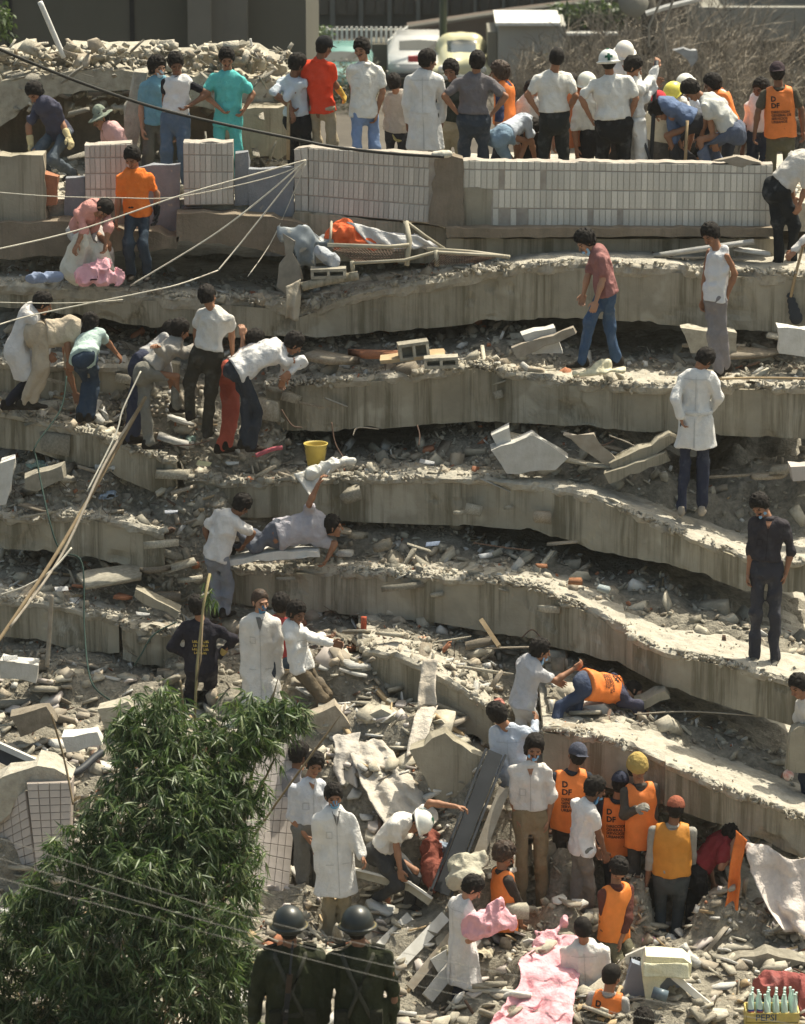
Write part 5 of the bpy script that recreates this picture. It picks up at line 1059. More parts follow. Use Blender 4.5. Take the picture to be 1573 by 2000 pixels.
person('person in loose white smock seen from behind beside the pink blanket', 40.9, (1138,1814),(1142,1848),(1146,1925), yaw=5, look=(-15,-15), top='coat', sleeve='long', tc=(.80,.76,.70), coatlen=.5, legs=DJEAN, wide=1.15, A=(1105,1930,0,1100,1975,-.03), hair='short')
person('seated person in orange vest and checked scarf at the bottom edge', 40.3, (1196,1904),(1190,1940),(1180,2030), yaw=15, look=(45,-15), tc=(.40,.38,.36), sleeve='short', vest=ORG, vtext=1, legs=DJEAN, hair='short', skin=0)
person('dark head just rising over the bottom edge, right of the checked scarf', 40.0, (1258,1995),(1258,2028),(1258,2110), yaw=0, tc=(.5,.5,.5), legs=DJEAN, hair='curly')
person('person in orange vest over dark maroon sleeves looking down at the blanket', 41.7, (1208,1700),(1204,1730),(1200,1815), yaw=150, look=(165,-50), A=(1182,1800,-.05,1196,1845,-.12), B=(1228,1800,-.08,1210,1845,-.14), tc=(.12,.045,.035), sleeve='long', vest=(.85,.25,.045), legs=OLV, FA=(1188,1930,0), FB=(1212,1930,0), vlen=.12, s=1.02, hair='thick')
# --- two soldiers ---
def soldier(label, x, dx, rifle):
    i = person(label, 33.2, (x, 1790), (x+3, 1852), (x+8, 1972), yaw=2+dx, look=(dx,0), top='jacket', tc=(.028,.032,.016), sleeve='long', hem='long', legs=(.035,.038,.02), hat='soldier', hatc=(.018,.021,.018), wide=1.25, s=1.1, hair='short', skin=1, A=(x-64,1935,.0,x-68,2010,.05), B=(x+70,1935,.0,x+68,2000,.05), shoes=(.02,.02,.02))
    up, rt, fw, nk, bl, root = i['up'], i['right'], i['fwd'], i['nk'], i['bl'], i['root']
    tree_ = None
    web = cloth((.055,.055,.042), dust=.03)
    V, Q = sdf_mesh([prim(bl, bl, .205, .205, fw, .78)], .016, 0, cuts=[(bl+up*.03, up), (bl-up*.03, -up)]); child_world('belt', V, Q, web, root, smooth=True)
    for a, b in ((nk-rt*.13-up*.03-fw*.07, bl+rt*.10-fw*.165), (nk+rt*.13-up*.03-fw*.07, bl-rt*.10-fw*.165)):
        mid = (a+b)/2-fw*.085; mb = MB(); mb.tube([a+fw*.03, a-fw*.05, (a+mid)/2-fw*.035, mid, (mid+b)/2-fw*.01, b-fw*.02], [.017,.019,.019,.019,.018,.018], 6); mb.obj('strap', web, root, smooth=True)
    for sx in (-.15, .15):
        c = bl+rt*sx-fw*.165-up*.02; mb = MB(); mb.obox(c, (rt, fw, up), (.05,.035,.075)); mb.obox(c-fw*.038+up*.03, (rt, fw, up), (.053,.006,.04)); mb.obj('pouch', cloth((.03,.03,.02), dust=.05), root)
    for sx in (-1, 1):
        c = nk+rt*sx*.155*1.1+up*.022; mb = MB(); mb.obox(c, (unit(rt-up*.25*sx), fw, unit(up+rt*.25*sx)), (.06,.028,.008)); mb.obj('epaulette', cloth((.015,.015,.01), dust=.02), root)
    if rifle:
        a = nk+up*.12+rt*.03-fw*.16; b = bl-up*.22-rt*.09-fw*.26; ax = unit(a-b); sr = unit(np.cross(ax, fw)); ft = np.cross(sr, ax)
        rr = empty('rifle', tuple(b), 'dark rifle slung diagonally across the back of the left soldier', 'rifle'); Ln = np.linalg.norm(a-b)
        mb = MB(); mb.tube([b+ax*Ln*.45, a], [.011,.009], 8); mb.tube([a-ax*.07, a-ax*.06], .016, 8); mb.obox(a-ax*.09-ft*.015, (sr, ax, ft), (.003,.006,.018)); mb.obj('barrel', M['steel'], rr)
        mb = MB(); mb.obox(b+ax*Ln*.36, (sr, ax, ft), (.022,.13,.028)); mb.obox(b+ax*Ln*.32-ft*.06, (sr, unit(ax-ft*.3), ft), (.014,.03,.05)); mb.obj('receiver', M['black'], rr)
        mb = MB(); mb.obox(b+ax*Ln*.55, (sr, ax, ft), (.024,.12,.02)); mb.obj('handguard', mat('dark gun wood', (.05,.03,.018), None, 8, rough=.5), rr)
        mb = MB(); mb.obox(b+ax*Ln*.08, (sr, ax, ft), (.018,.15,.05)); mb.obox(b-ax*.06, (sr, ax, ft), (.019,.012,.062)); mb.obj('stock', mat('gun stock', (.045,.03,.02), None, 8, rough=.5), rr)
    return i
soldier('left soldier in olive uniform and steel helmet with a rifle on the back', 564, -3, True)
soldier('right soldier in olive uniform and steel helmet, pouches on the belt', 698, 3, False)
# ---------------- background beyond the roof ----------------
def ybox(name, x0, x1, y0, y1, Y, depth, m, label=None, cat=None, parent=None, kind=None, down=False):
    """box whose front face spans the pixel rectangle at distance Y; down: runs to the ground"""
    a = W(x0, y1, Y); b = W(x1, y0, Y)
    lo = (a[0], Y, -.02 if down else a[2]); hi = (b[0], Y+depth, b[2])
    mb = MB(); mb.box(lo, hi)
    if parent is not None: return mb.obj(name, m, parent)
    return thing_mesh(name, mb, m, (lo[0], lo[1], lo[2]), label, cat, kind=kind)
r = empty('dark_building', (W(300,100,78)[0], 78, 0), 'big dark clad building wall filling the upper left background', 'building')
ybox('wall', -600, 596, -300, 130, 78, 12, M['dark'], parent=r, down=True)
M['pil'] = mat('brown grey concrete pilaster', (.19,.175,.145), (.155,.145,.12), .6, streak=(1.2,.3,.3,(.05,.048,.04)))
ybox('pilaster', 368, 408, -300, 140, 77.3, .7, M['pil'], parent=r, down=True); ybox('pilaster', 410, 480, -300, 140, 77.6, .4, M['pil'], parent=r, down=True)
for x in (14, 255): ybox('panel_joint', x, x+2, -300, 140, 77.96, .05, M['black'], parent=r, down=True)
r = empty('grey_building', (W(1470,100,114)[0], 114, 0), 'grey concrete building at the upper right behind the dry bushes', 'building')
M['bgrey'] = mat('grey painted concrete', (.23,.22,.185), (.19,.18,.15), .5, bump=.01); M['bdk'] = mat('shaded window band', (.045,.045,.042), None, 2, rough=.3, spec=.5)
ybox('wall', 1366, 1900, 12, 250, 114, 6, M['bgrey'], parent=r, down=True)
ybox('wall', 1440, 1900, -80, 10, 114.6, 5, M['bgrey'], parent=r); ybox('band', 1366, 1900, 14, 80, 113.7, .3, mat('band', (.28,.27,.235), None, 1), parent=r)
ybox('window', 1437, 1480, 84, 135, 113.95, .1, M['bdk'], parent=r)
for x in (1484, 1532, 1580): ybox('window', x, x+44, 84, 135, 113.95, .1, M['bdk'], parent=r)
ybox('sill', 1430, 1640, 136, 140, 113.8, .25, M['bgrey'], parent=r)
r = empty('far_building', (0, 126, 0), 'far dark apartment facade with windows across the top of the picture', 'building')
M['far'] = mat('far facade', (.10,.10,.085), (.075,.075,.065), .4); M['glass'] = mat('dim window glass', (.04,.05,.05), None, 2, rough=.15, spec=.6)
ybox('wall', 560, 1420, -400, 60, 126, 12, M['far'], parent=r, down=True)
for x in range(600, 1400, 56):
    for y0, y1 in ((-60,-18), (-8,30)):
        f_ = ybox('window', x, x+44, y0, y1, 125.9, .12, M['bdk'], parent=r)
        for q in (0, 1):
            p = W(x+2+q*21, y1-3, 125.85); e = W(x+19+q*21, y0+3, 125.85); mb = MB(); mb.box((p[0], 125.82, p[2]), (e[0], 125.88, e[2])); o = mb.obj('pane', M['glass'], r); o.parent = f_; o.location = Vector((0,0,0))
    ybox('pier', x+45, x+53, -400, 58, 125.7, .3, mat('pier', (.15,.15,.13), None, 1) if x == 600 else bpy.data.materials['pier'], parent=r, down=True)
# sloping ramp wall
block('ramp_wall', [(795,52),(1000,22),(1420,-30),(1420,20),(1260,40),(1150,38),(1100,84),(800,88)], 121.5, 1.0, mat('brown ramp', (.13,.105,.085), (.10,.08,.065), .3), 'long brown ramp wall rising to the right behind the parked cars', 'wall', rough=.0)
mb = MB(); mb.tube([W(790,54,121.2), W(1000,22,121.2), W(1420,-30,121.2)], .07, 6); thing_mesh('ramp_rail', mb, M['bgrey'], tuple(W(790,54,121.2)), 'pale handrail along the top of the brown ramp wall', 'rail')
# fence of white pales
r = empty('pale_fence', (W(600,140,116)[0], 116, 0), 'white fence of upright pales left of the parked cars', 'fence')
me = None
for i, x in enumerate(np.arange(601, 792, 9.6)):
    a = W(x, 52, 116); mb = MB(); mb.box((a[0]-.032, 115.96, 0), (a[0]+.032, 116.04, a[2]))
    mb.obj('pale', M['white'], r)
for y in (56, 108): ybox('fence_rail', 598, 795, y, y+3, 116.08, .05, M['white'], parent=r)
block('gate_gable', [(757,80),(797,52),(797,150),(757,150)], 115.3, .3, 'white', 'white sloped gate wing beside the pale fence', 'wall', rough=0)
block('dark_kiosk', [(727,86),(757,86),(757,142),(727,142)], 115.6, 1.5, 'dark', 'dark opening of a kiosk beside the white gate wing', 'kiosk', rough=0)
mb = MB(); a = W(866,0,114); mb.tube([(a[0],114,0),(a[0],114,14)], .11, 10); mb.tube([(a[0],114,0),(a[0],114,.5)], .2, 10)
thing_mesh('street_lamp_post', mb, mat('dark green paint', (.03,.05,.04), None, 3, rough=.5), (a[0],114,0), 'dark green lamp post in front of the parked cars', 'lamp post', smooth=True)
# cars
def car(px, py, Y, col, wid, label, kind, yaw=0):
    c = W(px, py, Y); g = W(px, py, Y); root = empty('parked_car', (c[0], Y, 0), label, 'car')
    h = wid*.92 if kind == 'beetle' else wid*.8
    Hs = h/1.42; ws = wid/1.55
    def P(p): return (c[0]+p[0]*ws, Y+p[1], p[2]*Hs)
    body = []
    if kind == 'beetle':
        body = [prim(P((-.28,1.7,.95)), P((.28,1.7,.95)), .44, .44, (0,1,0), 1.9*.5), prim(P((-.22,.15,.6)), P((-.25,1.2,.72)), .34, .42), prim(P((.22,.15,.6)), P((.25,1.2,.72)), .34, .42), prim(P((0,2.2,.8)), P((0,3.4,.55)), .55, .4),
                prim(P((-.62,.1,.45)), P((-.62,.9,.5)), .22, .2), prim(P((.62,.1,.45)), P((.62,.9,.5)), .22, .2), prim(P((-.6,1.0,.42)), P((-.6,3.2,.42)), .2, .25), prim(P((.6,1.0,.42)), P((.6,3.2,.42)), .2, .25)]
    else:
        body = [prim(P((-.5,.4,.55)), P((.5,.4,.55)), .30, .30), prim(P((-.52,.5,.55)), P((-.52,3.6,.6)), .28, .28), prim(P((.52,.5,.55)), P((.52,3.6,.6)), .28, .28), prim(P((0,.6,.6)), P((0,3.4,.6)), .3, .3),
                prim(P((-.35,1.6,1.15)), P((-.35,2.9,1.15)), .26, .26), prim(P((.35,1.6,1.15)), P((.35,2.9,1.15)), .26, .26), prim(P((0,1.6,1.15)), P((0,2.9,1.15)), .26, .26)]
    if kind == 'beetle': V, Q = sdf_mesh(body, .055, .16)
    else:
        prof = [(0,.32),(0,.72),(.15,.80),(1.15,.93),(1.75,1.36),(2.0,1.40),(3.0,1.40),(3.2,1.36),(3.75,.95),(4.3,.88),(4.4,.35)]; bmc = bmesh.new(); L_ = []
        for sx in (-1, 1): L_.append([bmc.verts.new(P((sx*(.80 if z < 1.0 else .60), y_, z))) for y_, z in prof])
        m_ = len(prof)
        for i_ in range(m_-1): bmc.faces.new((L_[0][i_], L_[1][i_], L_[1][i_+1], L_[0][i_+1]))
        bmc.faces.new(L_[0]); bmc.faces.new(L_[1][::-1]); bmc.faces.new((L_[0][-1], L_[1][-1], L_[1][0], L_[0][0]))
        bmesh.ops.recalc_face_normals(bmc, faces=bmc.faces); bmesh.ops.bevel(bmc, geom=list(bmc.edges), offset=.05, segments=2, affect='EDGES'); bmesh.ops.triangulate(bmc, faces=bmc.faces); bmc.verts.index_update()
        V = np.array([v_.co[:] for v_ in bmc.verts]); Q = np.array([[v_.index for v_ in f_.verts] for f_ in bmc.faces]); bmc.free()
    child_world('body', V, Q, mat('car paint', col, tuple(x*.9 for x in col), 3, rough=.25, spec=.6), root, smooth=True)
    tree = BVHTree.FromPolygons([tuple(x) for x in V], [tuple(x) for x in Q])
    wx, z0, z1 = (.40, 1.0, 1.24) if kind == 'beetle' else (.52, 1.02, 1.28)
    gv = []; n = 8
    for i in range(n+1):
        for j in range(5):
            x = -wx+2*wx*i/n; z = z0+(z1-z0)*j/4*(1-.12*abs(x/wx)); p = P((x, -2, z)); r_ = tree.ray_cast(Vector(p), Vector((0,1,0))); gv.append(np.array(r_[0])-np.array((0,.02,0)) if r_[0] else np.array(P((x,1.3,z))))
    gf = [(i*5+j, (i+1)*5+j, (i+1)*5+j+1, i*5+j+1) for i in range(n) for j in range(4)]
    child_world('windscreen', gv, gf, M['glass'], root, smooth=True)
    for s_ in (-1, 1):
        hp = P((s_*.56, -.12 if kind == 'beetle' else .1, .62)); mb = MB(); mb.lathe(hp, [(.02,-.08),(.09,-.07),(.11,0),(.10,.05)], 12, axis=(0,1,0)); mb.obj('headlight', mat('headlight', (.75,.75,.7), None, 5, rough=.2, spec=.6), root, smooth=True)
        for yy in (.55, 2.9):
            mb = MB(); mb.lathe(np.array((c[0]+s_*.62*ws, Y+yy, .31)), [(.0,-.09),(.29,-.09),(.31,-.05),(.31,.05),(.29,.09),(0,.09)], 18, axis=(1,0,0)); mb.obj('wheel', M['black'], root, smooth=True)
    mb = MB(); q = P((0,-.22 if kind == 'beetle' else .02,.42)); mb.box((q[0]-.7*ws, q[1]-.05, q[2]-.06), (q[0]+.7*ws, q[1]+.03, q[2]+.06)); mb.obj('bumper', M['white'] if kind == 'beetle' else M['steel'], root)
    return root
car(903, 105, 112, (.58,.54,.33), 1.55, 'cream rounded beetle shaped car parked behind the roof crowd', 'beetle')
car(818, 112, 112.4, (.52,.51,.48), 1.6, 'white parked car with a red stripe between the gate wing and the lamp post', 'sedan')
car(665, 120, 110, (.14,.28,.25), 1.6, 'turquoise parked car behind the pale fence', 'sedan')
ybox('red_sign_strip', 797, 835, 109, 121, 111.5, .05, mat('red strip', (.65,.10,.10), None, 3), 'red strip with white pales in front of the white parked car', 'sign')
# booth, hedge, wall
r = empty('concrete_booth', (W(1040,150,112)[0], 112, 0), 'grey concrete booth with a pale top edge left of the hedge', 'booth')
ybox('wall', 972, 1106, 50, 300, 112, 2.5, mat('booth wall', (.36,.35,.31), (.31,.30,.27), 1), parent=r, down=True); ybox('roof_edge', 968, 1096, 44, 50, 111.8, 2.8, M['white'], parent=r)
ybox('side_wing', 952, 971, 62, 300, 112.4, 2, M['bgrey'], parent=r, down=True)
ybox('hedge_wall', 1050, 1262, 60, 130, 119, .6, M['bgrey'], 'low grey wall under the clipped hedge', 'wall', down=True)
ybox('car_roof_strip', 1108, 1215, 64, 69, 118.6, .8, M['white'], 'thin white strip standing in for a parked car roof below the hedge', 'wall')  # thin white slab stands in for the roof of a parked car
def leaves(name, C, n, spread, L, wd, mats, parent=None, label=None, cat=None, droop=.6, kind='stuff', per=1):
    """leaf blades around the cluster centres C; every blade a folded four-triangle lozenge"""
    Vs = np.zeros((n*per, 6, 3)); ci = rng.randint(0, len(C), n)
    b0 = C[ci]+rng.randn(n, 3)*spread
    az0 = rng.rand(n)*6.283
    b = np.repeat(b0, per, 0); az = np.repeat(az0, per)+rng.randn(n*per)*.8; N_ = n*per
    el = -droop+rng.randn(N_)*.45; ln = L*(.6+.7*rng.rand(N_))
    d = np.stack([np.cos(az)*np.cos(el), np.sin(az)*np.cos(el), np.sin(el)], 1); s_ = np.cross(d, (0,0,1.)); s_ /= np.linalg.norm(s_, axis=1)[:,None]+1e-6
    ro = rng.randn(N_)*.8; nn = np.cross(s_, d); s2 = s_*np.cos(ro)[:,None]+nn*np.sin(ro)[:,None]; n2 = np.cross(s2, d)
    w_ = wd*(.7+.6*rng.rand(N_))
    l_ = ln[:,None]; ww = w_[:,None]
    Vs[:,0] = b; Vs[:,1] = b+d*l_*.35+s2*ww; Vs[:,2] = b+d*l_*.35-s2*ww; Vs[:,3] = b+d*l_*.4-n2*ww*.35; Vs[:,4] = b+d*l_+np.array([0,0,-1])*l_*.12
    Vs[:,5] = b+d*l_*.4-n2*ww*.35
    base = np.arange(N_)[:,None]*6
    Fc = np.concatenate([base+np.array([[0,1,3]]), base+np.array([[1,4,3]]), base+np.array([[0,3,2]]), base+np.array([[3,4,2]])])
    mi = np.tile(rng.randint(0, len(mats), N_), 4)
    V = Vs.reshape(-1, 3)
    if parent is not None: o = child_world(name, V, Fc, mats, parent, mi=mi)
    else: o = link(name, mesh(name, V, Fc, mats, mi=mi)); tagit(o, label, cat)
    if kind: o['kind'] = kind
    return o
def leafmat(name, c, tr=.25):
    m = mat(name, c, tuple(x*.7 for x in c), 3, rough=.45, spec=.4, island=.3); t = m.node_tree; b = t.nodes['Principled BSDF']; out = t.nodes['Material Output']
    tr_ = t.nodes.new('ShaderNodeBsdfTranslucent'); tr_.inputs[0].default_value = (c[0]*1.5, c[1]*1.6, c[2], 1); mx = t.nodes.new('ShaderNodeMixShader'); mx.inputs[0].default_value = tr
    t.links.new(b.outputs[0], mx.inputs[1]); t.links.new(tr_.outputs[0], mx.inputs[2]); t.links.new(mx.outputs[0], out.inputs[0]); return m
LG = [leafmat('leaf green', (.055,.085,.035)), leafmat('leaf pale', (.10,.14,.06)), leafmat('leaf dark', (.035,.06,.025))]
C = np.array([W(x, y, 119.3+rng.rand()*.9) for x, y in zip(1080+rng.rand(400)*175, 22+rng.rand(400)*40)])
r = empty('clipped_hedge', tuple(W(1165, 62, 119.5)), 'green clipped hedge above the low wall in the background', 'hedge'); leaves('foliage', C, 9000, .12, .22, .06, LG, r, droop=0)
C = np.array([W(x, y, 112+rng.rand()) for x, y in zip(612+rng.randn(60)*8, 60+rng.rand(60)*80)])
r = empty('young_tree', tuple(W(615, 160, 112)), 'thin pale green young tree at the corner of the dark building', 'tree'); leaves('foliage', C, 1500, .12, .16, .04, LG[:2], r, droop=.1)
mb = MB(); a = W(615,160,112.5); mb.tube([(a[0],112.5,0), (a[0]+.1,112.5,W(615,70,112.5)[2])], [.06,.02], 6); mb.obj('trunk', M['woodgrey'], r)
C = np.array([W(x, y, 74+rng.rand()) for x, y in zip(-6+rng.randn(40)*8, 20+rng.rand(40)*45)])
r = empty('tree_branch', tuple(W(-20, 90, 74)), 'leafy branch tip entering at the top left corner', 'tree'); leaves('foliage', C, 500, .1, .14, .035, LG[:2], r)
mb = MB(); mb.tube([W(-90,120,74), W(-40,60,74), W(2,20,74)], [.08,.05,.01], 6); mb.obj('branch', M['woodgrey'], r)
# dry bushes behind the crowd
M['twig'] = mat('dry twigs', (.40,.35,.28), (.26,.22,.17), 5); M['twigd'] = mat('dark twigs', (.13,.11,.085), None, 5)
def dry_bush(px, py, Y, hgt, n, sp, label):
    b = W(px, py, Y); b[2] = 0; root = empty('dry_bush', tuple(b), label, 'bush', 'leafless bushes behind the roof crowd')
    for mname, nm, k in (('twig', 'branch', n), ('twigd', 'branch', n//2)):
        mb = MB()
        for i in range(k):
            a = rng.rand()*6.283; el = .35+rng.rand()*.55; r0 = b+np.array([rng.randn()*.25*sp, rng.randn()*.25*sp, 0]); L = hgt*(.6+.5*rng.rand()); p = r0; pts = [p.copy()]; d = np.array([math.cos(a)*(1-el)*sp, math.sin(a)*(1-el)*sp, el+.3]); d /= np.linalg.norm(d)
            for q in range(5):
                d = unit(d+rng.randn(3)*.16+np.array([0,0,.03])); p = p+d*L/5; pts.append(p.copy())
            mb.tube(pts, [.022,.019,.016,.012,.008,.004], 3)
            for q in range(2, 6):
                for _ in range(3):
                    dd = unit(d+rng.randn(3)*.55); e1 = pts[q]+dd*L*.13; mb.tube([pts[q], e1, e1+unit(dd+rng.randn(3)*.3)*L*.12], [.009,.006,.003], 3)
        o = mb.obj(nm, M[mname], root); o['kind'] = 'stuff'
for i, (x, Y, hg) in enumerate([(1130,103,2.6),(1185,106,2.6),(1240,101,3.0),(1290,107,3.2),(1345,102,3.0),(1400,106,3.0),(1450,101,2.6),(1500,104,2.4),(1560,102,2.4),(1090,108,1.7),(1600,104,2.6),(1025,109,1.3),(1215,100,2.2),(1320,100,2.4),(1375,99,2.4)]):
    dry_bush(x, 300, Y, hg, 52, 1.05, 'leafless bush behind the roof crowd, ' + ['between the white tee and the cross helmet','behind the helmet with the cross','behind the dark haired person in white','behind the black pole','above the yellow helmet','above the bent grey tee','left of the dark cap at the roof right end','behind the dark cap at the roof right end','at the right picture edge','in front of the booth','beyond the right picture edge','lowest one by the booth','small one by the raised hands','small one above the white round helmet','small one right of the plastic sheet'][i])
for nm, x0, x1, y0, y1, lb in (('low_shrub', 1040, 1180, 120, 230, 'dusty green low shrub in front of the concrete booth'), ('low_shrub', 640, 740, 130, 260, 'dusty shrub behind the red polo shirt'), ('low_shrub', 1420, 1573, 150, 300, 'grey green shrub right of the dry bushes')):
    C = np.array([W(x, y, 108+rng.rand()*3) for x, y in zip(x0+rng.rand(150)*(x1-x0), y0+rng.rand(150)*(y1-y0))]); r = empty(nm, tuple(W((x0+x1)/2, y1, 108)), lb, 'shrub'); leaves('foliage', C, 2200, .16, .13, .022, [leafmat('dusty leaf', (.07,.075,.04)), leafmat('grey leaf', (.12,.105,.07))], r, droop=0)
mb = MB(); mb.tube([W(1268,230,106), W(1270,60,106), W(1264,-30,106)], [.26,.22,.2], 10); thing_mesh('tree', mb, mat('bark', (.085,.075,.06), (.06,.052,.042), 4, bump=.03, bsc=9), tuple(W(1268,230,106)), 'grey tree trunk at the top beside the satellite dish', 'tree', smooth=True)
mb = MB(); mb.lathe(W(1238,2,93), [(.0,.12),(.2,.10),(.36,.0),(.37,-.02),(.2,.07),(0,.09)], 20, axis=(.3,-1,.4)); thing_mesh('satellite_dish', mb, M['bgrey'], tuple(W(1238,2,93)), 'pale round dish at the top edge left of the tree trunk', 'dish', smooth=True)
mb = MB(); mb.tube([W(1262,26,92), W(1300,14,92), W(1372,-4,92)], .07, 6); thing_mesh('handrail', mb, M['white'], tuple(W(1262,26,92)), 'pale sloping handrail at the top right of the tree trunk', 'rail')
for x0, y0, x1, y1 in ((1296,-10,1268,90), (1318,-10,1302,100)):
    mb = MB(); a, b = W(x0,y0,70), W(x1,y1,70); mid = (a+b)/2+np.array([-.12,0,-.1]); mb.tube([a, mid, b], .022, 5); thing_mesh('hanging_wire', mb, M['woodgrey'], tuple(b), 'thin pale wire hanging down into the dry bushes, %s one' % ('left' if x0 < 1300 else 'right'), 'wire')
o = block('plastic_sheet', [(1318,98),(1335,94),(1362,98),(1362,118),(1352,130),(1345,118),(1332,106)], 98, .06, mat('dusty plastic', (.42,.43,.44), (.3,.3,.3), 6, rough=.3, spec=.5), 'crumpled translucent grey plastic caught in the dry bushes', 'plastic', rough=.03)

# ---------------- ropes, cables, poles ----------------
def smooth_pts(P, n=8):
    P = [np.array(p, float) for p in P]; out = []
    for i in range(len(P)-1):
        p0, p1, p2, p3 = P[max(i-1,0)], P[i], P[i+1], P[min(i+2,len(P)-1)]
        for k in range(n):
            t = k/n; out.append(.5*((2*p1)+(-p0+p2)*t+(2*p0-5*p1+4*p2-p3)*t*t+(-p0+3*p1-3*p2+p3)*t**3))
    return out+[P[-1]]
def line(name, pts, r_, m, label, cat, group=None, n=6):
    P = smooth_pts([W(*p) for p in pts]); mb = MB(); mb.tube(P, r_, n); return thing_mesh(name, mb, m, tuple(P[0]), label, cat, group, smooth=True)
M['cable'] = mat('black cable', (.035,.034,.03), None, 5, rough=.6); M['rope'] = mat('off white rope', (.62,.58,.48), (.5,.46,.38), 30)
line('cable', [(-40,75,46.5),(0,96,46.8),(150,158,47.4),(300,209,48),(440,243,48.5),(560,268,48.8),(650,286,48.95),(760,299,48.85),(868,306,48.8)], .021, M['cable'], 'thick black cable sagging from the upper left to the concrete parapet corner', 'cable')
line('rope', [(598,312,49.0),(480,345,48.7),(345,384,48.4),(150,450,48),(-30,492,47.5)], .010, M['rope'], 'white rope slanting from the tiled parapet end down to the left edge', 'rope')
line('rope', [(598,312,49.0),(540,363,48.8),(470,420,48.6),(395,473,48.5),(254,558,48.3)], .011, M['rope'], 'white rope running from the parapet end down to the rubble by the pink cloth', 'rope')
line('rope', [(598,314,49.0),(540,387,48.9),(470,475,48.7),(426,528,48.45)], .010, M['rope'], 'white rope running steeply down to a knot on the uppermost slab', 'rope')
line('rope', [(426,528,48.45),(350,555,48.0),(275,572,47.8),(69,614,47.4),(-20,640,47)], .009, M['rope'], 'white rope crossing the uppermost beam toward the left edge', 'rope')
line('rope', [(-20,374,48.4),(100,383,48.4),(230,386,48.4),(350,384,48.5),(520,348,48.8),(598,318,49.0)], .007, M['rope'], 'thin white rope stretched level past the chest of the orange polo shirt', 'rope')
line('rope', [(598,318,49.05),(535,463,48.9),(484,540,48.4)], .006, M['rope'], 'thinnest white rope hanging straight down from the parapet end', 'rope')
line('rope', [(-20,590,47.2),(90,592,47.4),(180,590,47.6),(240,585,47.9)], .006, M['rope'], 'thin pale string across the head of the leftmost white coat', 'rope')
M['pole'] = mat('brown pole', (.26,.20,.12), (.18,.13,.08), 8)
line('wooden_pole', [(284,775,46.9),(190,945,46.0),(100,1098,45.0),(-10,1262,44.0)], .024, M['pole'], 'long thin wooden pole leaning from the digging group down to the left', 'pole')
line('wooden_pole', [(276,790,46.9),(205,905,46.1),(120,1085,45.1),(20,1225,44.1)], .017, M['woodgrey'], 'second thinner pole lying against the long leaning pole', 'pole')
line('rope', [(275,725,46.8),(240,800,46.5),(225,850,46.3),(170,960,45.8)], .010, M['rope'], 'white rope hanging along the upper part of the leaning pole', 'rope')
line('rope', [(140,1070,45.1),(100,1115,44.9),(50,1145,44.8),(0,1162,44.8)], .012, M['rope'], 'white rope drooping from the leaning pole toward the left edge', 'rope')
line('wooden_stake', [(101,1162,45.0),(97,1230,45.0),(92,1302,45.0)], .028, M['woodgrey'], 'upright grey wooden stake below the leaning pole', 'stake')
line('hose', [(130,735,46.9),(118,800,46.6),(70,870,46.2),(72,900,46.1),(95,1010,45.4),(118,1075,45.2),(160,1100,45.1),(165,1230,44.6),(178,1330,43.9),(215,1368,43.8)], .010, mat('green hose', (.03,.055,.045), None, 5), 'thin green hose hanging down over the beams at the left', 'hose')
line('hose', [(345,1215,44.3),(300,1240,44.2),(275,1280,44.1),(262,1300,44.1)], .009, bpy.data.materials['green hose'], 'short green hose loop left of the navy coveralls', 'hose')
for i, (a, b, c, lb) in enumerate([((-30,1628),(480,1790),(1600,2010),'uppermost'), ((-30,1668),(470,1818),(1600,2050),'middle'), ((-30,1708),(480,1842),(1300,2020),'lowest')]):
    line('wire', [(a[0],a[1],27),(b[0],b[1],27.5),((b[0]+c[0])/2,(b[1]+c[1])/2+12,28),(c[0],c[1],28.5)], .0021, mat('bare wire', (.22,.205,.175), None, 5, rough=.5, spec=.5) if i == 0 else bpy.data.materials['bare wire'], '%s of the three thin wires crossing in front of the bush and soldiers' % lb, 'wire')
# poles and tool handles of the crowd
def handle(a, b, r_, m, label, cat='tool handle', name='tool_handle'):
    mb = MB(); mb.tube([np.array(a), (np.array(a)+np.array(b))/2, np.array(b)], r_, 8); return thing_mesh(name, mb, m, tuple(b), label, cat, smooth=True)
handle(W(564,200,50.1), W(563,312,50.0), .022, M['wood'], 'upright pale wooden handle held by the person in pale blue shirt')
handle(W(1283,118,50.3), W(1272,315,50.0), .026, M['steel'], 'tall black pole held upright by the person in white', 'pole', 'steel_pole')
handle(W(1256,268,50.0), W(1272,318,49.9), .018, M['steel'], 'short dark bar slanting beside the black pole', 'pole', 'steel_bar')
handle(W(1343,235,50.0), W(1339,318,49.9), .02, M['wood'], 'wooden shovel handle between the blue shirt and the grey tee')
# shovel at right
rt_ = empty('shovel', tuple(W(1548,640,48.0)), 'shovel with a dark blade hanging down over the uppermost beam at the right edge', 'shovel')
mb = MB(); mb.tube([W(1572,470,48.05), W(1556,530,48.0), W(1545,580,48.0)], .018, 8); mb.obj('shaft', M['wood'], rt_, smooth=True)
V, Q = sdf_mesh([prim(W(1544,578,48.0), W(1556,622,47.95), .05, .085, (0,1,0), .14)], .012, 0); child_world('blade', V, Q, M['steel'], rt_, smooth=True)

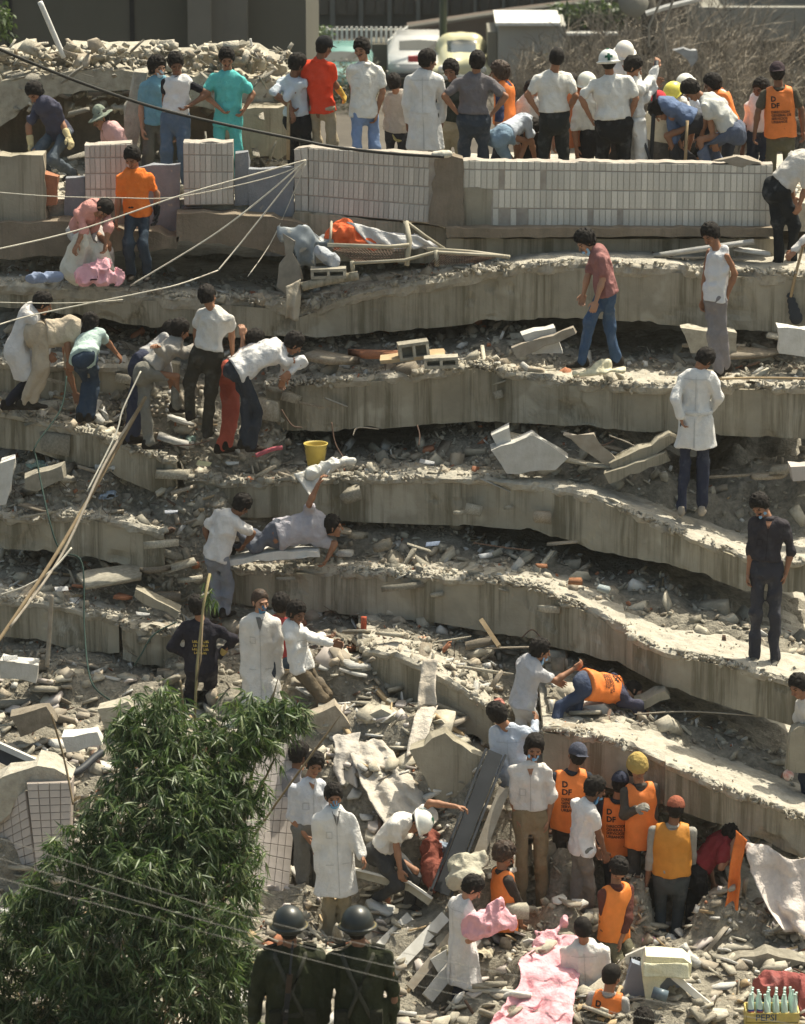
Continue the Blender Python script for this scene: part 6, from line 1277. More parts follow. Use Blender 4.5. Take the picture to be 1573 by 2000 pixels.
# ---------------- loose things on the storeys ----------------
def sheet_cloth(name, corners, nu, nv, folds, m, label, cat, sag=0, parent=None, thick=.012, seed=0, ripple=.02, drop=0):
    """draped cloth: corners are (x, y, Y) top-left, top-right, bottom-right, bottom-left"""
    c = [W(*p) for p in corners]; V = np.zeros((nu+1, nv+1, 3))
    for i in range(nu+1):
        for j in range(nv+1):
            u, v = i/nu, j/nv; V[i,j] = (c[0]*(1-u)+c[1]*u)*(1-v)+(c[3]*(1-u)+c[2]*u)*v
            V[i,j,2] -= sag*math.sin(math.pi*u)*(1-v*.3); V[i,j,1] -= drop*math.sin(math.pi*v)
    U = np.linspace(0, 1, nu+1)[:,None]; Vv = np.linspace(0, 1, nv+1)[None,:]
    f = np.sin(U*folds*6.283+2*np.sin(Vv*2.1+seed)+seed)*ripple*(.35+Vv)+fbm(V, 5, seed)*ripple*1.2
    V[...,1] -= f; V[...,2] += fbm(V, 3, seed+4)*ripple*.8; V[...,0] += fbm(V, 3, seed+8)*ripple*.8
    n1, n2 = nu+1, nv+1; I = np.arange(n1*n2).reshape(n1, n2); A = V.reshape(-1, 3); B = A+np.array([0, thick, 0])
    Fq = np.stack([I[:-1,:-1], I[:-1,1:], I[1:,1:], I[1:,:-1]], -1).reshape(-1, 4); off = n1*n2
    bd = list(I[:,0])+list(I[-1,1:])+list(I[-2::-1,-1])+list(I[0,-2:0:-1])
    Fa = [tuple(q) for q in Fq]+[tuple(q[::-1]+off) for q in Fq]+[(bd[i], bd[(i+1)%len(bd)], bd[(i+1)%len(bd)]+off, bd[i]+off) for i in range(len(bd))]
    VV = np.concatenate([A, B])
    if parent is not None: return child_world(name, VV, Fa, m, parent, smooth=True)
    base = np.array([A[:,0].mean(), A[:,1].mean(), A[:,2].min()]); o = link(name, mesh(name, VV-base, Fa, m, smooth=True)); o.location = base
    return tagit(o, label, cat)
def lump(name, pr, m, label, cat, wr=.03, wsc=7, h=.014, k=.06, seed=1, parent=None, group=None):
    V, Q = sdf_mesh(pr, h, k, wr=wr, wsc=wsc, seed=seed)
    if parent is not None: return child_world(name, V, Q, m, parent, smooth=True)
    base = np.array([V[:,0].mean(), V[:,1].mean(), V[:,2].min()]); o = link(name, mesh(name, V-base, Q, m, smooth=True)); o.location = base
    return tagit(o, label, cat, group)
Z = (0,0,1)
PINK = cloth((.78,.42,.46), dust=.1); SACK = cloth((.66,.62,.52), dust=.1); CRM = cloth((.74,.68,.48), dust=.06); LIN = cloth((.74,.72,.66), dust=.1)
lump('sack', [prim(W(146,528,48.45), W(160,478,48.4), .17, .13), prim(W(195,525,48.45), W(192,490,48.4), .16, .10), prim(W(160,478,48.4), W(165,455,48.35), .10, .05)], SACK, 'full off white sack held by the stooping person in pink plaid', 'sack', wr=.025)
lump('pink_cloth', [prim(W(165,540,48.15), W(225,540,48.15), .09, .08), prim(W(180,528,48.2), W(205,520,48.2), .10, .07)], PINK, 'heap of pink cloth lying at the foot of the white sack', 'cloth', wr=.05, wsc=9)
lump('blue_sack', [prim(W(65,542,48.2), W(110,540,48.2), .075, .07, Z, .7)], cloth((.25,.30,.42)), 'flat blue grey sack lying at the left edge of the uppermost slab', 'sack')
# bed with mattress and orange blanket
bd_ = empty('broken_bed', tuple(W(800,520,48.5)), 'broken steel bed frame with wire mesh tilted on the uppermost slab', 'bed frame')
def bar(parent, name, pts, r_, m, n=6):
    mb = MB(); mb.tube([W(*p) for p in pts], r_, n); return mb.obj(name, m, parent, smooth=True)
BF = mat('cream painted steel', (.42,.38,.29), (.33,.29,.21), 8, rough=.6)
bar(bd_, 'rail', [(640,478,48.3),(760,482,48.25),(800,478,48.25)], .028, BF); bar(bd_, 'rail', [(690,514,48.1),(790,508,48.1),(850,492,48.2),(985,500,48.0)], .022, BF)
bar(bd_, 'rail', [(835,486,48.3),(920,492,48.2),(996,502,48.05)], .028, BF); bar(bd_, 'leg', [(793,432,48.4),(800,470,48.3),(795,518,48.15)], .034, BF)
bar(bd_, 'leg', [(852,488,48.2),(854,520,48.15)], .03, BF); bar(bd_, 'leg', [(688,510,48.15),(690,535,48.15)], .03, BF); bar(bd_, 'strut', [(793,432,48.4),(830,460,48.4),(872,488,48.4)], .02, BF); bar(bd_, 'strut', [(648,432,48.6),(645,478,48.4)], .018, BF)
mb = MB()
for i in range(22):
    t = i/21; a = W(648+t*140, 484, 48.35); b = W(700+t*90, 512, 48.15); mb.tube([a, b], .005, 3); a = W(860+t*120, 493+t*6, 48.2); b = W(835+t*100, 520-t*8, 48.1) ; mb.tube([a, b], .005, 3)
for i in range(6): mb.tube([W(650+i*8,484+i*5,48.3), W(790,482+i*5,48.25)], .004, 3); mb.tube([W(858,494+i*4,48.2), W(985-i*12,500+i*2,48.05)], .004, 3)
mb.obj('wire_mesh', M['rust'], bd_)
lump('mattress', [prim(W(668,462,48.75), W(800,470,48.7), .15, .11, Z, .6), prim(W(800,470,48.7), W(845,480,48.6), .12, .06, Z, .6)], cloth((.55,.53,.53)), 'dusty white mattress lying on the broken bed frame', 'mattress', wr=.025)
lump('orange_blanket', [prim(W(655,466,48.62), W(672,450,48.6), .12, .13), prim(W(690,470,48.6), W(730,478,48.6), .09, .05)], cloth((.80,.16,.06), dust=.03), 'bright orange blanket bunched over the left end of the mattress', 'blanket', wr=.03)
sheet_cloth('white_blanket', [(672,436,48.58),(810,462,48.55),(850,484,48.5),(735,486,48.5)], 24, 8, 3, cloth((.66,.64,.62)), 'white sheet draped across the mattress behind the bed leg', 'sheet', ripple=.03)
# bent metal tub and sheet
V = []; 
lump('bent_metal_tub', [prim(W(556,455,48.5), W(585,462,48.5), .06, .09), prim(W(585,462,48.5), W(592,505,48.5), .09, .12), prim(W(600,470,48.6), W(640,478,48.6), .10, .12)], mat('galvanised sheet', (.26,.29,.31), (.15,.17,.18), 5, rough=.45, spec=.5, spots=(7,.6,(.4,.38,.33))), 'bent bluish metal tub left of the mattress', 'tub', wr=.07, wsc=4.5)
block('bent_sheet', [(552,455),(575,470),(585,520),(590,545),(560,575),(540,560),(545,520),(558,500)], 48.3, .04, mat('brown grey sheet', (.30,.27,.22), (.2,.18,.15), 6, rough=.6), 'dark crumpled metal sheet standing at the left end of the mattress', 'metal sheet', rough=.02)
sheet_cloth('hanging_rag', [(556,560,47.95),(588,545,48.05),(584,628,47.95),(556,622,47.95)], 10, 14, 1.5, cloth((.42,.37,.29)), 'dusty beige rag hanging over the uppermost beam', 'rag', ripple=.025)
lump('grey_cloth', [prim(W(630,490,48.2), W(650,510,48.2), .07, .06)], cloth((.42,.44,.47)), 'bunched grey cloth below the orange blanket', 'cloth', wr=.04)
line('concrete_pipe', [(590,560,48.05),(640,548,48.05),(700,538,48.1)], .055, M['beam'], 'rounded concrete pipe lying along the edge of the uppermost slab', 'pipe', n=12)
# hollow cement blocks
def hollow_block(c, L, H, D, yaw, roll, label, m='rubble', group=None):
    """two-cell block: walls and webs built round real holes facing the viewer"""
    mb = MB(); t = .035
    mb.box((-L/2,-D/2,-H/2), (L/2,D/2,-H/2+t)); mb.box((-L/2,-D/2,H/2-t), (L/2,D/2,H/2))
    for x in (-L/2, -t/2, L/2-t): mb.box((x,-D/2+.001,-H/2+t), (x+t,D/2-.001,H/2-t))
    mb.box((-L/2+t, D/2-.05, -H/2+t), (L/2-t, D/2-.02, H/2-t))
    o = link('hollow_block', mesh('hollow_block', mb.V, mb.F, M[m])); o.location = c; o.rotation_euler = (0, roll, yaw); return tagit(o, label, 'cement block', group)
hollow_block(tuple(W(808,683,47.3)), .36, .2, .2, .1, -.12, 'hollow cement block lying across the board in the second gap'); hollow_block(tuple(W(862,706,47.1)), .40, .13, .2, .0, -.05, 'lower hollow cement block with two holes on the second slab')
hollow_block(tuple(W(642,532,48.1)), .42, .12, .2, .0, -.03, 'hollow block lying on the uppermost slab below the bed')
block('board', [(742,704),(868,692),(870,698),(744,711)], 47.2, .35, 'wood', 'pale thin board sticking out of the second gap', 'board', rough=.003)
# second tier rubble boards
for pts, Y, m, lb in (([(960,880),(1040,850),(1110,895),(1085,918),(990,925)],46.6,'plaster','big tilted plaster slab in the third gap'),([(1100,850),(1160,848),(1210,905),(1190,912)],46.6,'woodgrey','long splintered board crossing the third gap'),
    ([(1190,905),(1310,850),(1330,860),(1200,925)],46.5,'beam','row of tilted concrete planks under the second beam, upper one'),([(1180,925),(1300,885),(1310,900),(1190,945)],46.4,'beam','tilted concrete plank under the second beam, lower one'),
    ([(960,850),(995,835),(1005,880),(985,890)],46.7,'plaster','small upright plaster piece in the third gap'),([(1020,655),(1085,640),(1100,690),(1040,692)],47.3,'plaster','pale plaster slab leaning in the second gap'),
    ([(1000,680),(1120,640),(1125,652),(1010,700)],47.2,'woodgrey','splintered lath bundle under the uppermost beam'),([(1330,640),(1440,650),(1440,690),(1350,690)],47.6,'rubble','broken wall piece behind the grey trousers'),
    ([(1520,640),(1600,645),(1600,700),(1522,690)],47.2,'plaster','pale concrete block under the uppermost beam at the right edge'),([(1545,912),(1640,905),(1640,945),(1550,940)],46.0,'tile_w','pinkish broken slab at the right edge of the third gap'),
    ([(0,905),(30,895),(12,985),(-20,990)],46.2,'plaster','pale board leaning at the left edge above the fourth beam'),([(48,935),(120,910),(125,935),(72,960),(48,955)],46.2,'rubble','tilted wall corner piece above the left fourth beam'),
    ([(265,1150),(350,1195),(345,1210),(262,1165)],45.7,'beam','slanting concrete bar left of the navy coveralls'),([(0,1290),(75,1300),(70,1335),(0,1325)],45.2,'plaster','pale yellowish board at the left edge of the lower rubble'),
    ([(1118,1385),(1180,1375),(1200,1395),(1140,1412)],43.9,'plaster','pale folded board lying below the crawling rescuer'),([(1240,1370),(1300,1350),(1310,1365),(1250,1390)],44.0,'beam','tilted concrete plank right of the crawling rescuer'),
    ([(1560,1420),(1600,1420),(1600,1515),(1540,1510),(1545,1430)],43.0,'beam','short concrete column at the right edge under the bright slab'),
    ([(800,1465),(870,1432),(960,1492),(905,1585),(850,1560)],42.75,'beam','big smooth grey slab face on the slope left of the steel channel'),([(695,1408),(745,1385),(800,1418),(745,1450)],43.9,'rubble','tilted concrete slab on the slope above the dusty cloth heap'),
    ([(600,1400),(655,1378),(690,1425),(640,1455)],43.9,'rubble2','tilted concrete slab on the slope right of the brown trousers'),([(640,1325),(700,1300),(720,1335),(660,1352)],44.8,'rubble','flat concrete piece below the broken block on the slope'),([(1040,1660),(1085,1650),(1095,1700),(1050,1712)],42.6,'rubble2','broken slab between the khaki trousers and the orange vest'),
    ([(1400,1880),(1500,1862),(1573,1880),(1480,1905)],41.3,'rubble','low flat concrete slab under the lowest beam at the right'),([(190,1385),(250,1370),(270,1410),(205,1425)],44.2,'rubble','pale slab just above the top of the bush'),([(20,1400),(90,1380),(110,1410),(40,1440)],44.0,'rubble2','tilted slab at the left above the dark diagonal beam'),
    ([(120,1440),(190,1430),(200,1455),(130,1470)],43.4,'plaster','thin pale slab between the dark beam and the bush'),([(430,1096),(520,1080),(620,1078),(625,1088),(520,1096),(440,1106)],46.3,'plaster','flat white slab edge under the striped shirt'),([(250,715),(262,700),(350,712),(345,790),(258,800)],48.3,'beam','shaded wall face behind the digging group')):
    block('broken_slab' if m not in ('woodgrey','wood') else 'board', pts, Y, .25 if m not in ('woodgrey',) else .06, m, lb, 'board' if m in ('woodgrey','wood') else 'concrete', rough=.012)
# bucket
bk = empty('bucket', tuple(W(617,908,46.9)), 'yellow plastic bucket standing on the third slab', 'bucket')
BY = mat('yellow plastic', (.55,.42,.10), (.48,.36,.08), 5, rough=.5, spec=.4); mb = MB(); c0 = W(617,908,46.9)
mb.lathe(c0, [(0,0),(.098,0),(.138,.245),(.145,.25),(.145,.262),(.134,.262),(.128,.24),(.09,.02),(0,.02)], 24); mb.obj('pail', BY, bk, smooth=True)
mb = MB(); mb.tube([c0+np.array([.142*math.cos(a), -.02-.05*math.sin(a), .25-.10*math.sin(a)]) for a in np.linspace(0, math.pi, 10)], .005, 5); mb.obj('wire_handle', M['steel'], bk)
sheet_cloth('white_cloth', [(580,922,46.55),(660,895,46.75),(640,925,46.6),(608,965,46.45)], 16, 14, 2, LIN, 'white cloth lying over the edge next to the yellow bucket', 'cloth', ripple=.04)
lump('white_cloth', [prim(W(610,925,46.6), W(650,905,46.7), .07, .06), prim(W(650,905,46.7), W(690,900,46.7), .05, .04)], LIN, 'bunched white cloth between the bucket and the reaching hand', 'cloth', wr=.03, seed=4)
lump('cream_cloth', [prim(W(1130,730,47.1), W(1210,722,47.1), .05, .06, Z, .6), prim(W(1170,715,47.15), W(1185,712,47.15), .06, .05)], CRM, 'cream cloth heaped at the feet of the person in jeans', 'cloth', wr=.03)
line('tool_handle', [(1405,740,46.8),(1500,738,46.8),(1620,741,46.8)], .016, M['wood'], 'long wooden tool handle lying on the second slab at the right', 'tool handle')
line('red_cloth', [(500,890,46.9),(530,878,46.9),(552,874,46.9)], .03, cloth((.45,.12,.14)), 'twisted dark red cloth left of the yellow bucket', 'cloth')
line('red_post', [(711,1205,45.6),(710,1242,45.6)], .04, cloth((.40,.09,.05)), 'short red post in the dark hollow right of the white sweater', 'post')
for x, y, Y, c, lb in ((398,905,46.6,(.72,.68,.40),'yellowish crumpled paper on the third slab at the left'),(335,1000,45.9,(.62,.64,.70),'bluish white sheet of paper on the fourth beam rubble'),(950,1085,46.0,(.60,.62,.64),'white square tile lying on the fourth slab'),(845,1062,46.3,(.28,.34,.46),'blue crumpled plastic on the fourth slab'),
    (1180,1150,45.0,(.55,.62,.62),'pale blue paper on the fourth slab right of the brick'),(20,1285,45.2,(.75,.74,.72),'white torn paper at the left edge of the lower rubble'),(280,1200,45.6,(.72,.70,.66),'white paper scrap left of the coveralls'),(835,903,46.7,(.66,.66,.66),'white tile fragment on the third slab'),(120,1150,45.6,(.7,.7,.7),'white scrap near the top of the wooden stake'),
    (455,905,46.6,(.6,.62,.6),'pale card on the third slab at the feet of the bent white shirt'),(1060,1105,45.7,(.42,.20,.11),'orange brick fragment on the fourth slab'),(1125,1135,45.3,(.50,.24,.13),'orange brown brick lying on the fourth slab edge')):
    p = W(x, y, Y); o = chunk(tuple(p), .075, (1.3,.9,.35 if 'brick' not in lb else .7), 'rubble', rot=(.5,.2*rng.randn(),rng.randn()*.3), label=lb, name='paper_scrap' if 'brick' not in lb else 'brick_fragment', proto=rng.randint(0,4))
    o.data = o.data.copy(); o.data.materials[0] = cloth(c, dust=.15)
# long cloth and wires at the lower middle
sheet_cloth('hanging_cloth', [(826,1292,44.1),(856,1290,44.1),(850,1380,43.8),(815,1385,43.8)], 10, 14, 1, cloth((.52,.46,.38)), 'long beige cloth strip hanging over the broken beam, upper length', 'cloth', ripple=.03)
sheet_cloth('hanging_cloth', [(815,1383,43.8),(852,1378,43.8),(835,1450,43.35),(792,1480,43.2)], 10, 12, 1, cloth((.58,.52,.44)), 'pointed lower end of the beige cloth on the rubble', 'cloth', ripple=.03, seed=3)
sheet_cloth('dusty_drape', [(680,1462,43.5),(745,1445,43.6),(856,1600,42.45),(768,1648,42.2)], 30, 40, 2.4, cloth((.52,.47,.40), dust=.2), 'dusty pale drape spilling down the slope behind the masked doctor', 'cloth', ripple=.06)
sheet_cloth('dusty_drape', [(655,1440,43.6),(705,1430,43.7),(700,1540,43.1),(660,1530,43.1)], 16, 22, 1.6, cloth((.48,.44,.39), dust=.2), 'smaller dusty rag hanging left of the long pale drape', 'cloth', ripple=.05, seed=5)
lump('dark_red_cloth', [prim(W(840,1640,42.3), W(850,1720,41.9), .09, .12)], cloth((.22,.07,.05)), 'dark red cloth half under the steel channel', 'cloth', wr=.04)
lump('dusty_cloth_heap', [prim(W(895,1690,41.7), W(930,1680,41.8), .09, .11), prim(W(890,1720,41.6), W(925,1715,41.6), .08, .09)], cloth((.45,.42,.33), dust=.1), 'greenish grey heap of cloth right of the steel channel', 'cloth', wr=.04)
ch = empty('steel_channel', tuple(W(865,1745,41.7)), 'long dark steel channel leaning on the slope left of the white trousers', 'steel channel')
def strip(parent, name, a, b, w0, th, m, off=0, wdir=None):
    a, b = W(*a), W(*b); ax = unit(b-a); s_ = unit(np.cross(ax, (0,-1,.2))); f_ = np.cross(s_, ax); mb = MB(); mb.obox((a+b)/2+s_*off, (s_, ax, f_), (w0, np.linalg.norm(b-a)/2, th)); return mb.obj(name, m, parent)
strip(ch, 'web', (862,1745,41.7), (968,1470,42.7), .085, .012, M['steel']); strip(ch, 'flange', (858,1745,41.6), (964,1470,42.6), .012, .05, M['steel'], -.09); strip(ch, 'flange', (866,1745,41.6), (972,1470,42.6), .012, .05, M['steel'], .09)
pl = empty('plank', tuple(W(905,1745,42.3)), 'grey plank leaning beside the dark steel channel', 'plank'); strip(pl, 'board', (905,1748,41.75), (985,1540,42.4), .06, .02, M['woodgrey'])
pl = empty('plank', tuple(W(845,1745,42.3)), 'narrow pale lath leaning left of the steel channel', 'plank'); strip(pl, 'board', (838,1748,41.8), (925,1560,42.4), .03, .02, M['woodgrey'])
bm_ = empty('bed_board', tuple(W(760,1760,41.8)), 'bent metal bed side lying in front of the stooping medic', 'bed side')
strip(bm_, 'board', (688,1702,42.0), (800,1732,41.8), .05, .02, BF); strip(bm_, 'board', (800,1732,41.8), (842,1762,41.7), .045, .02, BF); strip(bm_, 'edge_bar', (688,1696,41.98), (803,1724,41.78), .012, .03, M['white']); strip(bm_, 'edge_bar', (800,1724,41.78), (845,1755,41.68), .012, .03, M['white'])
handle(W(838,1752,41.9), W(893,1722,42.3), .014, M['steel'], 'thin dark bar lying at the right end of the bent bed side', 'bar', 'steel_bar')
for i, (a, b, w_, m, lb) in enumerate([((880,1830,41.4),(960,1760,42.0),.05,'woodgrey','loose lath left of the bundle carrier, upper'),((760,1905,41.0),(870,1790,41.6),.06,'white','pale plank in the lath pile behind the right soldier'),((800,1930,40.9),(905,1800,41.5),.045,'woodgrey','grey lath in the pile behind the right soldier'),((730,1860,41.2),(800,1790,41.7),.05,'plaster','short pale lath beside the right helmet'),
      ((835,1950,40.8),(930,1830,41.4),.07,'plaster','wide pale plank beside the bundle carrier'),((850,1890,41.1),(915,1850,41.2),.10,'white','broad white panel piece by the bundle carrier'),((700,1850,41.3),(760,1800,41.7),.04,'woodgrey','lath between the helmet and the masked doctor'),((1000,1560,43.2),(1010,1720,42.4),.03,'woodgrey','upright lath behind the moustached man'),
      ((600,1330,44.9),(680,1410,44.6),.03,'woodgrey','splintered lath below the white sweater'),((700,1370,44.6),(760,1430,44.3),.025,'woodgrey','thin lath on the slope right of the white sweater'),((940,1210,45.3),(975,1262,45.0),.025,'wood','pale splinter sticking out under the fourth beam'),((1250,1500,43.3),(1275,1560,43.0),.0,'wood','')]):
    if not lb: continue
    p_ = empty('lath', a and tuple(W(*a)), lb, 'lath'); strip(p_, 'board', a, b, w_, .016, M[m])
# dark roofing beam and dark sheet at the left
dk = empty('dark_gutter', tuple(W(90,1510,43.0)), 'dark painted beam lying diagonally at the left edge above the tiled wall', 'beam')
strip(dk, 'board', (-40,1450,43.4), (100,1515,42.6), .10, .05, M['steel']); strip(dk, 'edge', (-40,1438,43.3), (104,1503,42.5), .03, .06, M['plaster'])
line('dark_sheet', [(100,1520,42.6),(150,1508,42.8),(185,1480,43.1),(200,1470,43.2)], .045, M['steel'], 'bent black roofing strip between the dark beam and the bush', 'strip')
# tiled wall blocks bottom left
def tile_block(c4, Ys, nu, nv, label, gap=.07, m='tile_w', thick=.35, t_=.010, core='mortar2'):
    """c4: photo corners tl,tr,br,bl"""
    c = [W(p[0], p[1], y) for p, y in zip(c4, Ys)]; root = empty('tiled_wall', tuple(c[3]), label, 'tiled wall')
    nr = unit(np.cross(c[1]-c[0], c[3]-c[0])); nr = nr if nr[1] < 0 else -nr
    V = [*c, *[p-nr*thick for p in c]]; child_world('wall_core', V, [(0,1,2,3),(7,6,5,4),(0,4,5,1),(1,5,6,2),(2,6,7,3),(3,7,4,0)], M[core], root)
    B = lambda u, v: (c[0]*(1-u)+c[1]*u)*(1-v)+(c[3]*(1-u)+c[2]*u)*v
    sx, sy = c[1]-c[0], c[3]-c[0]; Lx, Ly = np.linalg.norm(sx)/nu, np.linalg.norm(sy)/nv
    me = None
    for i in range(nu):
        for j in range(nv):
            q = [B((i+gap/2)/nu,(j+gap/2)/nv), B((i+1-gap/2)/nu,(j+gap/2)/nv), B((i+1-gap/2)/nu,(j+1-gap/2)/nv), B((i+gap/2)/nu,(j+1-gap/2)/nv)]
            cc = sum(q)/4
            if True:
                t = t_; V8 = [p-cc for p in q]+[(p-cc)*.96+nr*t for p in q]; me = mesh('tile', V8, [(4,5,6,7),(0,1,5,4),(1,2,6,5),(2,3,7,6),(3,0,4,7)], M[m])
            o = link('tile', me, root); o.location = Vector(cc-c[3]+nr*(rng.rand()*.003))
    return root
M['mortar2'] = mat('grey mortar', (.33,.28,.245), (.27,.23,.2), 8)
tile_block([(52,1530),(140,1528),(135,1700),(72,1705)], [41.9,41.9,41.8,41.8], 4, 12, 'beige tiled wall piece with upright face left of the bush')
tile_block([(-40,1610),(50,1545),(72,1700),(-40,1730)], [42.3,41.95,41.85,42.1], 6, 9, 'shaded tiled wall piece leaning at the left edge')
block('wall_top', [(-40,1540),(20,1512),(60,1500),(140,1520),(138,1532),(56,1532),(20,1590),(-10,1615),(-40,1625)], 42.0, .5, 'top', 'bright broken top of the tiled wall pieces', rough=.035)
tile_block([(470,1470),(590,1430),(560,1780),(430,1730)], [42.75,43.05,42.25,41.85], 9, 14, 'slanting tiled wall sheet seen between the bush and the standing men', gap=.05, t_=.002)
# pink blanket and right foreground
sheet_cloth('pink_blanket', [(1050,1815,41.45),(1140,1840,41.2),(1110,2030,39.7),(950,2020,39.85)], 44, 70, 2.6, PINK, 'large pink blanket spread over something long on the ground', 'blanket', ripple=.075, drop=.12)
lump('pink_corner', [prim(W(1060,1850,41.3), W(1108,1795,41.5), .09, .02)], PINK, 'twisted pink corner of the blanket standing up beside the grey trousers', 'cloth', wr=.04)
lump('pink_blanket', [prim(W(1245,1838,41.9), W(1275,1842,41.9), .05, .05)], PINK, 'small corner of pink cloth behind the maroon sleeves', 'cloth', wr=.03)
lump('pink_bundle', [prim(W(930,1800,40.78), W(985,1795,40.78), .11, .09), prim(W(965,1775,40.8), W(975,1765,40.8), .07, .04), prim(W(925,1815,40.75), W(950,1810,40.75), .10, .08), prim(W(990,1800,40.8), W(1000,1805,40.8), .05, .04)], PINK, 'pink wrapped bundle held in the arms of the white coated medic', 'bundle', wr=.04, wsc=8)
wp = block('blue_grey_slab', [(1235,1880),(1325,1912),(1430,2010),(1440,2060),(1200,2060),(1215,1960)], 40.6, .12, mat('blue grey painted wall', (.25,.28,.33), (.20,.23,.28), 3, spots=(4,.7,(.16,.18,.2))), 'blue grey painted wall slab tilted at the bottom right', 'wall piece', rough=.004)
st_ = empty('pale_edge_board', tuple(W(1430,2010,40.5)), 'bright pale board edge along the top of the blue grey slab', 'board'); strip(st_, 'board', (1315,1906,40.5), (1470,2035,40.4), .035, .05, M['white'])
block('cream_towel', [(1262,1868),(1336,1872),(1352,1884),(1350,1908),(1322,1908),(1312,1900),(1290,1925),(1286,1962),(1262,1955),(1254,1900)], 40.42, .3, cloth((.76,.72,.52), dust=.04), 'folded cream towel hanging over the blue grey slab', 'towel', rough=.006)
sheet_cloth('cream_flap', [(1258,1880,40.36),(1345,1884,40.36),(1348,1912,40.34),(1256,1905,40.34)], 20, 8, 1.2, cloth((.76,.72,.52), dust=.04), 'overlapping upper fold of the cream towel', 'towel', ripple=.02)
cn = empty('metal_can', tuple(W(1292,1942,40.2)), 'small dark blue grey can lying in front of the cream towel', 'can'); mb = MB(); mb.lathe(W(1275,1938,40.2), [(.0,.02),(.055,.02),(.062,0),(.062,.16),(.0,.165)], 18, axis=(1,-.2,-.25)); mb.obj('shell', mat('blue grey tin', (.12,.16,.19), None, 4, rough=.4, spec=.5), cn, smooth=True)
block('lettered_board', [(1222,1868),(1262,1850),(1270,1870),(1258,1900),(1225,1905)], 41.2, .05, 'plaster', 'pale board with a dark printed 10 behind the blue grey slab', 'board', rough=.002)
lv, lf = lettering('108', .10, None, .003); p0 = W(1240,1876,41.18); link('digits', mesh('digits', [(p0[0]+v[0]*.9, p0[1]-.004, p0[2]+v[1]) for v in lv], lf, M['black'])); bpy.data.objects['digits'].parent = bpy.data.objects['lettered_board']; bpy.data.objects['digits'].location = Vector((0,0,0))-bpy.data.objects['lettered_board'].location
# crate with bottles
cr = empty('drink_crate', tuple(W(1508,2020,40.0)), 'yellow wooden crate lettered PEPSI full of empty bottles at the bottom right corner', 'crate')
YC = mat('yellow painted wood', (.58,.46,.14), (.46,.36,.12), 8, rough=.7, c3=(.5,.42,.25)); c0 = W(1508,1968,40.0)
for dy in (-.15,.15):
    for zz in (-.05, -.16): mb = MB(); mb.box(c0+np.array([-.27,dy-.008,zz-.05]), c0+np.array([.27,dy+.008,zz+.045])); mb.obj('slat', YC, cr)
for dx in (-.27,.27):
    for zz in (-.05, -.16): mb = MB(); mb.box(c0+np.array([dx-.008,-.142,zz-.05]), c0+np.array([dx+.008,.142,zz+.045])); mb.obj('slat', YC, cr)
mb = MB(); mb.box(c0+np.array([-.26,-.14,-.22]), c0+np.array([.26,.14,-.205])); mb.obj('floor_board', YC, cr)
lv, lf = lettering('PEPSI', .10, None, .002); child_world('lettering', [c0+np.array([v[0]-.07, -.162, v[1]-.055]) for v in lv], lf, cloth((.10,.12,.14), dust=.1), cr)
GL = mat('frosted bottle glass', (.55,.68,.60), (.48,.62,.55), 8, rough=.12, spec=.6)
for i in range(6):
    for j in range(4):
        if rng.rand() < .12: continue
        q = c0+np.array([-.22+i*.088, -.11+j*.072, -.075]); mb = MB(); mb.lathe(q, [(0,0),(.03,0),(.031,.02),(.031,.12),(.026,.16),(.013,.20),(.012,.245),(.015,.25),(.015,.262),(.0,.262)], 12)
        b_ = thing_mesh('glass_bottle', mb, GL, tuple(q), 'empty pale green bottle standing in the yellow crate', 'bottle', 'empty bottles in the yellow crate', smooth=True); b_.rotation_euler = (rng.randn()*.05, rng.randn()*.05, 0)
        if j == 0 and i in (0, 1): mb = MB(); mb.lathe((0,0,0), [(.0318,.05),(.0318,.08)], 12); mb.lathe((0,0,0), [(.0318,.082),(.0318,.10)], 12, 1); me = mesh('bottle_label', mb.V, mb.F, [cloth((.5,.08,.06), dust=.05), cloth((.05,.08,.3), dust=.05)], smooth=True, mi=mb.M); link('bottle_label', me, b_)
lump('maroon_cloth', [prim(W(1500,1925,40.6), W(1560,1930,40.6), .13, .15), prim(W(1590,1950,40.5), W(1580,1960,40.5), .14, .14)], cloth((.30,.09,.08), dust=.15), 'maroon and pinkish cloth heap behind the bottle crate', 'cloth', wr=.04)
# white sheet over the lowest slab, orange cloth
sheet_cloth('hanging_sheet', [(1440,1635,42.25),(1640,1690,42.0),(1640,1822,41.7),(1530,1818,41.7)], 30, 22, 2.5, cloth((.68,.60,.54), dust=.05), 'dirty white sheet hanging over the lowest slab at the right edge', 'sheet', ripple=.06, sag=.06)
sheet_cloth('orange_cloth', [(1436,1622,42.2),(1456,1640,42.15),(1432,1870,41.9),(1404,1850,41.9)], 8, 30, 1, cloth((.75,.20,.05), dust=.03), 'long narrow orange cloth hanging beside the maroon top', 'cloth', ripple=.03)
bl_ = W(1541,1515,43.0); lump('tin_can', [prim(bl_, bl_+np.array([.0,.04,.0]), .06, .06)], mat('white tin', (.6,.56,.5), (.5,.2,.15), 9, rough=.5, spots=(9,.6,(.1,.12,.1))), 'small round tin standing on the dusty slab at the right', 'tin', wr=0)
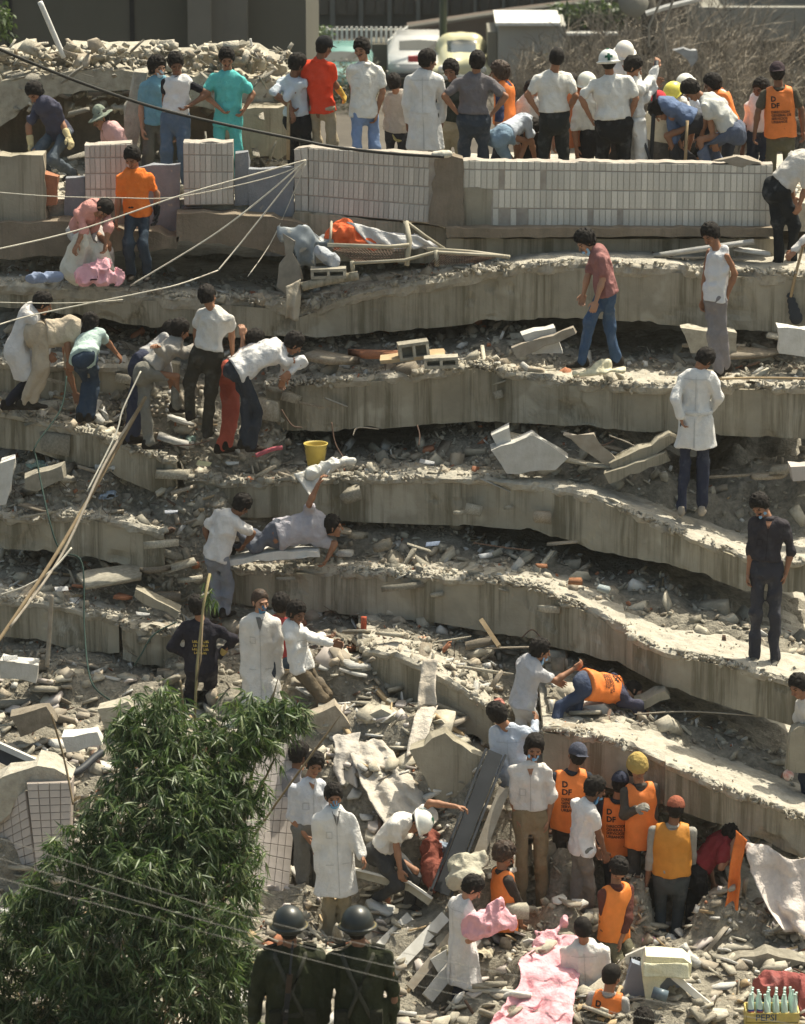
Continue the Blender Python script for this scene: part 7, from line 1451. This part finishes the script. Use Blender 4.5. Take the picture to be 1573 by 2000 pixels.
# rebar
for i, (a, b, c) in enumerate([((1272,490,48.9),(1278,515,48.7),(1292,520,48.6)),((1275,492,48.9),(1300,505,48.7),(1335,488,48.6)),((648,825,47.2),(655,865,47.1),(672,895,47.0)),((690,850,47),(700,835,47.1),(740,838,47.2)),((815,830,47.3),(820,850,47.2),(818,870,47.1)),((925,1060,46.3),(990,1070,46.2),(1040,1075,46.2)),((1240,1395,43.7),(1350,1390,43.9),(1500,1400,43.8)),((1060,1250,45.0),(1040,1230,45.1),(1020,1245,45.1)),((740,1440,44.3),(760,1400,44.5),(800,1370,44.6)),((560,1450,44.0),(600,1440,44.0),(620,1470,43.9)),((1150,840,47),(1170,870,46.9),(1200,860,46.9)),((340,870,46.9),(380,868,46.9),(410,860,46.9)),((1190,850,46.8),(1250,880,46.7),(1240,935,46.6)),((550,800,47.0),(570,830,47.0),(590,835,47)),((1470,1770,42.2),(1530,1750,42.2),(1573,1758,42.2))]):
    line('rebar', [a, b, c], .009, M['rust'] if i % 3 else M['woodgrey'], 'bent reinforcing bar sticking out of the broken concrete', 'rebar', 'bent reinforcing bars in the rubble', n=5)
mb = MB()
for i in range(260):
    if i % 2: V_ = PT[rng.randint(0, len(PT))]; p = V_[rng.randint(2, V_.shape[0]-2), rng.randint(1, V_.shape[1]-1)]
    else: X_, Y_, Z_ = BEDS[rng.randint(0, len(BEDS))]; q = rng.randint(0, X_.shape[0]); j = rng.randint(0, 12); p = np.array((X_[q,j], Y_[q,j], Z_[q,j]))
    d = unit(rng.randn(3)*np.array([1,.6,.6])+np.array([0,-.3,.2])); L = .12+.3*rng.rand(); p1 = p+d*L*.5+rng.randn(3)*.03; mb.tube([p, p1, p1+unit(d+rng.randn(3)*.5)*L*.5], .004, 3)
thing_mesh('loose_wire', mb, M['rust'], (0,0,0), 'thin bent wires and rods sticking out all over the rubble', 'wire', kind='stuff')
SPL = PROTO[20:22]
for src, n_, tl in ((0, 260, .5), (1, 240, .6)):
    Pp = []
    for i in range(n_):
        if src: V_ = (PT+[np.stack(b_, -1) for b_ in BEDS])[rng.randint(0, len(PT)+len(BEDS))]; Pp.append(V_[rng.randint(2, V_.shape[0]-2), rng.randint(1, min(V_.shape[1]-1, 30))])
        else: x_ = rng.rand()*8.8-4.2; y_ = 40.3+rng.rand()*5; Pp.append((x_, y_, gzp(x_, y_)+.05))
    stuff_pieces('splinters', np.array(Pp), sizes(n_, .07, .26, 1.6), [M['woodgrey'], M['wood'], M['rust'], M['plaster']], tilt=tl, mchoice=[.45,.2,.2,.15], protos=SPL, label='splintered wood and bent strips scattered through the rubble')
scr = [((.62,.60,.55),'dirty white'),((.30,.36,.44),'dull blue'),((.48,.20,.16),'faded red'),((.50,.44,.32),'tan'),((.22,.30,.26),'dull green')]
for i in range(34):
    if i % 2: x_ = rng.rand()*7.6-3.9; y_ = 40.8+rng.rand()*4.6; p = np.array((x_, y_, gzp(x_, y_)+.05))
    else: V_ = PT[rng.randint(0, 5)]; p = V_[rng.randint(3, V_.shape[0]-3), rng.randint(1, V_.shape[1]-1)]
    a = unit(np.array([rng.randn(), rng.randn()*.4, rng.randn()*.25])); L_ = .08+.12*rng.rand(); c_, nm_ = scr[rng.randint(0, 5)]
    o = lump('cloth_scrap', [prim(p, p+a*L_, .04+.04*rng.rand(), .03+.03*rng.rand(), (0,0,1), .5)], cloth(c_, dust=.35), 'crumpled '+nm_+' cloth scrap in the rubble', 'cloth', wr=.045, wsc=11, h=.013, seed=i, group='loose concrete chunks in the rubble'); o['scrap'] = nm_
# roof oddments
line('fluorescent_tube', [(78,3,51.5),(125,112,51.6)], .035, M['white'], 'white upright tube leaning on the roof masonry at the upper left', 'tube', n=8)
line('white_peg', [(489,75,52.0),(493,96,52.0)], .018, M['white'], 'small white peg standing on the masonry left of the pale blue shirt', 'peg')
lump('knotted_rope', [prim(W(850,302,48.85), W(880,300,48.85), .03, .03)], M['rope'], 'knot of rope lying on the parapet corner', 'rope', wr=.02, h=.01)
block('board', [(1392,313),(1440,305),(1490,318),(1450,327)], 48.9, .15, 'woodgrey', 'splintered board lying on the right end of the parapet', 'board')

# ---------------- bush in the foreground ----------------
bs = empty('bamboo_bush', tuple((W(210,1900,37.5)[0], 37.5, gzp(W(210,1900,37.5)[0], 37.5))), 'big feathery green bamboo bush in the lower left foreground', 'bush')
BL = [(300,1400,70,36.6),(265,1440,70,36.6),(330,1450,60,36.6),(290,1500,85,36.4),(470,1420,80,36.8),(540,1400,50,36.9),(500,1460,60,36.7),(430,1500,80,36.6),(570,1400,18,36.9),(250,1590,100,36.2),(350,1580,100,36.2),(430,1590,90,36.3),(490,1550,40,36.4),(180,1660,90,36.2),(300,1680,130,35.9),(430,1680,90,36.1),(110,1730,80,36.2),(230,1780,140,35.8),(380,1790,120,35.8),(470,1740,40,36.1),(60,1830,90,36.1),(180,1890,140,35.7),(330,1900,140,35.6),(440,1900,60,35.9),(30,1940,90,36),(150,1990,130,35.7),(300,2000,140,35.6),(420,1990,60,35.9),(-30,1900,70,36.2),(450,1840,50,36.0)]
BLC = []; wts = np.array([b[2]**2 for b in BL], float); wts /= wts.sum()
BL += [(-20,1850,90,36.1),(-20,1980,110,35.9),(20,1770,55,36.2),(470,1900,45,35.9),(460,1980,50,35.8),(90,1900,110,35.9),(560,1395,35,36.9),(590,1410,22,36.9),(360,1500,60,36.6),(400,1440,45,36.8),(380,1540,70,36.4),(330,1600,90,36.2),(420,1650,80,36.3),(220,1620,80,36.3),(100,1800,90,36.1),(300,1750,120,35.8)]
wts = np.array([b[2]**2 for b in BL], float); wts /= wts.sum()
for i in range(3900):
    b = BL[rng.choice(len(BL), p=wts)]; q = rng.randn(3); q /= np.linalg.norm(q); rr_ = rng.rand()**.45; rad = b[2]/218.
    c = W(b[0], b[1], b[3]); p = c+q*rad*rr_*np.array([1,.9,.95])
    BLC.append(p)
BLC = np.array(BLC); keep = fbm(BLC, 2.6, 21) > -.42; BLC = BLC[keep]
BG = [leafmat('bamboo leaf', (.085,.135,.038)), leafmat('bamboo leaf dark', (.040,.075,.024)), leafmat('bamboo leaf pale', (.23,.27,.14)), leafmat('bamboo leaf mid', (.065,.115,.034))]
leaves('foliage', BLC, 9800, .04, .15, .0085, BG, bs, droop=.62, per=6)
mb = MB()
for i in range(70):
    b = BL[rng.randint(0, len(BL))]; c = W(b[0], b[1], b[3])+rng.randn(3)*.15; g = np.array(bs.location)+np.array([rng.randn()*.35, rng.randn()*.2, 0]); mid = (g+c)/2+np.array([0,0,.35]); mb.tube(smooth_pts([g, mid, c], 5), [.012]*10+[.004], 4)
mb.obj('culm', M['pole'], bs)
for (a, b, lb) in (((100,1395,37.5),(143,1572,37.3),'thin bare cane at the left of the bush'), ((235,1410,37.0),(272,1630,36.4),'dark bare cane rising in the middle of the bush'), ((352,1330,37.0),(360,1500,36.6),'short bare cane in front of the navy coveralls')):
    line('cane', [a, ((a[0]+b[0])/2+4, (a[1]+b[1])/2, a[2]), b], .011, M['pole'], lb, 'cane', n=6)
cn = empty('bamboo_cane', tuple(W(372,1460,37.2)), 'tall bamboo cane with a leafy tip crossing the back of the navy coveralls', 'cane')
bar(cn, 'culm', [(410,1120,37.8),(398,1180,37.7),(385,1300,37.5),(378,1460,37.2)], .014, mat('pale bamboo', (.38,.30,.15), (.3,.24,.12), 9), 6); bar(cn, 'culm', [(398,1180,37.7),(392,1290,37.5),(384,1330,37.4)], .008, M['pole'], 5)
C = np.array([W(x, y, 37.8) for x, y in ((408,1125),(400,1140),(412,1150),(420,1165),(410,1175),(402,1160),(424,1180))]); leaves('foliage', C, 14, .02, .13, .008, BG, cn, droop=1.1, per=5)
mb = MB(); mb.tube([W(375,1395,41), W(372,1470,41)], .035, 8)

# ---------------- labels of the loose pieces: told apart by size, colour and what they lie beside ----------------
LM = [(617,888,'yellow bucket'),(625,925,'white cloth by the bucket'),(575,590,'hanging beige rag'),(800,480,'broken bed'),(590,470,'bent metal tub'),(160,490,'full off white sack'),(190,535,'pink cloth heap'),(266,440,'person in orange polo shirt'),(1165,600,'person in maroon shirt'),(1400,590,'person in white tank top'),
 (1360,850,'person in long white coat'),(1500,1150,'person in dark shirt'),(440,1040,'crouched person in white tee'),(580,1035,'lying person in striped shirt'),(390,1290,'person in navy coveralls'),(509,1260,'balding masked person'),(590,1270,'young person in white sweater'),(1030,1330,'person in grey blue tee'),(1180,1340,'crawling orange vest'),(1000,1480,'pale blue tunic'),
 (1036,1600,'moustached person'),(1115,1560,'left orange lettered vest'),(1142,1660,'white polo shirt'),(1250,1600,'mustard knitted cap'),(1312,1700,'plain mustard vest'),(1375,1750,'maroon top'),(1425,1750,'narrow orange cloth'),(1520,1740,'hanging white sheet'),(770,1660,'stooping helmeted medic'),(565,1620,'person in grey tee and black trousers'),(655,1680,'masked doctor'),
 (985,1760,'orange vest behind the bundle'),(905,1850,'medic with the pink bundle'),(1045,1900,'large pink blanket'),(1140,1920,'loose white smock'),(1200,1800,'orange vest over maroon sleeves'),(1310,1920,'cream towel'),(1508,1970,'bottle crate'),(1540,1930,'maroon cloth heap'),(920,1600,'dark steel channel'),(765,1730,'bent bed side'),(720,1540,'long dusty drape'),(835,1380,'long hanging cloth strip'),
 (564,1800,'left soldier'),(698,1800,'right soldier'),(150,940,'long leaning pole'),(95,1230,'upright wooden stake'),(60,680,'leftmost white coat'),(170,730,'pale green tee'),(290,760,'climbing grey shirt'),(410,700,'off white tee'),(500,790,'bent white shirt'),(835,695,'hollow cement blocks'),(1040,900,'big tilted plaster slab'),(1250,890,'tilted concrete planks'),(1560,1460,'short concrete column'),
 (60,1480,'dark diagonal beam'),(100,1600,'tiled wall piece'),(300,1560,'bamboo bush'),(1125,1135,'orange brown brick'),(845,1062,'blue crumpled plastic'),(30,1310,'pale board at the left edge'),(1540,600,'shovel'),(350,380,'tiled stub'),(205,225,'grey green hat'),(70,240,'navy tee'),(445,180,'turquoise scrubs'),(340,180,'white vest'),(580,180,'pale blue shirt')]
def pix(v):
    d = np.array(v)-np.array((0,0,CH)); z = d[1]*CT-d[2]*ST; x = d[0]/z*F_PX+786.5; y = 1000-(d[1]*ST+d[2]*CT)/z*F_PX; return x, y
from collections import defaultdict
ORD = ['nearest', 'second', 'third', 'fourth', 'fifth', 'sixth', 'seventh', 'eighth', 'ninth', 'tenth', 'eleventh', 'twelfth', 'thirteenth', 'fourteenth', 'fifteenth']
buck = defaultdict(list)
for o in list(SC.objects):
    if o.get('group') in ('loose concrete chunks in the rubble', 'stones of the broken roof masonry', 'bent reinforcing bars in the rubble'):
        x, y = pix(o.location)
        if not (-10 < x < 1583 and -10 < y < 2010):
            bpy.data.objects.remove(o); continue
        k = min(range(len(LM)), key=lambda i: math.hypot(LM[i][0]-x, LM[i][1]-y)); dx, dy = x-LM[k][0], y-LM[k][1]
        dr = ('right of' if dx > 0 else 'left of') if abs(dx) > abs(dy) else ('below' if dy > 0 else 'above')
        if o['group'].startswith('bent'): nm = 'bent reinforcing bar'
        elif o['group'].startswith('stones'): nm = 'pale roof stone'
        elif 'scrap' in o: nm = 'crumpled '+o['scrap']+' cloth scrap'; o['group'] = 'cloth scraps in the rubble'; del o['scrap']
        else:
            s_ = max(o.scale); mt_ = o.data.materials[0].name; nm = ('large ' if s_ > .2 else 'medium ' if s_ > .13 else 'small ')+{'rubble':'grey concrete', 'rubble brown':'brownish concrete', 'plaster':'pale plaster', 'red brick fragment':'red brick', 'broken dusty concrete':'pale concrete'}.get(mt_, 'grey')+' chunk'
        buck[(nm, k, dr)].append((math.hypot(dx, dy), o))
for (nm, k, dr), L_ in buck.items():
    L_.sort(key=lambda t: t[0])
    for i, (d_, o) in enumerate(L_):
        o['label'] = nm + (' ' if len(L_) == 1 else ', '+ORD[min(i, 14)]+' one ')+dr+' the '+LM[k][2]
